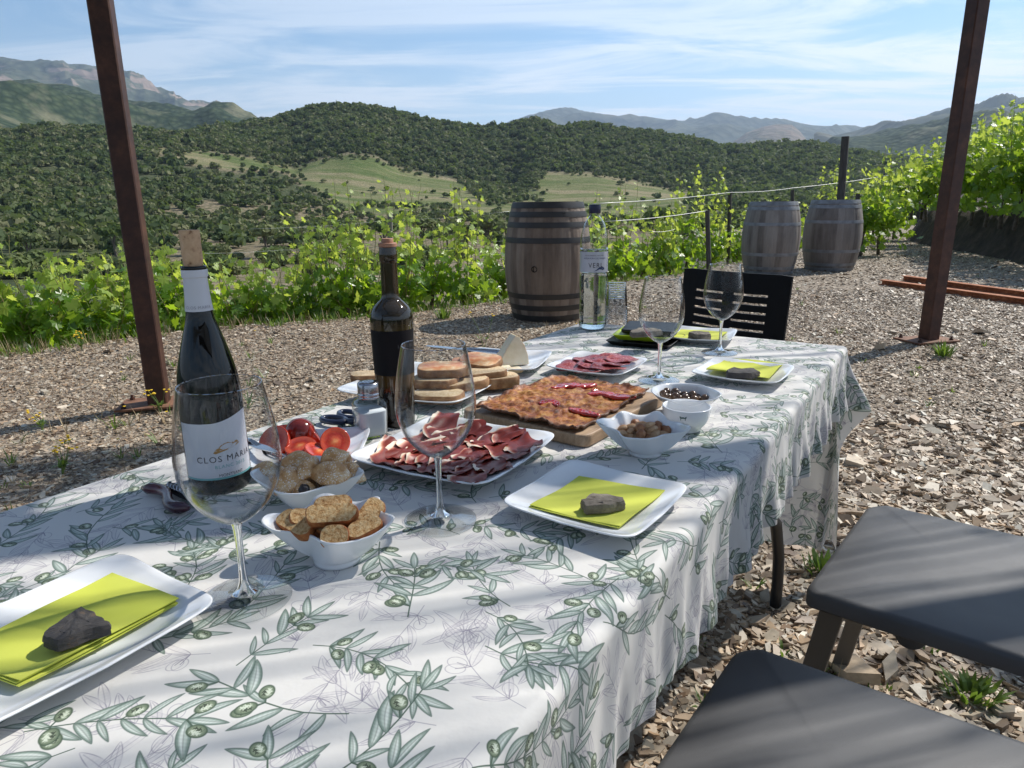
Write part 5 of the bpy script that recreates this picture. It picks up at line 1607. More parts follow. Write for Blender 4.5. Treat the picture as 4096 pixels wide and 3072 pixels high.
def patch_cyl(poly, R_, a0, z, mat, name, parent, lift=.0003):
    """flat shape given in label coordinates (x along, y up), wrapped on a cylinder"""
    P = np.array(poly, float)
    W_ = np.stack([(R_ + lift) * np.cos(a0 + P[:, 0] / R_), (R_ + lift) * np.sin(a0 + P[:, 0] / R_), P[:, 1] + z], 1)
    return mesh(name, W_, [tuple(range(len(P)))], mat, parent)
def label_band(R_, a0, a1, z0, z1, mat, name, parent, seg=40, lift=.0002, rz=6):
    V = []; Fq = []
    for j in range(rz + 1):
        for k in range(seg + 1):
            t = a0 + (a1 - a0) * k / seg; zz = z0 + (z1 - z0) * j / rz
            rr3 = (R_(zz) if callable(R_) else R_) + lift
            V.append((rr3 * math.cos(t), rr3 * math.sin(t), zz))
    for j in range(rz):
        for k in range(seg):
            q = j * (seg + 1) + k; Fq.append((q, q + 1, q + seg + 2, q + seg + 1))
    return mesh(name, V, Fq, mat, parent, smooth=True)
ink = simple("ink_dark", (.05, .045, .055), .6); ink_teal = simple("ink_teal", (.16, .42, .43), .6); ink_gold = simple("ink_ochre", (.45, .24, .075), .6)
paper = simple("label_paper", (.66, .65, .69), .6, bumps=.15, bscale=200); cap_white = simple("capsule_white", (.62, .62, .66), .38)
dark_glass = simple("black_green_glass", (.003, .004, .004), .03, spec=.42)
cork_m, nt, b = nmat("cork")
_, n1 = noise_tex(nt, 120, 4, .6); _, n2 = noise_tex(nt, 260, kind='voronoi')
nt.links.new(ramp(nt, n1, [(.30, (.20, .10, .05)), (.42, (.52, .33, .19)), (.7, (.62, .42, .26))]), b.inputs['Base Color']); b.inputs['Roughness'].default_value = .85; bump(nt, b, n1, .6, .001)

# ---- white capped bottle
B1 = T(886, 1940); toc = math.atan2(-B1.y, -B1.x)      # direction from the bottle to the camera
b1 = empty("wine_bottle", (B1.x, B1.y, TZ + TOP), 0, "dark wine bottle with white paper label, white capsule and a tall cork in its mouth", "bottle")
def cr_(pts, k=5):
    P = np.array(pts); out = []
    for i in range(len(P) - 1):
        p0 = P[max(i - 1, 0)]; p1 = P[i]; p2 = P[i + 1]; p3 = P[min(i + 2, len(P) - 1)]
        for q in range(k):
            f = q / k; out.append(tuple(.5 * ((2 * p1) + (-p0 + p2) * f + (2 * p0 - 5 * p1 + 4 * p2 - p3) * f * f + (-p0 + 3 * p1 - 3 * p2 + p3) * f ** 3)))
    out.append(tuple(P[-1])); return out
RB = .0405
body = [(0, .004), (.030, .002), (.037, .0), (.0402, .005), (.0405, .02), (.0405, .06), (.0405, .118), (.0400, .135), (.0372, .158), (.0315, .183), (.0245, .208), (.0188, .228), (.0162, .243), (.0150, .258), (.0140, .272), (.0136, .285), (.0136, .290), (.0152, .2915), (.0155, .297), (.0150, .299), (.0105, .299), (.0100, .285), (0, .285)]
mb = MB(); mb.lathe(cr_(body[:17], 4) + body[17:], 64); mb.build("body", dark_glass, b1, smooth=True)
capp = [(.0170, .242), (.0156, .258), (.0148, .276), (.0146, .284), (.0160, .2855), (.0160, .2935), (.0158, .2945), (.0152, .2945)]
mb = MB(); mb.lathe(capp, 48); cap = mb.build("capsule", cap_white, b1, smooth=True); cap.data.set_sharp_from_angle(angle=R(35))
text_mesh("CLOS MARIA", .0052, simple("ink_grey", (.30, .30, .34), .6), "lettering", cap, R_=lambda z: np.interp(z, [.242, .258], [.0170, .0156]), a0=toc - 0.05, z=.2455, spacing=1.15, lift=.0004)
mb = MB(); mb.lathe([(0, .29), (.0100, .29), (.0115, .2995), (.0122, .306), (.0124, .342), (.0122, .3435), (0, .344)], 40); mb.build("cork", cork_m, b1, smooth=True).data.set_sharp_from_angle(angle=R(40))
LA0, LA1 = toc - 1.28, toc + 1.30; lz0, lz1 = .021, .100
def lab_wave(): pass
lb = label_band(RB, LA0, LA1, lz0, lz1, paper, "paper_label", b1)
# the label's upper edge is cut on a slope: raise its right part
for v_ in lb.data.vertices:
    t = math.atan2(v_.co.y, v_.co.x); dth = (t - toc + math.pi) % (2 * math.pi) - math.pi
    f = (v_.co.z - lz0) / (lz1 - lz0)
    v_.co.z = lz0 + f * (.078 + .009 * float(sstep((dth + .1) / 1.3)))
label_band(RB, LA0, LA1, lz0, lz0 + .0028, ink_teal, "teal_stripe", lb, rz=1, lift=.0004)
ac = toc + .27
text_mesh("CLOS MARIA", .0118, ink, "lettering", lb, R_=RB, a0=ac, z=.0455, spacing=1.18, lift=.0005)
text_mesh("BLANC 2015", .0066, ink_teal, "lettering", lb, R_=RB, a0=ac + .12, z=.0365, spacing=1.2, lift=.0005)
text_mesh("MONTSANT", .0058, ink, "lettering", lb, R_=RB, a0=ac + .10, z=.0245, spacing=1.05, lift=.0005)
hill = [(-.017, .001), (-.0145, .004), (-.012, .0065), (-.010, .0068), (-.008, .0095), (-.0065, .0105), (-.003, .0125), (.000, .0128), (.002, .0135), (.005, .0125), (.008, .0115), (.0095, .0125), (.0105, .0105), (.0125, .0125), (.015, .0132), (.0165, .012), (.0175, .0105), (.019, .0085), (.014, .0065), (.008, .0050), (.000, .0030), (-.008, .0010), (-.014, -.0005)]
patch_cyl(hill, RB, ac + .02, .0575, ink_gold, "printed_hill", lb, .0005)
for q in ([(-.0155, .0035), (-.006, .0038), (.006, .0068), (.0175, .0095), (.0175, .0100), (.006, .0073), (-.006, .0043), (-.0152, .0040)], [(-.004, .0042), (-.0034, .0042), (-.0042, .0120), (-.0048, .0116)], [(.0058, .0072), (.0064, .0074), (.0056, .0124), (.0050, .0124)], [(.0092, .0085), (.0098, .0085), (.0072, .0118), (.0066, .0118)]):
    patch_cyl(q, RB, ac + .02, .0575, paper, "printed_line", lb, .0007)

# ---- dark bottle with a stopper
B2 = T(1590, 1698); t2 = math.atan2(-B2.y, -B2.x)
b2 = empty("wine_bottle", (B2.x, B2.y, TZ + TOP), 0, "dark brown green bottle with black label and a low wooden stopper, behind the salt shaker", "bottle")
amber = bpy.data.materials.new("amber_glass"); amber.use_nodes = True
nt = amber.node_tree; b = nt.nodes["Principled BSDF"]
tcg = nt.nodes.new("ShaderNodeTexCoord"); spg = nt.nodes.new("ShaderNodeSeparateXYZ"); nt.links.new(tcg.outputs['Object'], spg.inputs[0])
mrg = nt.nodes.new("ShaderNodeMapRange"); mrg.inputs[1].default_value = 0; mrg.inputs[2].default_value = .30; nt.links.new(spg.outputs[2], mrg.inputs[0])
nt.links.new(ramp(nt, mrg.outputs[0], [(0, (.010, .006, .003)), (.22, (.014, .008, .004)), (.27, (.085, .045, .012)), (.42, (.080, .042, .010)), (.60, (.045, .032, .010)), (.66, (.012, .010, .005)), (.74, (.030, .020, .008))]), b.inputs['Base Color'])
b.inputs['Roughness'].default_value = .05; b.inputs['Specular IOR Level'].default_value = .65
R2 = lambda z: np.interp(z, [0, .06, .19], [.0315, .0345, .0375])
body2 = [(0, .004), (.026, .002), (.030, 0), (.0318, .004), (.0330, .03), (.0350, .09), (.0368, .155), (.0376, .188), (.0368, .202), (.0320, .214), (.0240, .223), (.0172, .230), (.0150, .240), (.0145, .270), (.0143, .292), (.0143, .294), (.0155, .2955), (.0155, .310), (.0148, .312), (.0148, .318), (.0143, .3195), (.0100, .3195), (0, .312)]
mb = MB(); mb.lathe(cr_(body2[:15], 4) + body2[15:], 64); mb.build("body", amber, b2, smooth=True).data.set_sharp_from_angle(angle=R(50))
blk = simple("black_label", (.006, .0055, .007), .6, spec=.2)
lb2 = label_band(lambda z: float(np.interp(z, [0, .03, .09, .155, .188], [.0318, .0330, .0350, .0368, .0376])), t2 - 1.45, t2 + 1.35, .098, .178, blk, "black_label", b2, lift=.0004)
greyink = simple("ink_silver", (.07, .07, .075), .5)
text_mesh("L'ALLIU", .0085, greyink, "lettering", lb2, R_=lambda z: np.interp(z, [.09, .155, .188], [.0350, .0368, .0376]), a0=t2 + .62, z=.148, spacing=1.1, lift=.0008)
mb = MB(); mb.lathe([(0, .310), (.0150, .3195), (.0158, .320), (.0158, .3252), (.0150, .3262), (.0102, .3264), (.0102, .3325), (.0095, .3335), (0, .3335)], 40)
mb.build("stopper", simple("terracotta_wood", (.36, .17, .10), .6, c2=(.45, .24, .15), scale=40), b2, smooth=True).data.set_sharp_from_angle(angle=R(35))

b2.scale = (.96, .96, .95)
# ---- salt shaker
B3 = T(*Z3(335, 1215)); t3 = math.atan2(-B3.y, -B3.x)
sk = empty("salt_shaker", (B3.x, B3.y, TZ + TOP), t3 + R(22), "glass salt shaker with perforated metal cap, half full of salt", "salt shaker")
def sqring(w, r_, z, n=5): return [(x, y, z) for x, y in rrect(w, w, r_, n)]
def loft(rings, name, mat, parent, smooth=True, cap0=True, cap1=True):
    n = len(rings[0]); V = [p for r_ in rings for p in r_]; Fq = []
    for i in range(len(rings) - 1):
        for k in range(n): Fq.append((i * n + k, i * n + (k + 1) % n, (i + 1) * n + (k + 1) % n, (i + 1) * n + k))
    if cap0: Fq.append(tuple(range(n))[::-1])
    if cap1: Fq.append(tuple((len(rings) - 1) * n + k for k in range(n)))
    return mesh(name, V, Fq, mat, parent, smooth=smooth)
shr = thin_glass("shaker_glass", (.90, .95, .96), 1.5, 1.6)
loft([sqring(.034, .006, 0), sqring(.038, .008, .002), sqring(.040, .010, .012), sqring(.042, .010, .036), sqring(.043, .012, .050), sqring(.040, .016, .056), sqring(.031, .0150, .060), sqring(.029, .0144, .066)], "jar", shr, sk, cap1=False)
loft([sqring(.033, .006, .003), sqring(.036, .008, .006), sqring(.0385, .009, .040), sqring(.0385, .009, .0405)], "salt", simple("salt", (.66, .64, .66), .9, bumps=.5, bscale=900), sk)
mb = MB(); mb.lathe([(.0150, .060), (.0158, .061), (.0158, .0625), (.0150, .0635), (.0158, .065), (.0158, .067), (.0150, .068), (.0152, .070), (.0152, .082), (.0140, .0842), (.008, .0852), (0, .0855)], 40)
cp_ = mb.build("cap", simple("chrome", (.38, .38, .41), .22, metal=1.0), sk, smooth=True)
mb = MB()
for r_, n in ((0, 1), (.0045, 6), (.009, 10)):
    for k in range(n):
        t = 6.283 * k / n; mb.lathe([(0, .0002), (.0009, .0001)], 8, c=(r_ * math.cos(t), r_ * math.sin(t), .0856 - (r_ / .013) ** 2 * .0010))
mb.build("pour_hole", simple("hole_black", (.01, .01, .01), .9), cp_)

sk.scale = (1.17, 1.17, 1.08)

# ---- water bottle and cups
B4 = T(*ZA(172, 1268)); t4 = math.atan2(-B4.y, -B4.x)
wb = empty("water_bottle", (B4.x, B4.y, TZ + TOP), 0, "clear plastic water bottle with dark blue cap and printed label", "bottle")
pet = thin_glass("pet_plastic", (.95, .97, .975), 1.45, 1.7, bumpy=(26, .7, (1, 1, .7)))
hs_ = .345 / .318
prof = [(0, .004), (.020, .003), (.030, 0), (.0375, .006), (.0385, .014), (.0372, .022), (.0385, .030), (.0378, .06), (.0372, .085), (.0378, .11), (.0385, .138), (.0372, .146), (.0380, .150), (.0380, .205), (.0372, .210), (.0375, .218), (.0365, .236), (.0330, .256), (.0260, .274), (.0170, .286), (.0132, .291), (.0130, .300)]
prof = [(a_, z_ * hs_) for a_, z_ in prof]
mb = MB(); mb.lathe(cr_(prof, 3), 56); mb.build("body", pet, wb, smooth=True)
wm = bpy.data.materials.new("water"); wm.use_nodes = True; nt = wm.node_tree; nt.nodes.clear()
out_ = nt.nodes.new("ShaderNodeOutputMaterial"); rf = nt.nodes.new("ShaderNodeBsdfGlass"); rf.inputs['IOR'].default_value = 1.33; rf.inputs[0].default_value = (.93, .97, .98, 1)
_, wn3 = noise_tex(nt, 30, 3, .5, stretch=(1, 1, .6), dist=1.2); bpn = nt.nodes.new("ShaderNodeBump"); bpn.inputs['Strength'].default_value = .35; bpn.inputs['Distance'].default_value = .003
nt.links.new(wn3, bpn.inputs['Height']); nt.links.new(bpn.outputs[0], rf.inputs['Normal']); nt.links.new(rf.outputs[0], out_.inputs[0])
wl_ = .205 * hs_
inner = [(max(a_ - .0012, 0), z_ + (.001 if z_ < .01 else 0)) for a_, z_ in prof if z_ < wl_ - .003]
mb = MB(); mb.lathe(cr_(inner, 3) + [(.0365, wl_), (0, wl_)], 56); mb.build("water", wm, wb, smooth=True).data.set_sharp_from_angle(angle=R(60))
mb = MB(); mb.lathe([(.0150, .296 * hs_), (.0160, .2975 * hs_), (.0160, .316 * hs_), (.0150, .318 * hs_), (0, .3185 * hs_)], 40); mb.build("cap", simple("navy_cap", (.012, .016, .055), .35), wb, smooth=True).data.set_sharp_from_angle(angle=R(40))
l4 = label_band(.0382, t4 - 2.6, t4 + 2.6, .150 * hs_, .202 * hs_, simple("label_film", (.50, .50, .56), .3, coat=.4), "label", wb, lift=.0005)
navy = simple("ink_navy", (.025, .04, .12), .5)
text_mesh("VERI", .0190, ink, "lettering", l4, R_=.0382, a0=t4 + .10, z=.176, spacing=1.2, lift=.0010, xs=.85)
text_mesh("AGUA MINERAL NATURAL", .0045, greyink, "lettering", l4, R_=.0382, a0=t4 + .05, z=.2075, lift=.0010)
text_mesh("AGUA PURA DEL PIRINEO", .0055, navy, "lettering", l4, R_=.0382, a0=t4 + .10, z=.1995, lift=.0010)
patch_cyl([(-.012, 0), (-.004, .005), (.002, .0105), (.007, .012), (.009, .0145), (.012, .014), (.015, .012), (.019, .010), (.020, .005), (.016, .0045), (.013, .003), (.010, .005), (.004, .006), (-.002, .003)], .0382, t4 + .30, .1655, navy, "printed_mountain", l4, .0010)
wb.scale = (1.06, 1.06, 1.04)
B5 = T(*ZA(402, 1252))
cupm = thin_glass("clear_cup", (.965, .972, .98), 1.45, 1.5, edge=.72)
NC = 8
cs = []
for k in range(NC):
    mb = MB(); z0 = .0085 * (NC - 1 - k) if False else 0
    pf = [(0, .086), (.0255, .086), (.0268, .084), (.0272, .078), (.0300, .046), (.0322, .018), (.0322, .016), (.0335, .015), (.0335, .013), (.0325, .012), (.0328, .003), (.0345, .0015), (.0345, 0), (.0335, 0)]
    mb.lathe(pf, 44)
    c = mb.build("plastic_cup", cupm, None, smooth=True, loc=(B5.x, B5.y, TZ + TOP + .0062 * k)) if k == 0 else c0.copy()
    if k == 0: c0 = c
    else: COL.objects.link(c); c.location = (B5.x, B5.y, TZ + TOP + .0068 * k)
    tag(c, "clear plastic cup in the upside down stack beside the water bottle", "cup", "stacked clear plastic cups")
# ================================================================ BOWLS
def spline_closed(P, n):
    P = np.array(P, float); m_ = len(P)
    d = np.linalg.norm(np.roll(P, -1, 0) - P, axis=1); cum = np.concatenate([[0], np.cumsum(d)])
    out = []
    for q in np.linspace(0, cum[-1], n, endpoint=False):
        i = min(np.searchsorted(cum, q, 'right') - 1, m_ - 1); f = (q - cum[i]) / d[i]
        p0, p1, p2, p3 = P[i - 1], P[i], P[(i + 1) % m_], P[(i + 2) % m_]
        out.append(.5 * ((2 * p1) + (-p0 + p2) * f + (2 * p0 - 5 * p1 + 4 * p2 - p3) * f * f + (-p0 + 3 * p1 - 3 * p2 + p3) * f ** 3))
    return np.array(out)
def px_bowl(rim, base, rb, label, group=None, wall=.0032, power=1.9, zb_in=.007):
    """rim: (u, v, height above the table) all round; base: photo position of the foot's centre"""
    B = T(*base); W_ = [T(u, v, h) for u, v, h in rim]
    P = [(p.x - B.x, p.y - B.y, h) for p, (u, v, h) in zip(W_, rim)]
    if sum(P[i][0] * P[(i + 1) % len(P)][1] - P[(i + 1) % len(P)][0] * P[i][1] for i in range(len(P))) < 0: P = P[::-1]
    n = 96; Rm = spline_closed(P, n)
    ang0 = math.atan2(Rm[0][1], Rm[0][0])
    # parametrise the foot by the rim's own angle
    th = np.unwrap(np.arctan2(Rm[:, 1], Rm[:, 0]))
    rings = []
    def ring(t, off):
        V = []
        for k in range(n):
            f = t ** .80
            bx, by = rb * math.cos(th[k]), rb * math.sin(th[k])
            rx, ry, rz = Rm[k]
            L = math.hypot(rx, ry); ux, uy = rx / L, ry / L
            x = bx + (rx - bx) * f; y = by + (ry - by) * f; z = .006 + (rz - .006) * t ** 1.12
            V.append((x - ux * off, y - uy * off, z + (off * .55 if t < .9 else 0)))
        return V
    for z_, sc in ((.0008, .0), (.0, .86), (.0, 1.0), (.003, .99)):
        rings.append([(rb * sc * math.cos(a), rb * sc * math.sin(a), z_) for a in th])
    ts_ = [0, .05, .12, .22, .34, .48, .62, .76, .88, .96, 1.0]
    for t in ts_: rings.append(ring(t, 0))
    rings.append([(x * .995, y * .995, z + .0012) for x, y, z in ring(1.0, wall * .5)])
    for t in ts_[::-1][1:]: rings.append(ring(t, wall))
    rings.append([(rb * .6 * math.cos(a), rb * .6 * math.sin(a), .0075) for a in th]); rings.append([(0, 0, .0072)] * n)
    V = [p for r_ in rings for p in r_]; Fq = []
    for i in range(len(rings) - 1):
        for k in range(n): Fq.append((i * n + k, i * n + (k + 1) % n, (i + 1) * n + (k + 1) % n, (i + 1) * n + k))
    o = mesh("serving_bowl", V, Fq, china, smooth=True, loc=(B.x, B.y, TZ + TOP))
    return tag(o, label, "bowl", group or "white china serving bowls")
toast = [(Z2(318, 1205), .050), (Z2(345, 1160), .050), (Z2(420, 1138), .047), (Z2(600, 1130), .040), (Z2(740, 1060), .046), (Z2(790, 990), .054), (Z2(880, 958), .056), (Z2(960, 965), .053), (Z2(1060, 1010), .046), (Z2(1180, 1030), .042), (Z2(1290, 1000), .050), (Z2(1365, 985), .056), (Z2(1382, 1050), .050), (Z2(1400, 1120), .048), (Z2(1500, 1160), .055), (Z2(1485, 1210), .050), (Z2(1330, 1325), .040), (Z2(1150, 1385), .037), (Z2(960, 1410), .040), (Z2(860, 1390), .038), (Z2(740, 1330), .036), (Z2(600, 1305), .038), (Z2(440, 1290), .042), (Z2(355, 1250), .047)]
TB = px_bowl([(*p, h) for p, h in toast], Z2(1000, 1530), .026, "white wavy rimmed bowl of brown toasts right of the near wine glass")
past = [(Z2(222, 775), .048), (Z2(260, 745), .046), (Z2(420, 690), .042), (Z2(620, 640), .044), (Z2(820, 620), .042), (Z2(1000, 650), .042), (Z2(1130, 700), .047), (Z2(1222, 745), .055), (Z2(1218, 785), .050), (Z2(1050, 850), .042), (Z2(900, 895), .040), (Z2(760, 940), .040), (Z2(640, 965), .040), (Z2(480, 955), .040), (Z2(360, 890), .040), (Z2(260, 830), .044)]
PB = px_bowl([(*p, h) for p, h in past], Z2(780, 1060), .026, "white wavy rimmed bowl heaped with sugared pastries")
nuts = [(Z6(203, 842), .056), (Z6(250, 815), .053), (Z6(340, 812), .047), (Z6(395, 775), .050), (Z6(445, 742), .055), (Z6(510, 748), .051), (Z6(600, 778), .046), (Z6(700, 775), .046), (Z6(780, 746), .052), (Z6(835, 745), .055), (Z6(880, 785), .050), (Z6(930, 835), .046), (Z6(1030, 855), .046), (Z6(1138, 895), .056), (Z6(1110, 935), .050), (Z6(1000, 960), .043), (Z6(880, 975), .038), (Z6(790, 1005), .036), (Z6(690, 1018), .036), (Z6(560, 1012), .036), (Z6(480, 1003), .038), (Z6(440, 978), .042), (Z6(425, 950), .043), (Z6(380, 925), .043), (Z6(280, 890), .048)]
NB = px_bowl([(*p, h) for p, h in nuts], Z6(690, 1150), .025, "white star shaped bowl of roasted nuts at the corner of the flatbread board")
olv = [(Z6(748, 520), .046), (Z6(800, 488), .046), (Z6(900, 466), .045), (Z6(1010, 462), .044), (Z6(1130, 468), .044), (Z6(1250, 482), .045), (Z6(1370, 525), .048), (Z6(1442, 565), .052), (Z6(1420, 600), .050), (Z6(1340, 632), .046), (Z6(1200, 645), .044), (Z6(1060, 642), .043), (Z6(930, 630), .043), (Z6(820, 598), .044), (Z6(760, 560), .045)]
OB = px_bowl([(*p, h) for p, h in olv], Z6(1095, 730), .024, "white oval pointed bowl of small brown olives")
rb0 = T(*Z6(1085, 915))
mb = MB(); mb.lathe(cr_([(0, .004), (.020, .003), (.0225, .0), (.0245, .001), (.027, .006), (.033, .014), (.0375, .024), (.0393, .034), (.0400, .0405)], 3) + [(.0400, .0415), (.0385, .0420), (.0370, .0410), (.0365, .036), (.0340, .023), (.027, .013), (.012, .0075), (0, .007)], 64)
rb1 = mb.build("serving_bowl", china, None, smooth=True, loc=(rb0.x, rb0.y, TZ + TOP)); tag(rb1, "small round empty white bowl with a tiny crest between the nuts and the olives", "bowl", "white china serving bowls")
tcr = math.atan2(-rb0.y, -rb0.x); green_ink = simple("crest_ink", (.10, .16, .14), .6)
patch_cyl([(-.0055, .0052), (-.004, .0045), (-.002, .0030), (0, .0042), (.002, .0030), (.004, .0045), (.0055, .0052), (.005, .0015), (.0042, .0015), (.004, -.0020), (.003, -.0020), (.003, .0010), (-.003, .0010), (-.003, -.0020), (-.004, -.0020), (-.0042, .0015), (-.005, .0015)], .0385, tcr - .12, .029, green_ink, "crest", rb1, .0012)

# ================================================================ FOOD
def food(name, c, c2, c3=None, rough=.5, scale=60, bumps=.4, sub=.0, coat=0.0, bdist=.002, detail=6, pos=(.35, .52, .68)):
    mt, nt, b = nmat(name)
    _, o = noise_tex(nt, scale, detail, .65)
    st = [(pos[0], c), (pos[1], c2)] + ([(pos[2], c3)] if c3 else [])
    nt.links.new(ramp(nt, o, st), b.inputs['Base Color'])
    b.inputs['Roughness'].default_value = rough; b.inputs['Coat Weight'].default_value = coat; b.inputs['Coat Roughness'].default_value = .15
    if sub: b.inputs['Subsurface Weight'].default_value = sub; b.inputs['Subsurface Scale'].default_value = .006
    if bumps: bump(nt, b, o, bumps, bdist)
    return mt
# ---- ham
ham_m, nt, b = nmat("cured_ham")
at = nt.nodes.new("ShaderNodeAttribute"); at.attribute_name = "val"
_, n1 = noise_tex(nt, 75, 5, .6, stretch=(1, 1, 1), dist=.4)
ad = nt.nodes.new("ShaderNodeMath"); ad.operation = 'MULTIPLY_ADD'; ad.inputs[1].default_value = .34; nt.links.new(n1, ad.inputs[0]); nt.links.new(at.outputs['Fac'], ad.inputs[2])
nt.links.new(ramp(nt, ad.outputs[0], [(.06, (.11, .010, .007)), (.26, (.21, .026, .016)), (.50, (.33, .062, .036)), (.76, (.55, .26, .17)), (.95, (.80, .64, .50))]), b.inputs['Base Color'])
b.inputs['Roughness'].default_value = .45; b.inputs['Coat Weight'].default_value = .08; b.inputs['Subsurface Weight'].default_value = .15; b.inputs['Subsurface Scale'].default_value = .004
bump(nt, b, n1, .3, .001)
def plate_z(dx, dy, c, L, a, H):
    ca, sa = math.cos(-a), math.sin(-a); x, y = dx * ca - dy * sa, dx * sa + dy * ca
    e = (abs(x / (L / 2)) ** 3.6 + abs(y / (L / 2)) ** 3.6) ** (1 / 3.6)
    return float(np.interp(e, [0, .5, .62, .80, .93, 1.0, 1.3], [.005, .0055, .0065, H * .62, H - .0016, H, H + .004]))
def ham_slice(cx, cy, a, L, W_, seed, z0, label):
    rs = np.random.default_rng(seed); nx_, ny_ = 30, 16
    V = []; val = []; A, Bq, Cq, Dq = rs.uniform(0, 6.28, 4)
    for s_ in (1, 0):
        for j in range(ny_ + 1):
            for i in range(nx_ + 1):
                u, v = i / nx_ * 2 - 1, j / ny_ * 2 - 1
                e = 1 - .30 * abs(u) ** 3
                x = u * L / 2 * (1 + .05 * math.sin(v * 5 + A)); y = v * W_ / 2 * e * (1 + .10 * math.sin(u * 5 + Bq))
                edge = max(0, abs(v) - .35) / .65
                z = .0022 + .0017 * math.sin(u * 5.5 + 1.6 * v + Cq) + .0012 * math.sin(v * 6 + u * 3 + Dq) + .0022 * edge * (math.sin(u * 8 + A) * .8 + math.sin(u * 15 + Bq) * .35 + .6)
                z = max(z, .0002)
                gx, gy = cx + x * math.cos(a) - y * math.sin(a) - HMc.x, cy + x * math.sin(a) + y * math.cos(a) - HMc.y
                z += plate_z(gx, gy, HMc, HML, HMa, .019)
                V.append((x, y, z + s_ * .0009))
                f = max(0, (v - .62 + .14 * math.sin(u * 4 + Cq)) / .3); g_ = .36 * max(0, math.sin(u * 5 + v * 3.5 + Dq) - .72) * 3
                val.append(min(1, f) * .85 + .20 * g_ + .02)
    Fq = []; m_ = (nx_ + 1) * (ny_ + 1)
    for j in range(ny_):
        for i in range(nx_):
            k = j * (nx_ + 1) + i; Fq.append((k, k + 1, k + nx_ + 2, k + nx_ + 1)); Fq.append((k + m_, k + m_ + nx_ + 1, k + m_ + nx_ + 2, k + m_ + 1))
    o = mesh("ham_slice", V, Fq, ham_m, smooth=True, loc=(cx, cy, TZ + z0), col=val); o.rotation_euler.z = a
    return tag(o, label, "ham", "ham slices on the large plate")
hl = ["wavy ham slice with pale fat edge on the large white plate"]
hx = Vector((math.cos(HMa), math.sin(HMa), 0)); hy = Vector((-hx.y, hx.x, 0))
rs = random.Random(3); k = 0
for row in range(5):
    for colm in range(4):
        fx = -.28 + colm * .187 + rs.uniform(-.03, .03); fy = -.30 + row * .15 + rs.uniform(-.02, .02)
        p = HMc + hx * fx * HML + hy * fy * HML
        d2 = max(abs(fx), abs(fy))
        ham_slice(p.x, p.y, HMa + rs.uniform(-.6, .6) + (0 if row % 2 else .5), HML * rs.uniform(.34, .48), HML * rs.uniform(.17, .25), 50 + k, TOP + .0004 + .0013 * (k % 4), hl[0]); k += 1
# ---- salami
sal_m, nt, b = nmat("salami")
_, n1 = noise_tex(nt, 260, 3, .5); _, n2 = noise_tex(nt, 60, 3)
nt.links.new(ramp(nt, n1, [(.40, (.26, .028, .032)), (.58, (.36, .070, .065)), (.70, (.62, .34, .30))]), b.inputs['Base Color']); b.inputs['Roughness'].default_value = .35; b.inputs['Coat Weight'].default_value = .3
sx_ = Vector((math.cos(SLa), math.sin(SLa), 0)); sy_ = Vector((-sx_.y, sx_.x, 0))
k = 0
for (fx, fy) in [(-.26, .22), (-.02, .26), (.22, .22), (-.30, -.02), (-.08, .04), (.14, .02), (.30, -.02), (-.18, -.22), (.06, -.20), (.24, -.22)]:
    p = SLc + sx_ * fx * SLL + sy_ * fy * SLL; rs2 = np.random.default_rng(80 + k); A = rs2.uniform(0, 6.28); V = []; nr, nt_ = 7, 36
    for s_ in (1, 0):
        for j in range(nr + 1):
            for i in range(nt_):
                t = 6.283 * i / nt_; rr4 = .034 * j / nr
                V.append((rr4 * math.cos(t) * 1.15, rr4 * math.sin(t), .0015 + .0028 * (j / nr) ** 2 * (1 + math.sin(2 * t + A)) + .0012 * (j / nr) * math.sin(5 * t + A) + s_ * .0013))
    Fq = []; m_ = (nr + 1) * nt_
    for j in range(nr):
        for i in range(nt_):
            a_, b_ = j * nt_ + i, j * nt_ + (i + 1) % nt_
            Fq.append((a_, a_ + nt_, b_ + nt_, b_)); Fq.append((a_ + m_, b_ + m_, b_ + nt_ + m_, a_ + nt_ + m_))
    for i in range(nt_):
        a_, b_ = nr * nt_ + i, nr * nt_ + (i + 1) % nt_; Fq.append((a_, a_ + m_, b_ + m_, b_))
    o = mesh("salami_slice", V, Fq, sal_m, smooth=True, loc=(p.x, p.y, TZ + TOP + .0075 + .0012 * k)); o.rotation_euler = (rs2.uniform(-.06, .06), rs2.uniform(-.06, .06), rs2.uniform(0, 6))
    tag(o, "round red salami slice fanned out on the square plate behind the flatbread", "salami", "salami slices"); k += 1

# ---- tomatoes
skin_m = food("tomato_skin", (.50, .030, .012), (.62, .055, .020), rough=.12, scale=30, bumps=0, coat=.4)
dark_skin = food("tomato_skin_dark", (.10, .008, .008), (.17, .018, .012), rough=.14, scale=30, bumps=0, coat=.3)
flesh_m, nt, b = nmat("tomato_flesh")
tcn = nt.nodes.new("ShaderNodeTexCoord"); ln = nt.nodes.new("ShaderNodeVectorMath"); ln.operation = 'LENGTH'
mpn = nt.nodes.new("ShaderNodeMapping"); mpn.inputs['Scale'].default_value = (1, 1, 0); nt.links.new(tcn.outputs['Object'], mpn.inputs[0]); nt.links.new(mpn.outputs[0], ln.inputs[0])
_, n1 = noise_tex(nt, 130, 4, .6); _, vz = noise_tex(nt, 70, kind='voronoi')
m1 = nt.nodes.new("ShaderNodeMath"); m1.operation = 'MULTIPLY_ADD'; m1.inputs[1].default_value = 34.0; nt.links.new(ln.outputs['Value'], m1.inputs[0])
m2 = nt.nodes.new("ShaderNodeMath"); m2.operation = 'MULTIPLY'; m2.inputs[1].default_value = .42; nt.links.new(n1, m2.inputs[0]); nt.links.new(m2.outputs[0], m1.inputs[2])
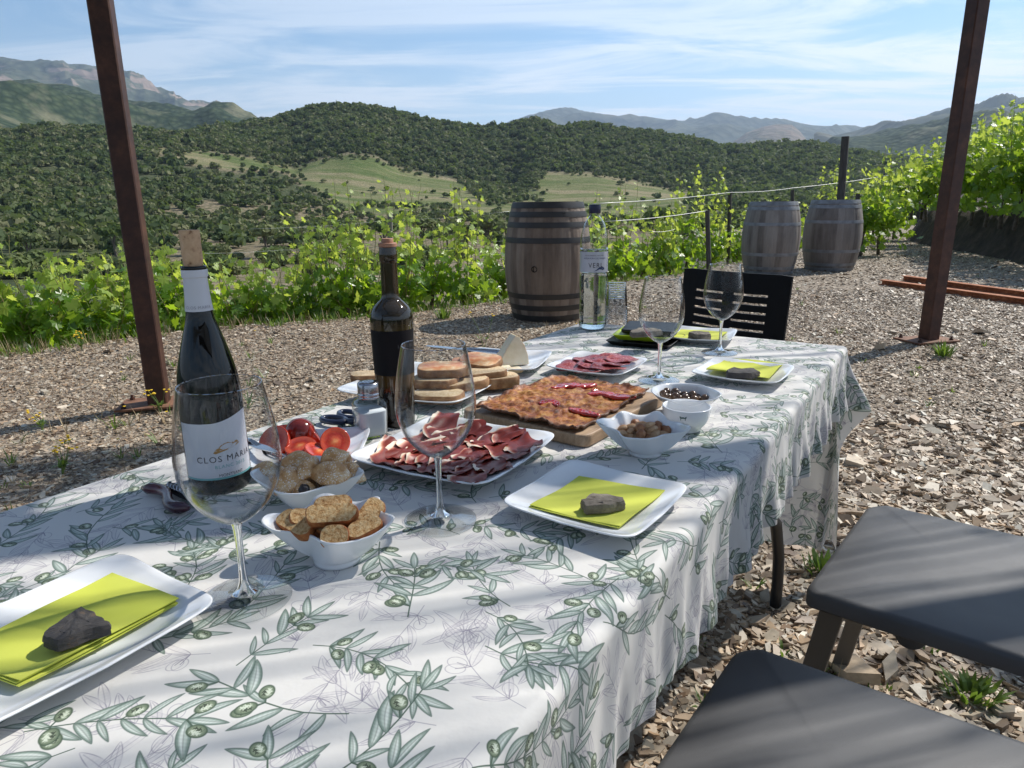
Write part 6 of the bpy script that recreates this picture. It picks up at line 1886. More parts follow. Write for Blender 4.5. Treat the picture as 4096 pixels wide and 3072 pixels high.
nt.links.new(ramp(nt, m1.outputs[0], [(.22, (.78, .33, .12)), (.42, (.62, .10, .035)), (.62, (.44, .030, .016)), (.80, (.60, .085, .035)), (.97, (.66, .10, .045))]), b.inputs['Base Color'])
b.inputs['Roughness'].default_value = .12; b.inputs['Coat Weight'].default_value = .6; b.inputs['Subsurface Weight'].default_value = .2; b.inputs['Subsurface Scale'].default_value = .005; bump(nt, b, n1, .5, .002)
def tomato(u, v, z, rad, rot, label, mat=None, flat=.85, cut=0.0):
    p = T(u, v, z)
    root = empty("tomato_half", (p.x, p.y, TZ + z), 0, label, "tomato", "cut tomatoes on the small plate")
    root.rotation_euler = rot
    pf = [(0, -rad * flat)] + [(rad * math.sin(t), -rad * flat * math.cos(t)) for t in np.linspace(.15, 1.5708, 12)]
    mb = MB(); mb.lathe(pf + [(rad * .985, .0008), (rad * .95, .001)], 40); mb.build("skin", mat or skin_m, root, smooth=True)
    mb = MB(); mb.lathe([(rad * .952, .0009), (rad * .8, .0006), (rad * .55, -.0008), (rad * .3, .0004), (0, .0008)], 40)
    mb.build("flesh", flesh_m, root, smooth=True)
    return root
tomato(*Z2(665, 400), .028, .0235, (R(-100), 0, R(8)), "dark red tomato half standing with its round skin towards the viewer", dark_skin, flat=.95)
tomato(*Z2(975, 478), .026, .0225, (R(58), 0, R(18)), "tomato half tilted to show its whole juicy cut face, the rightmost of the plate")
tomato(*Z2(665, 515), .022, .0235, (R(16), R(-6), R(20)), "tomato half lying cut face up in the middle of the plate")
tomato(*Z2(835, 560), .018, .0225, (R(24), R(10), R(60)), "tomato half lying low against the pastries")
tomato(*Z2(820, 430), .022, .022, (R(60), R(20), R(100)), "small tomato wedge between the dark half and the tilted half")
tomato(*Z2(430, 480), .026, .026, (R(50), R(-25), R(0)), "pale wet tomato piece behind the rim of the near wine glass")
tomato(*Z2(530, 450), .018, .024, (R(40), R(-30), R(50)), "orange red tomato piece left of the dark half")

# ---- bread
crumb = food("bread_crumb", (.42, .28, .14), (.56, .43, .27), (.64, .53, .37), .85, 220, .7, bdist=.0015)
rubbed = food("tomato_rubbed_bread", (.55, .13, .03), (.64, .34, .15), (.76, .62, .40), .45, 38, .6, coat=.2)
crust = food("bread_crust", (.17, .070, .024), (.29, .145, .058), (.40, .24, .12), .7, 60, .5)
def slab(name, w, d, h, mats, loc, rot, label, cat, group, top=None, seed=0, r_=.018, taper=1.0):
    rs = np.random.default_rng(seed); P = rrect(w, d, min(r_, d * .45), 6); n = len(P); V = []; Fq = []; mi = []
    wob = [1 + .03 * math.sin(3 * i / n * 6.28 + seed) + rs.normal(0, .006) for i in range(n)]
    for sc, z in ((.0, 0), (.93, 0), (.985, .0015), (1.0, h * .5), (.985, h - .0015), (.94, h), (0, h)):
        for (x, y), q in zip(P, wob): V.append((x * sc * q, y * sc * q, z * (1 if taper == 1 else (taper + (1 - taper) * (x / w + .5)))))
    for L in range(6):
        for k in range(n):
            Fq.append((L * n + k, L * n + (k + 1) % n, (L + 1) * n + (k + 1) % n, (L + 1) * n + k)); mi.append(0 if L in (0,) else (2 if L == 5 else 1))
    o = mesh(name, V, Fq, mats=mats, midx=mi, smooth=True, loc=loc); o.rotation_euler = rot; o.data.set_sharp_from_angle(angle=R(50))
    return tag(o, label, cat, group)
Z4 = lambda cx, cy: (1450 + cx * .33906, 1400 + cy * .33906)
bl = [  # (pixel of the piece's middle, height, w, d, h, angle, tilt, topmat, label)
    (Z4(900, 545), .012, .098, .058, .016, -.10, (0.02, 0), crumb, "bottom bread slice nearest the ham plate"),
    (Z4(860, 370), .028, .090, .058, .018, -.08, (0.02, .0), crumb, "second bread slice up, seen through the wine glass"),
    (Z4(940, 235), .046, .100, .066, .018, .05, (.05, .0), rubbed, "top tomato rubbed bread slice of the pile seen through the glass"),
    (Z4(1180, 400), .020, .105, .060, .017, .42, (.0, -.05), crumb, "long bread slice slanting right under the pile"),
    (Z4(1420, 290), .026, .100, .055, .018, .34, (.0, -.02), crumb, "bread slice right of the wine glass with a thick crust side"),
    (Z4(1610, 360), .010, .085, .055, .022, .36, (.0, 0), crumb, "rightmost bread slice at the corner of the plate"),
    (Z4(1390, 140), .040, .090, .070, .016, -.35, (.16, .06), rubbed, "orange tomato rubbed bread slice leaning in front of the cheese"),
    (Z4(1240, 160), .034, .070, .060, .016, .10, (.05, 0), rubbed, "tomato rubbed bread slice behind the wine glass rim"),
    (Z4(80, 315), .014, .080, .050, .016, .10, (0, 0), crumb, "bread slice peeping out left of the dark bottle"),
    (Z4(420, 420), .014, .080, .050, .017, .3, (0, 0), crumb, "bread slice hidden behind the dark bottle and glass"),
]
for i, (p_, z, w, d, h, a, tl_, tm, lab) in enumerate(bl):
    q = T(*p_, z + h * .5)
    slab("bread_slice", w, d, h, [crust, crust, tm], (q.x, q.y, TZ + z), (tl_[0], tl_[1], a), lab, "bread", "bread slices", seed=i, r_=.027)
# cheese
cheese = food("cheese", (.66, .56, .38), (.72, .63, .46), (.76, .68, .52), .5, 30, .1, sub=.2)
rind = food("cheese_rind", (.40, .27, .13), (.54, .40, .22), (.60, .48, .30), .7, 60, .4)
q = T(*Z4(1760, 215), .0)
n = 14; V = []; Fq = []; mi = []; hh = .070; w_ = .036
# a wedge standing on its cut face, the curved rind turned to the right
prof_ = [(-.046, 0), (-.030, .022), (-.008, .055), (.004, .070), (.014, .066), (.026, .046), (.034, .022), (.036, 0)]
cf = prof_
m_ = len(cf)
for y in (-.020, .020): V += [(x, y * (1 - .15 * z / .07), z) for x, z in cf]
Fq.append(tuple(range(m_))); mi.append(0); Fq.append(tuple(range(m_, 2 * m_))[::-1]); mi.append(0)
for i in range(m_): Fq.append((i, i + m_, (i + 1) % m_ + m_, (i + 1) % m_)); mi.append(1 if 3 <= i <= 6 else 0)
o = mesh("cheese_wedge", V, Fq, mats=[cheese, rind], midx=mi, loc=(q.x, q.y, TZ + .010)); o.rotation_euler = (0, 0, .35)
bv = o.modifiers.new("b", 'BEVEL'); bv.width = .0025; bv.segments = 3
tag(o, "pale cheese wedge standing upright on its plate, rind to the right", "cheese")
for i, (p_, a, lab) in enumerate([(Z4(1700, 240), .28, "thin cheese slice lying in front of the wedge, right"), (Z4(1580, 225), .33, "thin cheese slice half under the bread by the wedge")]):
    q = T(*p_, .016)
    slab("cheese_slice", .070, .026, .009, [cheese, rind, cheese], (q.x, q.y, TZ + .011), (0, 0, a), lab, "cheese", "cheese slices", seed=30 + i, r_=.005)
# knife beside the cheese: rounded dark steel handle pointing right
chrome = simple("polished_steel", (.50, .51, .54), .16, metal=1.0)
def place_between(o, a, b_, z):
    A = T(*a, z); B = T(*b_, z); o.location = (A.x, A.y, TZ + z); o.rotation_euler.z = math.atan2(B.y - A.y, B.x - A.x); return (B - A).length
kn = empty("cheese_knife", (0, 0, 0), 0, "steel knife with a thick rounded handle resting behind the bread and cheese", "knife")
L = place_between(kn, Z3(1620, 415), Z3(1180, 372), .020)
mb = MB(); rg = []
for x, ry, rz in ((.0, .003, .003), (.002, .0095, .007), (.012, .0115, .008), (.05, .0105, .0075), (.085, .0085, .006), (.105, .007, .005)):
    rg.append([(x, ry * math.cos(t), rz * math.sin(t) + .004) for t in np.linspace(0, 6.283, 17)[:-1]])
loft(rg, "handle", chrome, kn)
rg = [[(x, y0, z) for y0, z in ((-h_, .003), (h_ * .9, .0035), (h_ * .9, .0045), (-h_, .0045))] for x, h_ in ((.105, .006), (.12, .010), (.19, .010), (.215, .004))]
loft(rg, "blade", chrome, kn, smooth=False)
# fork and knife on the tomato plate
fk = empty("fork", (0, 0, 0), 0, "steel fork with its tines on the tomatoes, seen through the near wine glass", "fork")
L = place_between(fk, Z2(150, 465), Z2(430, 560), .030)
fk.location.z = TZ + .022
rg = [[(x, y0 * w_, z0 + s_) for y0, s_ in ((-1, 0), (1, 0), (1, .0015), (-1, .0015))] for x, w_, z0 in ((-.05, .004, .010), (.02, .0035, .012), (.055, .0045, .006), (.068, .0095, .003), (.075, .0105, .002))]
loft(rg, "handle", chrome, fk, smooth=False)
for j in range(4):
    y0 = -.009 + j * .006
    mb = MB(); mb.tube([(.074, y0, .0025), (.095, y0, .0010), (.112, y0 * .95, .0045)], [.0014, .0013, .0006], 6); mb.build("tine", chrome, fk, smooth=True)
tk = empty("table_knife", (0, 0, 0), 0, "brown handled knife lying on the tomato plate behind the near wine glass", "knife")
place_between(tk, Z2(120, 440), Z2(420, 540), .034); tk.location.z = TZ + .030
rg = [[(x, .008 * f * math.cos(t), .0055 * f * math.sin(t)) for t in np.linspace(0, 6.283, 13)[:-1]] for x, f in ((-.10, .7), (-.09, 1.0), (-.02, .9), (.03, .7))]
loft(rg, "handle", simple("brown_handle", (.10, .03, .02), .3, coat=.4), tk)
rg = [[(x, y0 * h_, z) for y0, z in ((-1, 0), (1, .0004), (1, .0012), (-1, .0012))] for x, h_ in ((.03, .006), (.06, .008), (.095, .003))]
loft(rg, "blade", chrome, tk, smooth=False)
# scissors
sc = empty("scissors", (0, 0, 0), 0, "scissors with dark blue plastic handles behind the salt shaker", "scissors")
place_between(sc, Z2(1030, 260), Z2(1330, 330), .010); sc.location.z = TZ + TOP; sc.scale = (.8, .8, .8)
blue = simple("navy_plastic", (.018, .026, .060), .28, coat=.2)
def loop(cx, cy, rx, ry, a):
    ca, sa = math.cos(a), math.sin(a); out = []
    for t in np.linspace(0, 2 * math.pi, 25): x, y = rx * math.cos(t), ry * math.sin(t); out.append((cx + x * ca - y * sa, cy + x * sa + y * ca, .009))
    return out
for sgn in (-1, 1):
    mb = MB(); mb.tube(loop(.0, sgn * .022, .030, .017, sgn * -.18), .0062, 8, caps=False)
    mb.tube([(.026, sgn * .016, .009), (.05, sgn * .008, .009), (.07, -sgn * .002, .009)], [.0065, .007, .005], 8); mb.build("handle", blue, sc, smooth=True)
    rg = [[(x, y0, .0085 + sgn * .001 + z) for y0, z in ((-h_ - sgn * .002, 0), (h_ - sgn * .002, 0), (h_ - sgn * .002, .0015), (-h_ - sgn * .002, .0015))] for x, h_ in ((.065, .006), (.09, .0065), (.16, .001))]
    loft(rg, "blade", chrome, sc, smooth=False)
# corkscrew
cw = empty("corkscrew", (0, 0, 0), 0, "folding waiter's corkscrew with a curved dark red handle left of the near wine glass", "corkscrew")
Zb = lambda cx, cy: (500 + cx * .3617, 1900 + cy * .3617)
Lc = place_between(cw, Zb(265, 165), Zb(690, 345), .010); cw.location.z = TZ + TOP
redp = simple("dark_red_plastic", (.10, .012, .020), .25, coat=.4, c2=(.035, .010, .022), scale=18)
rg = []
for f in np.linspace(0, 1, 13):
    x = -.010 + f * .112; yc = .010 * math.sin(f * 6.0) - .002; w_ = .0095 * (1 - .25 * math.sin(f * 3.14)) * (.35 if f in (0, 1) else 1)
    rg.append([(x, yc + w_ * math.cos(t), .009 + .0085 * (w_ / .0095) * math.sin(t)) for t in np.linspace(0, 6.283, 17)[:-1]])
loft(rg, "handle", redp, cw)
rg = [[(x, y + d_, z) for d_, z in ((-.004, .004), (.004, .004), (.004, .012), (-.004, .012))] for x, y in ((.01, .020), (.05, .017), (.095, .016))]
loft(rg, "lever", simple("black_metal", (.03, .03, .035), .3, metal=.6), cw, smooth=False)
mb = MB(); mb.tube([(.02 + .0035 * k / 3, .017 + .004 * math.cos(k * 1.0), .014 + .004 * math.sin(k * 1.0)) for k in range(45)], .0011, 6); mb.build("worm", chrome, cw, smooth=True)

# ---- flatbread on its board
bw = [T(*Z5(870, 610), .018), T(*Z5(1480, 400), .018), T(*Z5(2100, 545), .018), T(*Z5(1640, 825), .018)]
bc_ = sum(bw, Vector()) / 4; e1 = ((bw[2] - bw[3]) + (bw[1] - bw[0])) / 2; ba = math.atan2(e1.y, e1.x); bL = e1.length; bW = ((bw[0] - bw[3]).length + (bw[1] - bw[2]).length) / 2
wood_m, nt, b = nmat("board_wood")
_, n1 = noise_tex(nt, 12, 7, .65, stretch=(1.2, 14, 6)); nt.links.new(ramp(nt, n1, [(.3, (.24, .15, .085)), (.5, (.38, .26, .16)), (.7, (.48, .35, .23))]), b.inputs['Base Color']); b.inputs['Roughness'].default_value = .55; bump(nt, b, n1, .3, .001)
board = empty("cutting_board", (bc_.x, bc_.y, TZ + TOP), ba, "thick pale wooden board under the flatbread", "board")
mb = MB(); P = rrect(bL, bW, .018, 6)
# scooped notch on the right end near the front corner
P2 = []
for x, y in P: P2.append((x, y))
mb.prism(P2, .0, .020, .992); mb.build("slab", wood_m, board, bevel=.003)
coca_m, nt, b = nmat("baked_flatbread")
_, n1 = noise_tex(nt, 26, 8, .7, dist=.8); _, n2 = noise_tex(nt, 85, 6, .7, dist=.6); at = nt.nodes.new("ShaderNodeAttribute"); at.attribute_name = "val"
m1 = nt.nodes.new("ShaderNodeMath"); m1.operation = 'MULTIPLY_ADD'; m1.inputs[1].default_value = .55; nt.links.new(n1, m1.inputs[0])
m2 = nt.nodes.new("ShaderNodeMath"); m2.operation = 'MULTIPLY'; m2.inputs[1].default_value = .45; nt.links.new(n2, m2.inputs[0]); nt.links.new(m2.outputs[0], m1.inputs[2])
top_c = ramp(nt, m1.outputs[0], [(.34, (.025, .007, .003)), (.42, (.15, .034, .006)), (.48, (.30, .080, .010)), (.55, (.42, .165, .022)), (.66, (.60, .36, .085))])
mxn = nt.nodes.new("ShaderNodeMix"); mxn.data_type = 'RGBA'; nt.links.new(at.outputs['Fac'], mxn.inputs[0]); nt.links.new(top_c, mxn.inputs[6]); mxn.inputs[7].default_value = (.11, .042, .016, 1)
nt.links.new(mxn.outputs[2], b.inputs['Base Color']); b.inputs['Roughness'].default_value = .5; b.inputs['Coat Weight'].default_value = .12; b.inputs['Coat Roughness'].default_value = .25; bump(nt, b, m1.outputs[0], .9, .005)
fw = [T(*Z5(950, 598), .030), T(*Z5(1480, 388), .030), T(*Z5(2050, 492), .030), T(*Z5(1590, 745), .030)]
fc = sum(fw, Vector()) / 4; nx_, ny_ = 130, 90; V = []; val = []; Fq = []
def fn(x, y): return 1.1 * mnoise.fractal(Vector((x * 55, y * 55, 3)), 1.0, 2.0, 4)
for s_ in (1, 0):
    for j in range(ny_ + 1):
        for i in range(nx_ + 1):
            a, b_ = i / nx_, j / ny_
            q = fw[0] * (1 - a) * (1 - b_) + fw[3] * a * (1 - b_) + fw[2] * a * b_ + fw[1] * (1 - a) * b_ - fc
            e = min(a, 1 - a, b_, 1 - b_); dirv = Vector((a - .5, b_ - .5, 0))
            jag = (1 - sstep(e / .03)) * .0022 * math.sin(a * 60 + b_ * 47 + 3 * math.sin(a * 25))
            q = q + Vector((q.x, q.y, 0)).normalized() * jag
            h = .0045 + .0040 * fn(q.x, q.y) + (.003 * math.exp(-(e / .03) ** 2)) * (1 + .8 * math.sin(a * 21 + b_ * 17)) + .0045 * (math.sin(a * 3 + 1) * math.sin(b_ * 4))
            V.append((q.x, q.y, max(h, .002) + s_ * .004)); val.append(1 - float(sstep(e / .035)))
m_ = (nx_ + 1) * (ny_ + 1)
for j in range(ny_):
    for i in range(nx_):
        k = j * (nx_ + 1) + i; Fq.append((k, k + 1, k + nx_ + 2, k + nx_ + 1)); Fq.append((k + m_, k + m_ + nx_ + 1, k + m_ + nx_ + 2, k + m_ + 1))
bd = [j for j in range(nx_)] + [j * (nx_ + 1) + nx_ for j in range(ny_)] + [ny_ * (nx_ + 1) + nx_ - j for j in range(nx_)] + [(ny_ - j) * (nx_ + 1) for j in range(ny_)]
for i in range(len(bd)): a_, b_ = bd[i], bd[(i + 1) % len(bd)]; Fq.append((a_, a_ + m_, b_ + m_, b_))
coca = empty("flatbread", (fc.x, fc.y, TZ + TOP + .020), 0, "large rectangular baked flatbread with cheese and red peppers on the wooden board", "flatbread")
mesh("crust", V, Fq, coca_m, coca, smooth=True, col=val)
pep = food("roast_pepper", (.22, .008, .006), (.42, .022, .012), (.56, .05, .02), .15, 40, .5, coat=.7)
def pepper(pts, w, seed):
    P = [T(u, v, .034) for u, v in pts]; P = [Vector((p.x - fc.x, p.y - fc.y, .010)) for p in P]; rs = np.random.default_rng(seed)
    rg = []; n = 26
    C = [np.array(p) for p in P]
    for q in np.linspace(0, len(C) - 1.001, n):
        i = int(q); f = q - i; c = C[i] * (1 - f) + C[i + 1] * f; d = C[i + 1] - C[i]; d /= np.linalg.norm(d); s = np.array([-d[1], d[0], 0])
        ww = w * (math.sin(math.pi * min(.97, max(.03, q / (len(C) - 1)))) ** .5) * rs.uniform(.8, 1.15); hh_ = .0035 * rs.uniform(.6, 1.3)
        rg.append([tuple(c + s * ww * math.cos(t) + np.array([0, 0, hh_ * (math.sin(t) + .4 * math.sin(3 * t))])) for t in np.linspace(0, 6.283, 13)[:-1]])
    loft(rg, "pepper_strip", pep, coca)
pepper([Z5(1435, 480), Z5(1530, 455), Z5(1620, 462), Z5(1715, 455)], .014, 1)
pepper([Z5(1660, 515), Z5(1740, 505), Z5(1850, 530), Z5(1965, 530)], .013, 2)
pepper([Z5(1355, 575), Z5(1420, 560), Z5(1475, 585)], .013, 3)
pepper([Z5(1545, 605), Z5(1620, 625), Z5(1735, 650)], .009, 4)
pepper([Z5(1690, 490), Z5(1730, 500)], .009, 5)

# ---- toasts, pastries, nuts and olives
toast_side = food("toast_crust", (.20, .055, .012), (.34, .11, .026), (.45, .18, .055), .7, 90, .5)
toast_top = food("toast_crumb", (.28, .13, .040), (.50, .29, .115), (.62, .44, .23), .85, 240, 1.0, bdist=.002, pos=(.36, .47, .62))
def toast_p(p_, z, w, d, h, rot, lab, seed):
    z -= .003; w *= .92; d *= .95
    q = T(*p_, z); o = slab("toast", w, d, h, [toast_side, toast_side, toast_top], (q.x, q.y, TZ + z - h / 2), rot, lab, "toast", "toasts in the near bowl", seed=seed, r_=d * .45)
toast_p(Z2(950, 1105), .060, .060, .024, .014, (R(38), 0, R(6)), "long sunlit toast lying on top of the heap", 1)
toast_p(Z2(990, 1290), .046, .034, .026, .012, (R(50), R(-4), R(-2)), "toast standing at the front with its porous crumb showing", 2)
toast_p(Z2(645, 1200), .047, .052, .024, .013, (R(28), R(10), R(-32)), "dark brown toast at the left of the bowl", 3)
toast_p(Z2(1240, 1235), .048, .042, .022, .014, (R(25), R(-14), R(34)), "reddish toast at the right front of the bowl", 4)
toast_p(Z2(1290, 1085), .052, .038, .024, .014, (R(30), R(-30), R(55)), "upright toast at the right back of the bowl", 5)
toast_p(Z2(960, 1030), .060, .044, .022, .012, (R(30), 0, R(10)), "toast at the back of the heap", 6)
toast_p(Z2(1030, 1225), .042, .060, .026, .014, (R(20), 0, R(4)), "toast in the middle under the long one", 7)
toast_p(Z2(690, 1150), .050, .036, .022, .013, (R(30), R(10), R(20)), "toast tucked behind the left one", 8)
toast_p(Z2(900, 1270), .028, .034, .024, .014, (0, 0, R(40)), "toast at the bottom of the bowl", 9)
pastry = food("sugared_pastry", (.42, .19, .055), (.62, .36, .15), (.80, .62, .40), .5, 70, .9, coat=.15, bdist=.003)
def blob(name, mat, p_, z, rx, ry, rz, rot, lab, cat, group, seed, pinch=.0, seg=24, amp=.10, crease=False):
    rs = np.random.default_rng(seed); q = T(*p_, z); A = rs.uniform(0, 6.28, 6); V = []; nr = 14
    for j in range(nr + 1):
        ph = math.pi * j / nr
        for i in range(seg):
            t = 6.283 * i / seg
            x, y, zz = math.sin(ph) * math.cos(t), math.sin(ph) * math.sin(t), math.cos(ph)
            w = 1 + amp * (math.sin(3 * t + A[0] + 2 * zz) * .5 + math.sin(5 * x + A[1]) * .35 + math.sin(7 * y + 4 * zz + A[2]) * .3)
            if crease:      # folded half moon: thick along the fold, thin and crimped along the sealed edge
                k_ = float(sstep((y + 1.0) / 1.1)); w *= 1 + .07 * math.sin(16 * t) * (1 - k_)
                zz *= .50 + .6 * k_; x *= 1.10
            px_ = 1 - pinch * abs(x) ** 2
            V.append((x * rx * w, y * ry * w * px_, zz * rz * w * px_))
    Fq = [(j * seg + i, j * seg + (i + 1) % seg, (j + 1) * seg + (i + 1) % seg, (j + 1) * seg + i)[::-1] for j in range(nr) for i in range(seg)]
    o = mesh(name, V, Fq, mat, smooth=True, loc=(q.x, q.y, TZ + z)); o.rotation_euler = rot
    return tag(o, lab, cat, group)
pg = "sugared pastries in the bowl"
for i, (p_, z, rx, ry, rz, rot, lab) in enumerate([
    (Z2(370, 740), .048, .025, .014, .012, (0, 0, R(-10)), "leftmost sugared pastry with a pointed end"),
    (Z2(560, 840), .050, .022, .028, .017, (R(20), 0, R(-20)), "round sugary pastry at the front left"),
    (Z2(725, 740), .060, .015, .027, .014, (R(15), 0, R(-24)), "smooth half moon pastry standing in the middle"),
    (Z2(930, 770), .058, .030, .022, .015, (R(20), R(0), R(-6)), "widest sugar crusted pastry at the front right"),
    (Z2(1100, 765), .052, .026, .019, .014, (R(10), R(10), R(-20)), "rightmost pastry with a dark hole in its end"),
    (Z2(650, 660), .062, .028, .017, .013, (R(10), 0, R(4)), "pastry lying at the back left"),
    (Z2(960, 650), .066, .024, .020, .016, (R(20), R(-20), R(30)), "pointed pastry on top at the back"),
    (Z2(1040, 630), .064, .020, .012, .011, (R(20), R(20), R(-30)), "small browned pastry at the back right"),
    (Z2(700, 905), .044, .017, .014, .012, (R(0), 0, R(10)), "pastry at the very front with dark filling"),
    (Z2(790, 830), .036, .030, .026, .014, (0, 0, R(50)), "pastry at the bottom in the middle"),
    (Z2(470, 800), .036, .028, .022, .014, (0, 0, R(20)), "pastry at the bottom left")]):
    blob("pastry", pastry, p_, z - .006, rx * .84, ry * .84, rz * 1.0, rot, lab, "pastry", pg, 20 + i, pinch=.55, amp=.07, crease=i not in (8, 9, 10))
fil = blob("filling", simple("dark_filling", (.02, .014, .014), .35), Z2(700, 905), .0402, .0070, .0070, .0070, (0, 0, 0), None, None, None, 77)
fp = [o for o in bpy.data.objects if o.get("label", "").startswith("pastry at the very front")][0]
fil.parent = fp; fil.matrix_parent_inverse = Matrix(); d = (Vector((0, 0, CAMZ)) - Vector(fp.location)).normalized(); fil.location = fp.rotation_euler.to_matrix().inverted() @ (d * .0085)
# a dusting of sugar on the pastries
nt = pastry.node_tree; b = nt.nodes["Principled BSDF"]
_, vs_ = noise_tex(nt, 420, kind='voronoi'); _, ns_ = noise_tex(nt, 35, 3)
ra = nt.nodes.new("ShaderNodeMapRange"); ra.inputs[1].default_value = .38; ra.inputs[2].default_value = .20; nt.links.new(vs_, ra.inputs[0])
rb_ = nt.nodes.new("ShaderNodeMapRange"); rb_.inputs[1].default_value = .42; rb_.inputs[2].default_value = .55; nt.links.new(ns_, rb_.inputs[0])
mu = nt.nodes.new("ShaderNodeMath"); mu.operation = 'MULTIPLY'; nt.links.new(ra.outputs[0], mu.inputs[0]); nt.links.new(rb_.outputs[0], mu.inputs[1])
mxp = nt.nodes.new("ShaderNodeMix"); mxp.data_type = 'RGBA'; nt.links.new(mu.outputs[0], mxp.inputs[0])
src_ = b.inputs['Base Color'].links[0].from_socket; nt.links.new(src_, mxp.inputs[6]); mxp.inputs[7].default_value = (.9, .88, .85, 1)
nt.links.new(mxp.outputs[2], b.inputs['Base Color'])
alm = food("almond", (.34, .17, .075), (.48, .28, .14), (.62, .42, .25), .6, 60, .4)
haz = food("hazelnut", (.20, .070, .025), (.32, .13, .05), (.44, .22, .10), .5, 50, .4)
rsn = random.Random(8)
nutp = [(640, 860, 1, .044), (720, 865, 1, .047), (475, 890, 1, .040), (560, 880, 1, .041), (545, 925, 1, .038), (535, 980, 1, .033), (460, 940, 1, .036), (780, 955, 1, .037), (640, 890, 0, .046), (810, 865, 0, .043), (700, 905, 1, .041), (650, 950, 0, .040), (800, 905, 0, .040), (880, 910, 0, .038), (900, 915, 0, .039), (860, 950, 1, .036), (710, 990, 0, .031), (610, 995, 1, .031), (720, 935, 1, .038), (590, 845, 0, .041), (760, 900, 1, .043), (500, 900, 1, .034), (600, 930, 1, .032), (820, 940, 1, .031)]
for i, (cx, cy, al, z) in enumerate(nutp):
    a = rsn.uniform(-.8, .8) if i not in (4, 5) else 1.4
    if al: blob("almond", alm, Z6(cx, cy), z - .004, .0125, .0070, .0052, (rsn.uniform(-.4, .4), rsn.uniform(-.4, .4), a), "roasted almond in the star shaped nut bowl", "almond", "roasted almonds", 100 + i, pinch=.35, seg=14, amp=.04)
    else: blob("hazelnut", haz, Z6(cx, cy), z - .004, .0078, .0072, .0074, (0, 0, a), "toasted hazelnut in the star shaped nut bowl", "hazelnut", "toasted hazelnuts", 100 + i, seg=14, amp=.06)
olm = food("brown_olive", (.055, .028, .014), (.105, .058, .030), (.16, .10, .055), .22, 18, 0, coat=.3)
for i, (cx, cy, z) in enumerate([(870, 552, .036), (900, 530, .036), (985, 533, .038), (990, 575, .034), (880, 580, .033), (920, 585, .031), (1022, 600, .031), (1075, 565, .034), (1085, 590, .033), (1155, 560, .036), (1170, 605, .031), (1100, 615, .029), (1275, 597, .033), (1272, 615, .030), (950, 578, .031), (1215, 612, .027), (1010, 560, .031), (1130, 585, .031), (930, 600, .026), (1050, 610, .026), (1200, 590, .026)]):
    blob("olive", olm, Z6(cx, cy), z, .0082, .0074, .0072, (0, 0, i * 1.3), "small brown olive in the oval white bowl", "olive", "brown olives in the bowl", 200 + i, seg=14, amp=.01)

# ================================================================ WEEDS ON THE TERRACE
weed_g = simple("weed_green", (.10, .17, .035), .7, c2=(.18, .26, .07), scale=15); weed_d = simple("dry_stalk", (.30, .22, .12), .8, c2=(.42, .33, .20), scale=15); yel = simple("yellow_petal", (.75, .50, .02), .6)
weed_l = leaf_mat("weed_leaf", (.065, .12, .022), (.12, .19, .04), trans=(.22, .34, .04), tw=.35, scale=12)
def blades(mb, n, R_, H, w, seed, c=(0, 0, 0), spread=1.0):
    rs = np.random.default_rng(seed)
    for _ in range(n):
        a = rs.uniform(0, 6.28); l = H * rs.uniform(.55, 1.1); o_ = rs.uniform(0, R_); d = spread * rs.uniform(.2, .9)
        b0 = np.array([c[0] + o_ * math.cos(a), c[1] + o_ * math.sin(a), c[2]]); dirv = np.array([math.cos(a) * d, math.sin(a) * d, 1]); dirv /= np.linalg.norm(dirv)
        s = np.array([-math.sin(a), math.cos(a), 0]) * w
        m1_ = b0 + dirv * l * .55; t1 = b0 + dirv * l + np.array([math.cos(a), math.sin(a), -.6]) * l * .18 * d
        mb.add([b0 - s * .5, b0 + s * .5, m1_ + s * .6, t1, m1_ - s * .6], [(0, 1, 2, 4), (4, 2, 3)])
def weed(u, v, kind, H, lab, seed, grp=None):
    p = GP(u, v); root = empty("weed", (p.x, p.y, float(ground_h(p.x, p.y))), 0, lab, "weed", grp)
    rs = np.random.default_rng(seed)
    mb = MB()
    if kind == 'tuft': blades(mb, 60, .05, H, .010, seed); mb.build("leaves", weed_l, root)
    else:
        fl = MB(); lf = MB()
        for k in range(kind):
            a = rs.uniform(0, 6.28); l = H * rs.uniform(.7, 1.1); e = (math.cos(a) * l * .35, math.sin(a) * l * .35, l)
            mb.tube([(0, 0, 0), (e[0] * .4 + .01, e[1] * .4, l * .5), e], [.0022, .0018, .0012], 5, caps=False)
            for q in range(3):
                fl.lathe([(0, .002), (.004, .005), (.0075, .003), (.002, -.003), (0, -.003)], 7, c=(e[0] + rs.normal(0, .012), e[1] + rs.normal(0, .012), e[2] + rs.normal(0, .006)))
            blades(lf, 4, .004, .05, .008, seed + k, c=(e[0] * .3, e[1] * .3, l * .3), spread=2)
        mb.build("stems", weed_g, root); fl.build("flowers", yel, root); lf.build("leaves", weed_l, root)
    return root
weed(3770, 1430, 'tuft', .11, "bright green leafy weed at the foot of the right rusty post", 1)
weed(1775, 1275, 'tuft', .13, "bright green grassy tuft at the terrace edge left of the near barrel", 2)
weed(1935, 1395, 2, .30, "tall thin weed with a yellow flower head in the barrel's shadow", 3)
weed(3880, 2790, 'tuft', .055, "small green plant in the stones beside the nearest seat", 4)
weed(325, 1400, 5, .14, "dry branching weed with yellow flowers at the terrace edge on the left", 5)
weed(640, 1650, 4, .12, "yellow flowering weed in front of the left post's plate", 6)
weed(170, 1720, 3, .10, "low yellow flowered weed on the post's shadow at the left edge", 7)
weed(3270, 1078, 4, .20, "green weed in front of the right far barrel", 8)
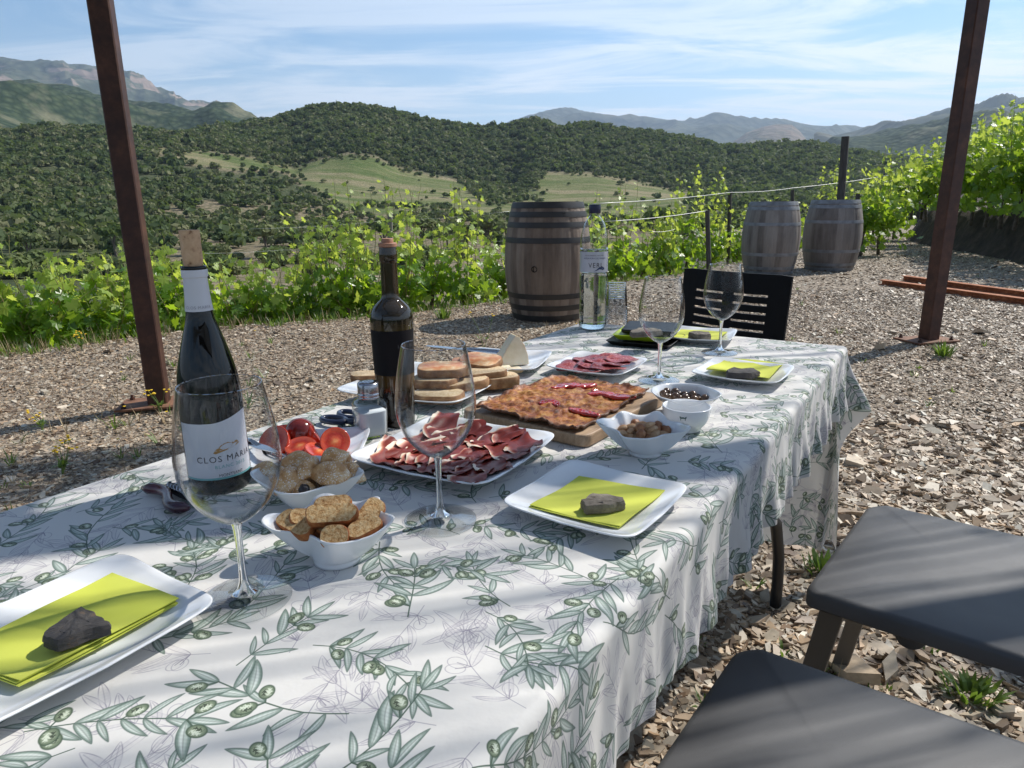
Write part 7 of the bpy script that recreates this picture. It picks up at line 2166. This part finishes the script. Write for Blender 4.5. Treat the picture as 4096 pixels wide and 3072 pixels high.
weed(250, 1900, 5, .16, "scraggly weed in the shade at the lower left of the terrace", 9)
weed(820, 1700, 4, .13, "scraggly weed close to the white capped bottle", 10)
weed(3290, 2300, 'tuft', .07, "small green clump on the ground under the table's right edge", 11)
# sparse small weeds and dry stalks that nobody would count
mb = MB(); md = MB(); my = MB()
rs = np.random.default_rng(15)
for k in range(900):
    u = rs.uniform(0, 4096); v = rs.uniform(1090, 3000)
    p = GP(u, v)
    if math.hypot(p.x, p.y) > 11 or float(edge_sd(np.array(p.x), np.array(p.y))) > .3 or float(bank_sd(np.array(p.x), np.array(p.y))) < .2: continue
    dens = smooth_noise(np.array(p.x), np.array(p.y), 1.5, 31)
    lf_ = u < 1100
    if rs.uniform() > (.34 + .9 * dens if not lf_ else .95): continue
    if u > 1100 and v > 1500 and rs.uniform() < .6: continue
    z = float(ground_h(p.x, p.y)); h = rs.uniform(.02, .07) * (1.7 if lf_ else 1)
    q = rs.uniform()
    if q < .6: blades(mb, 7, .02, h, .005, k, c=(p.x, p.y, z), spread=1.4)
    else: blades(md, 5, .01, h * 1.5, .0022, k, c=(p.x, p.y, z), spread=.8)
    if rs.uniform() < (.22 if lf_ else .10): my.lathe([(0, .003), (.004, .004), (.008, .003), (0, -.002)], 7, c=(p.x, p.y, z + h))
# fringe along the edge
for k in range(420):
    u = rs.uniform(-50, 3450); v = float(np.interp(u, [p[0] for p in _edge_px], [p[1] for p in _edge_px])) + rs.uniform(-8, 14)
    p = GP(u, v); z = float(ground_h(p.x, p.y))
    if rs.uniform() < .5: blades(mb, 6, .03, rs.uniform(.04, .12), .006, 1000 + k, c=(p.x, p.y, z), spread=1)
    else: blades(md, 4, .02, rs.uniform(.06, .18), .0025, 1000 + k, c=(p.x, p.y, z), spread=.6)
ws = mb.build("weeds", weed_l); tag(ws, "small sparse green weeds growing among the slate chips", "weeds", kind='stuff')
wd = md.build("grass", weed_d); tag(wd, "dry straw stalks among the slate chips", "grass", kind='stuff')
wy = my.build("weeds", yel); tag(wy, "tiny yellow flower heads scattered over the terrace", "flowers", kind='stuff')

# ================================================================ HAZE
hm = bpy.data.materials.new("haze"); hm.use_nodes = True; nt = hm.node_tree; nt.nodes.clear()
out_ = nt.nodes.new("ShaderNodeOutputMaterial"); pv = nt.nodes.new("ShaderNodeVolumePrincipled")
pv.inputs['Color'].default_value = (.62, .78, 1.0, 1); pv.inputs['Density'].default_value = HAZE_D; pv.inputs['Anisotropy'].default_value = .3
nt.links.new(pv.outputs[0], out_.inputs['Volume'])
mb = MB(); mb.box((0, 0, 470), (19000, 19000, 1070)); hz_ = mb.build("haze", hm); tag(hz_, kind='stuff')
hz_["label"] = "thin blue summer haze over the valley and the mountains"; hz_["category"] = "haze"
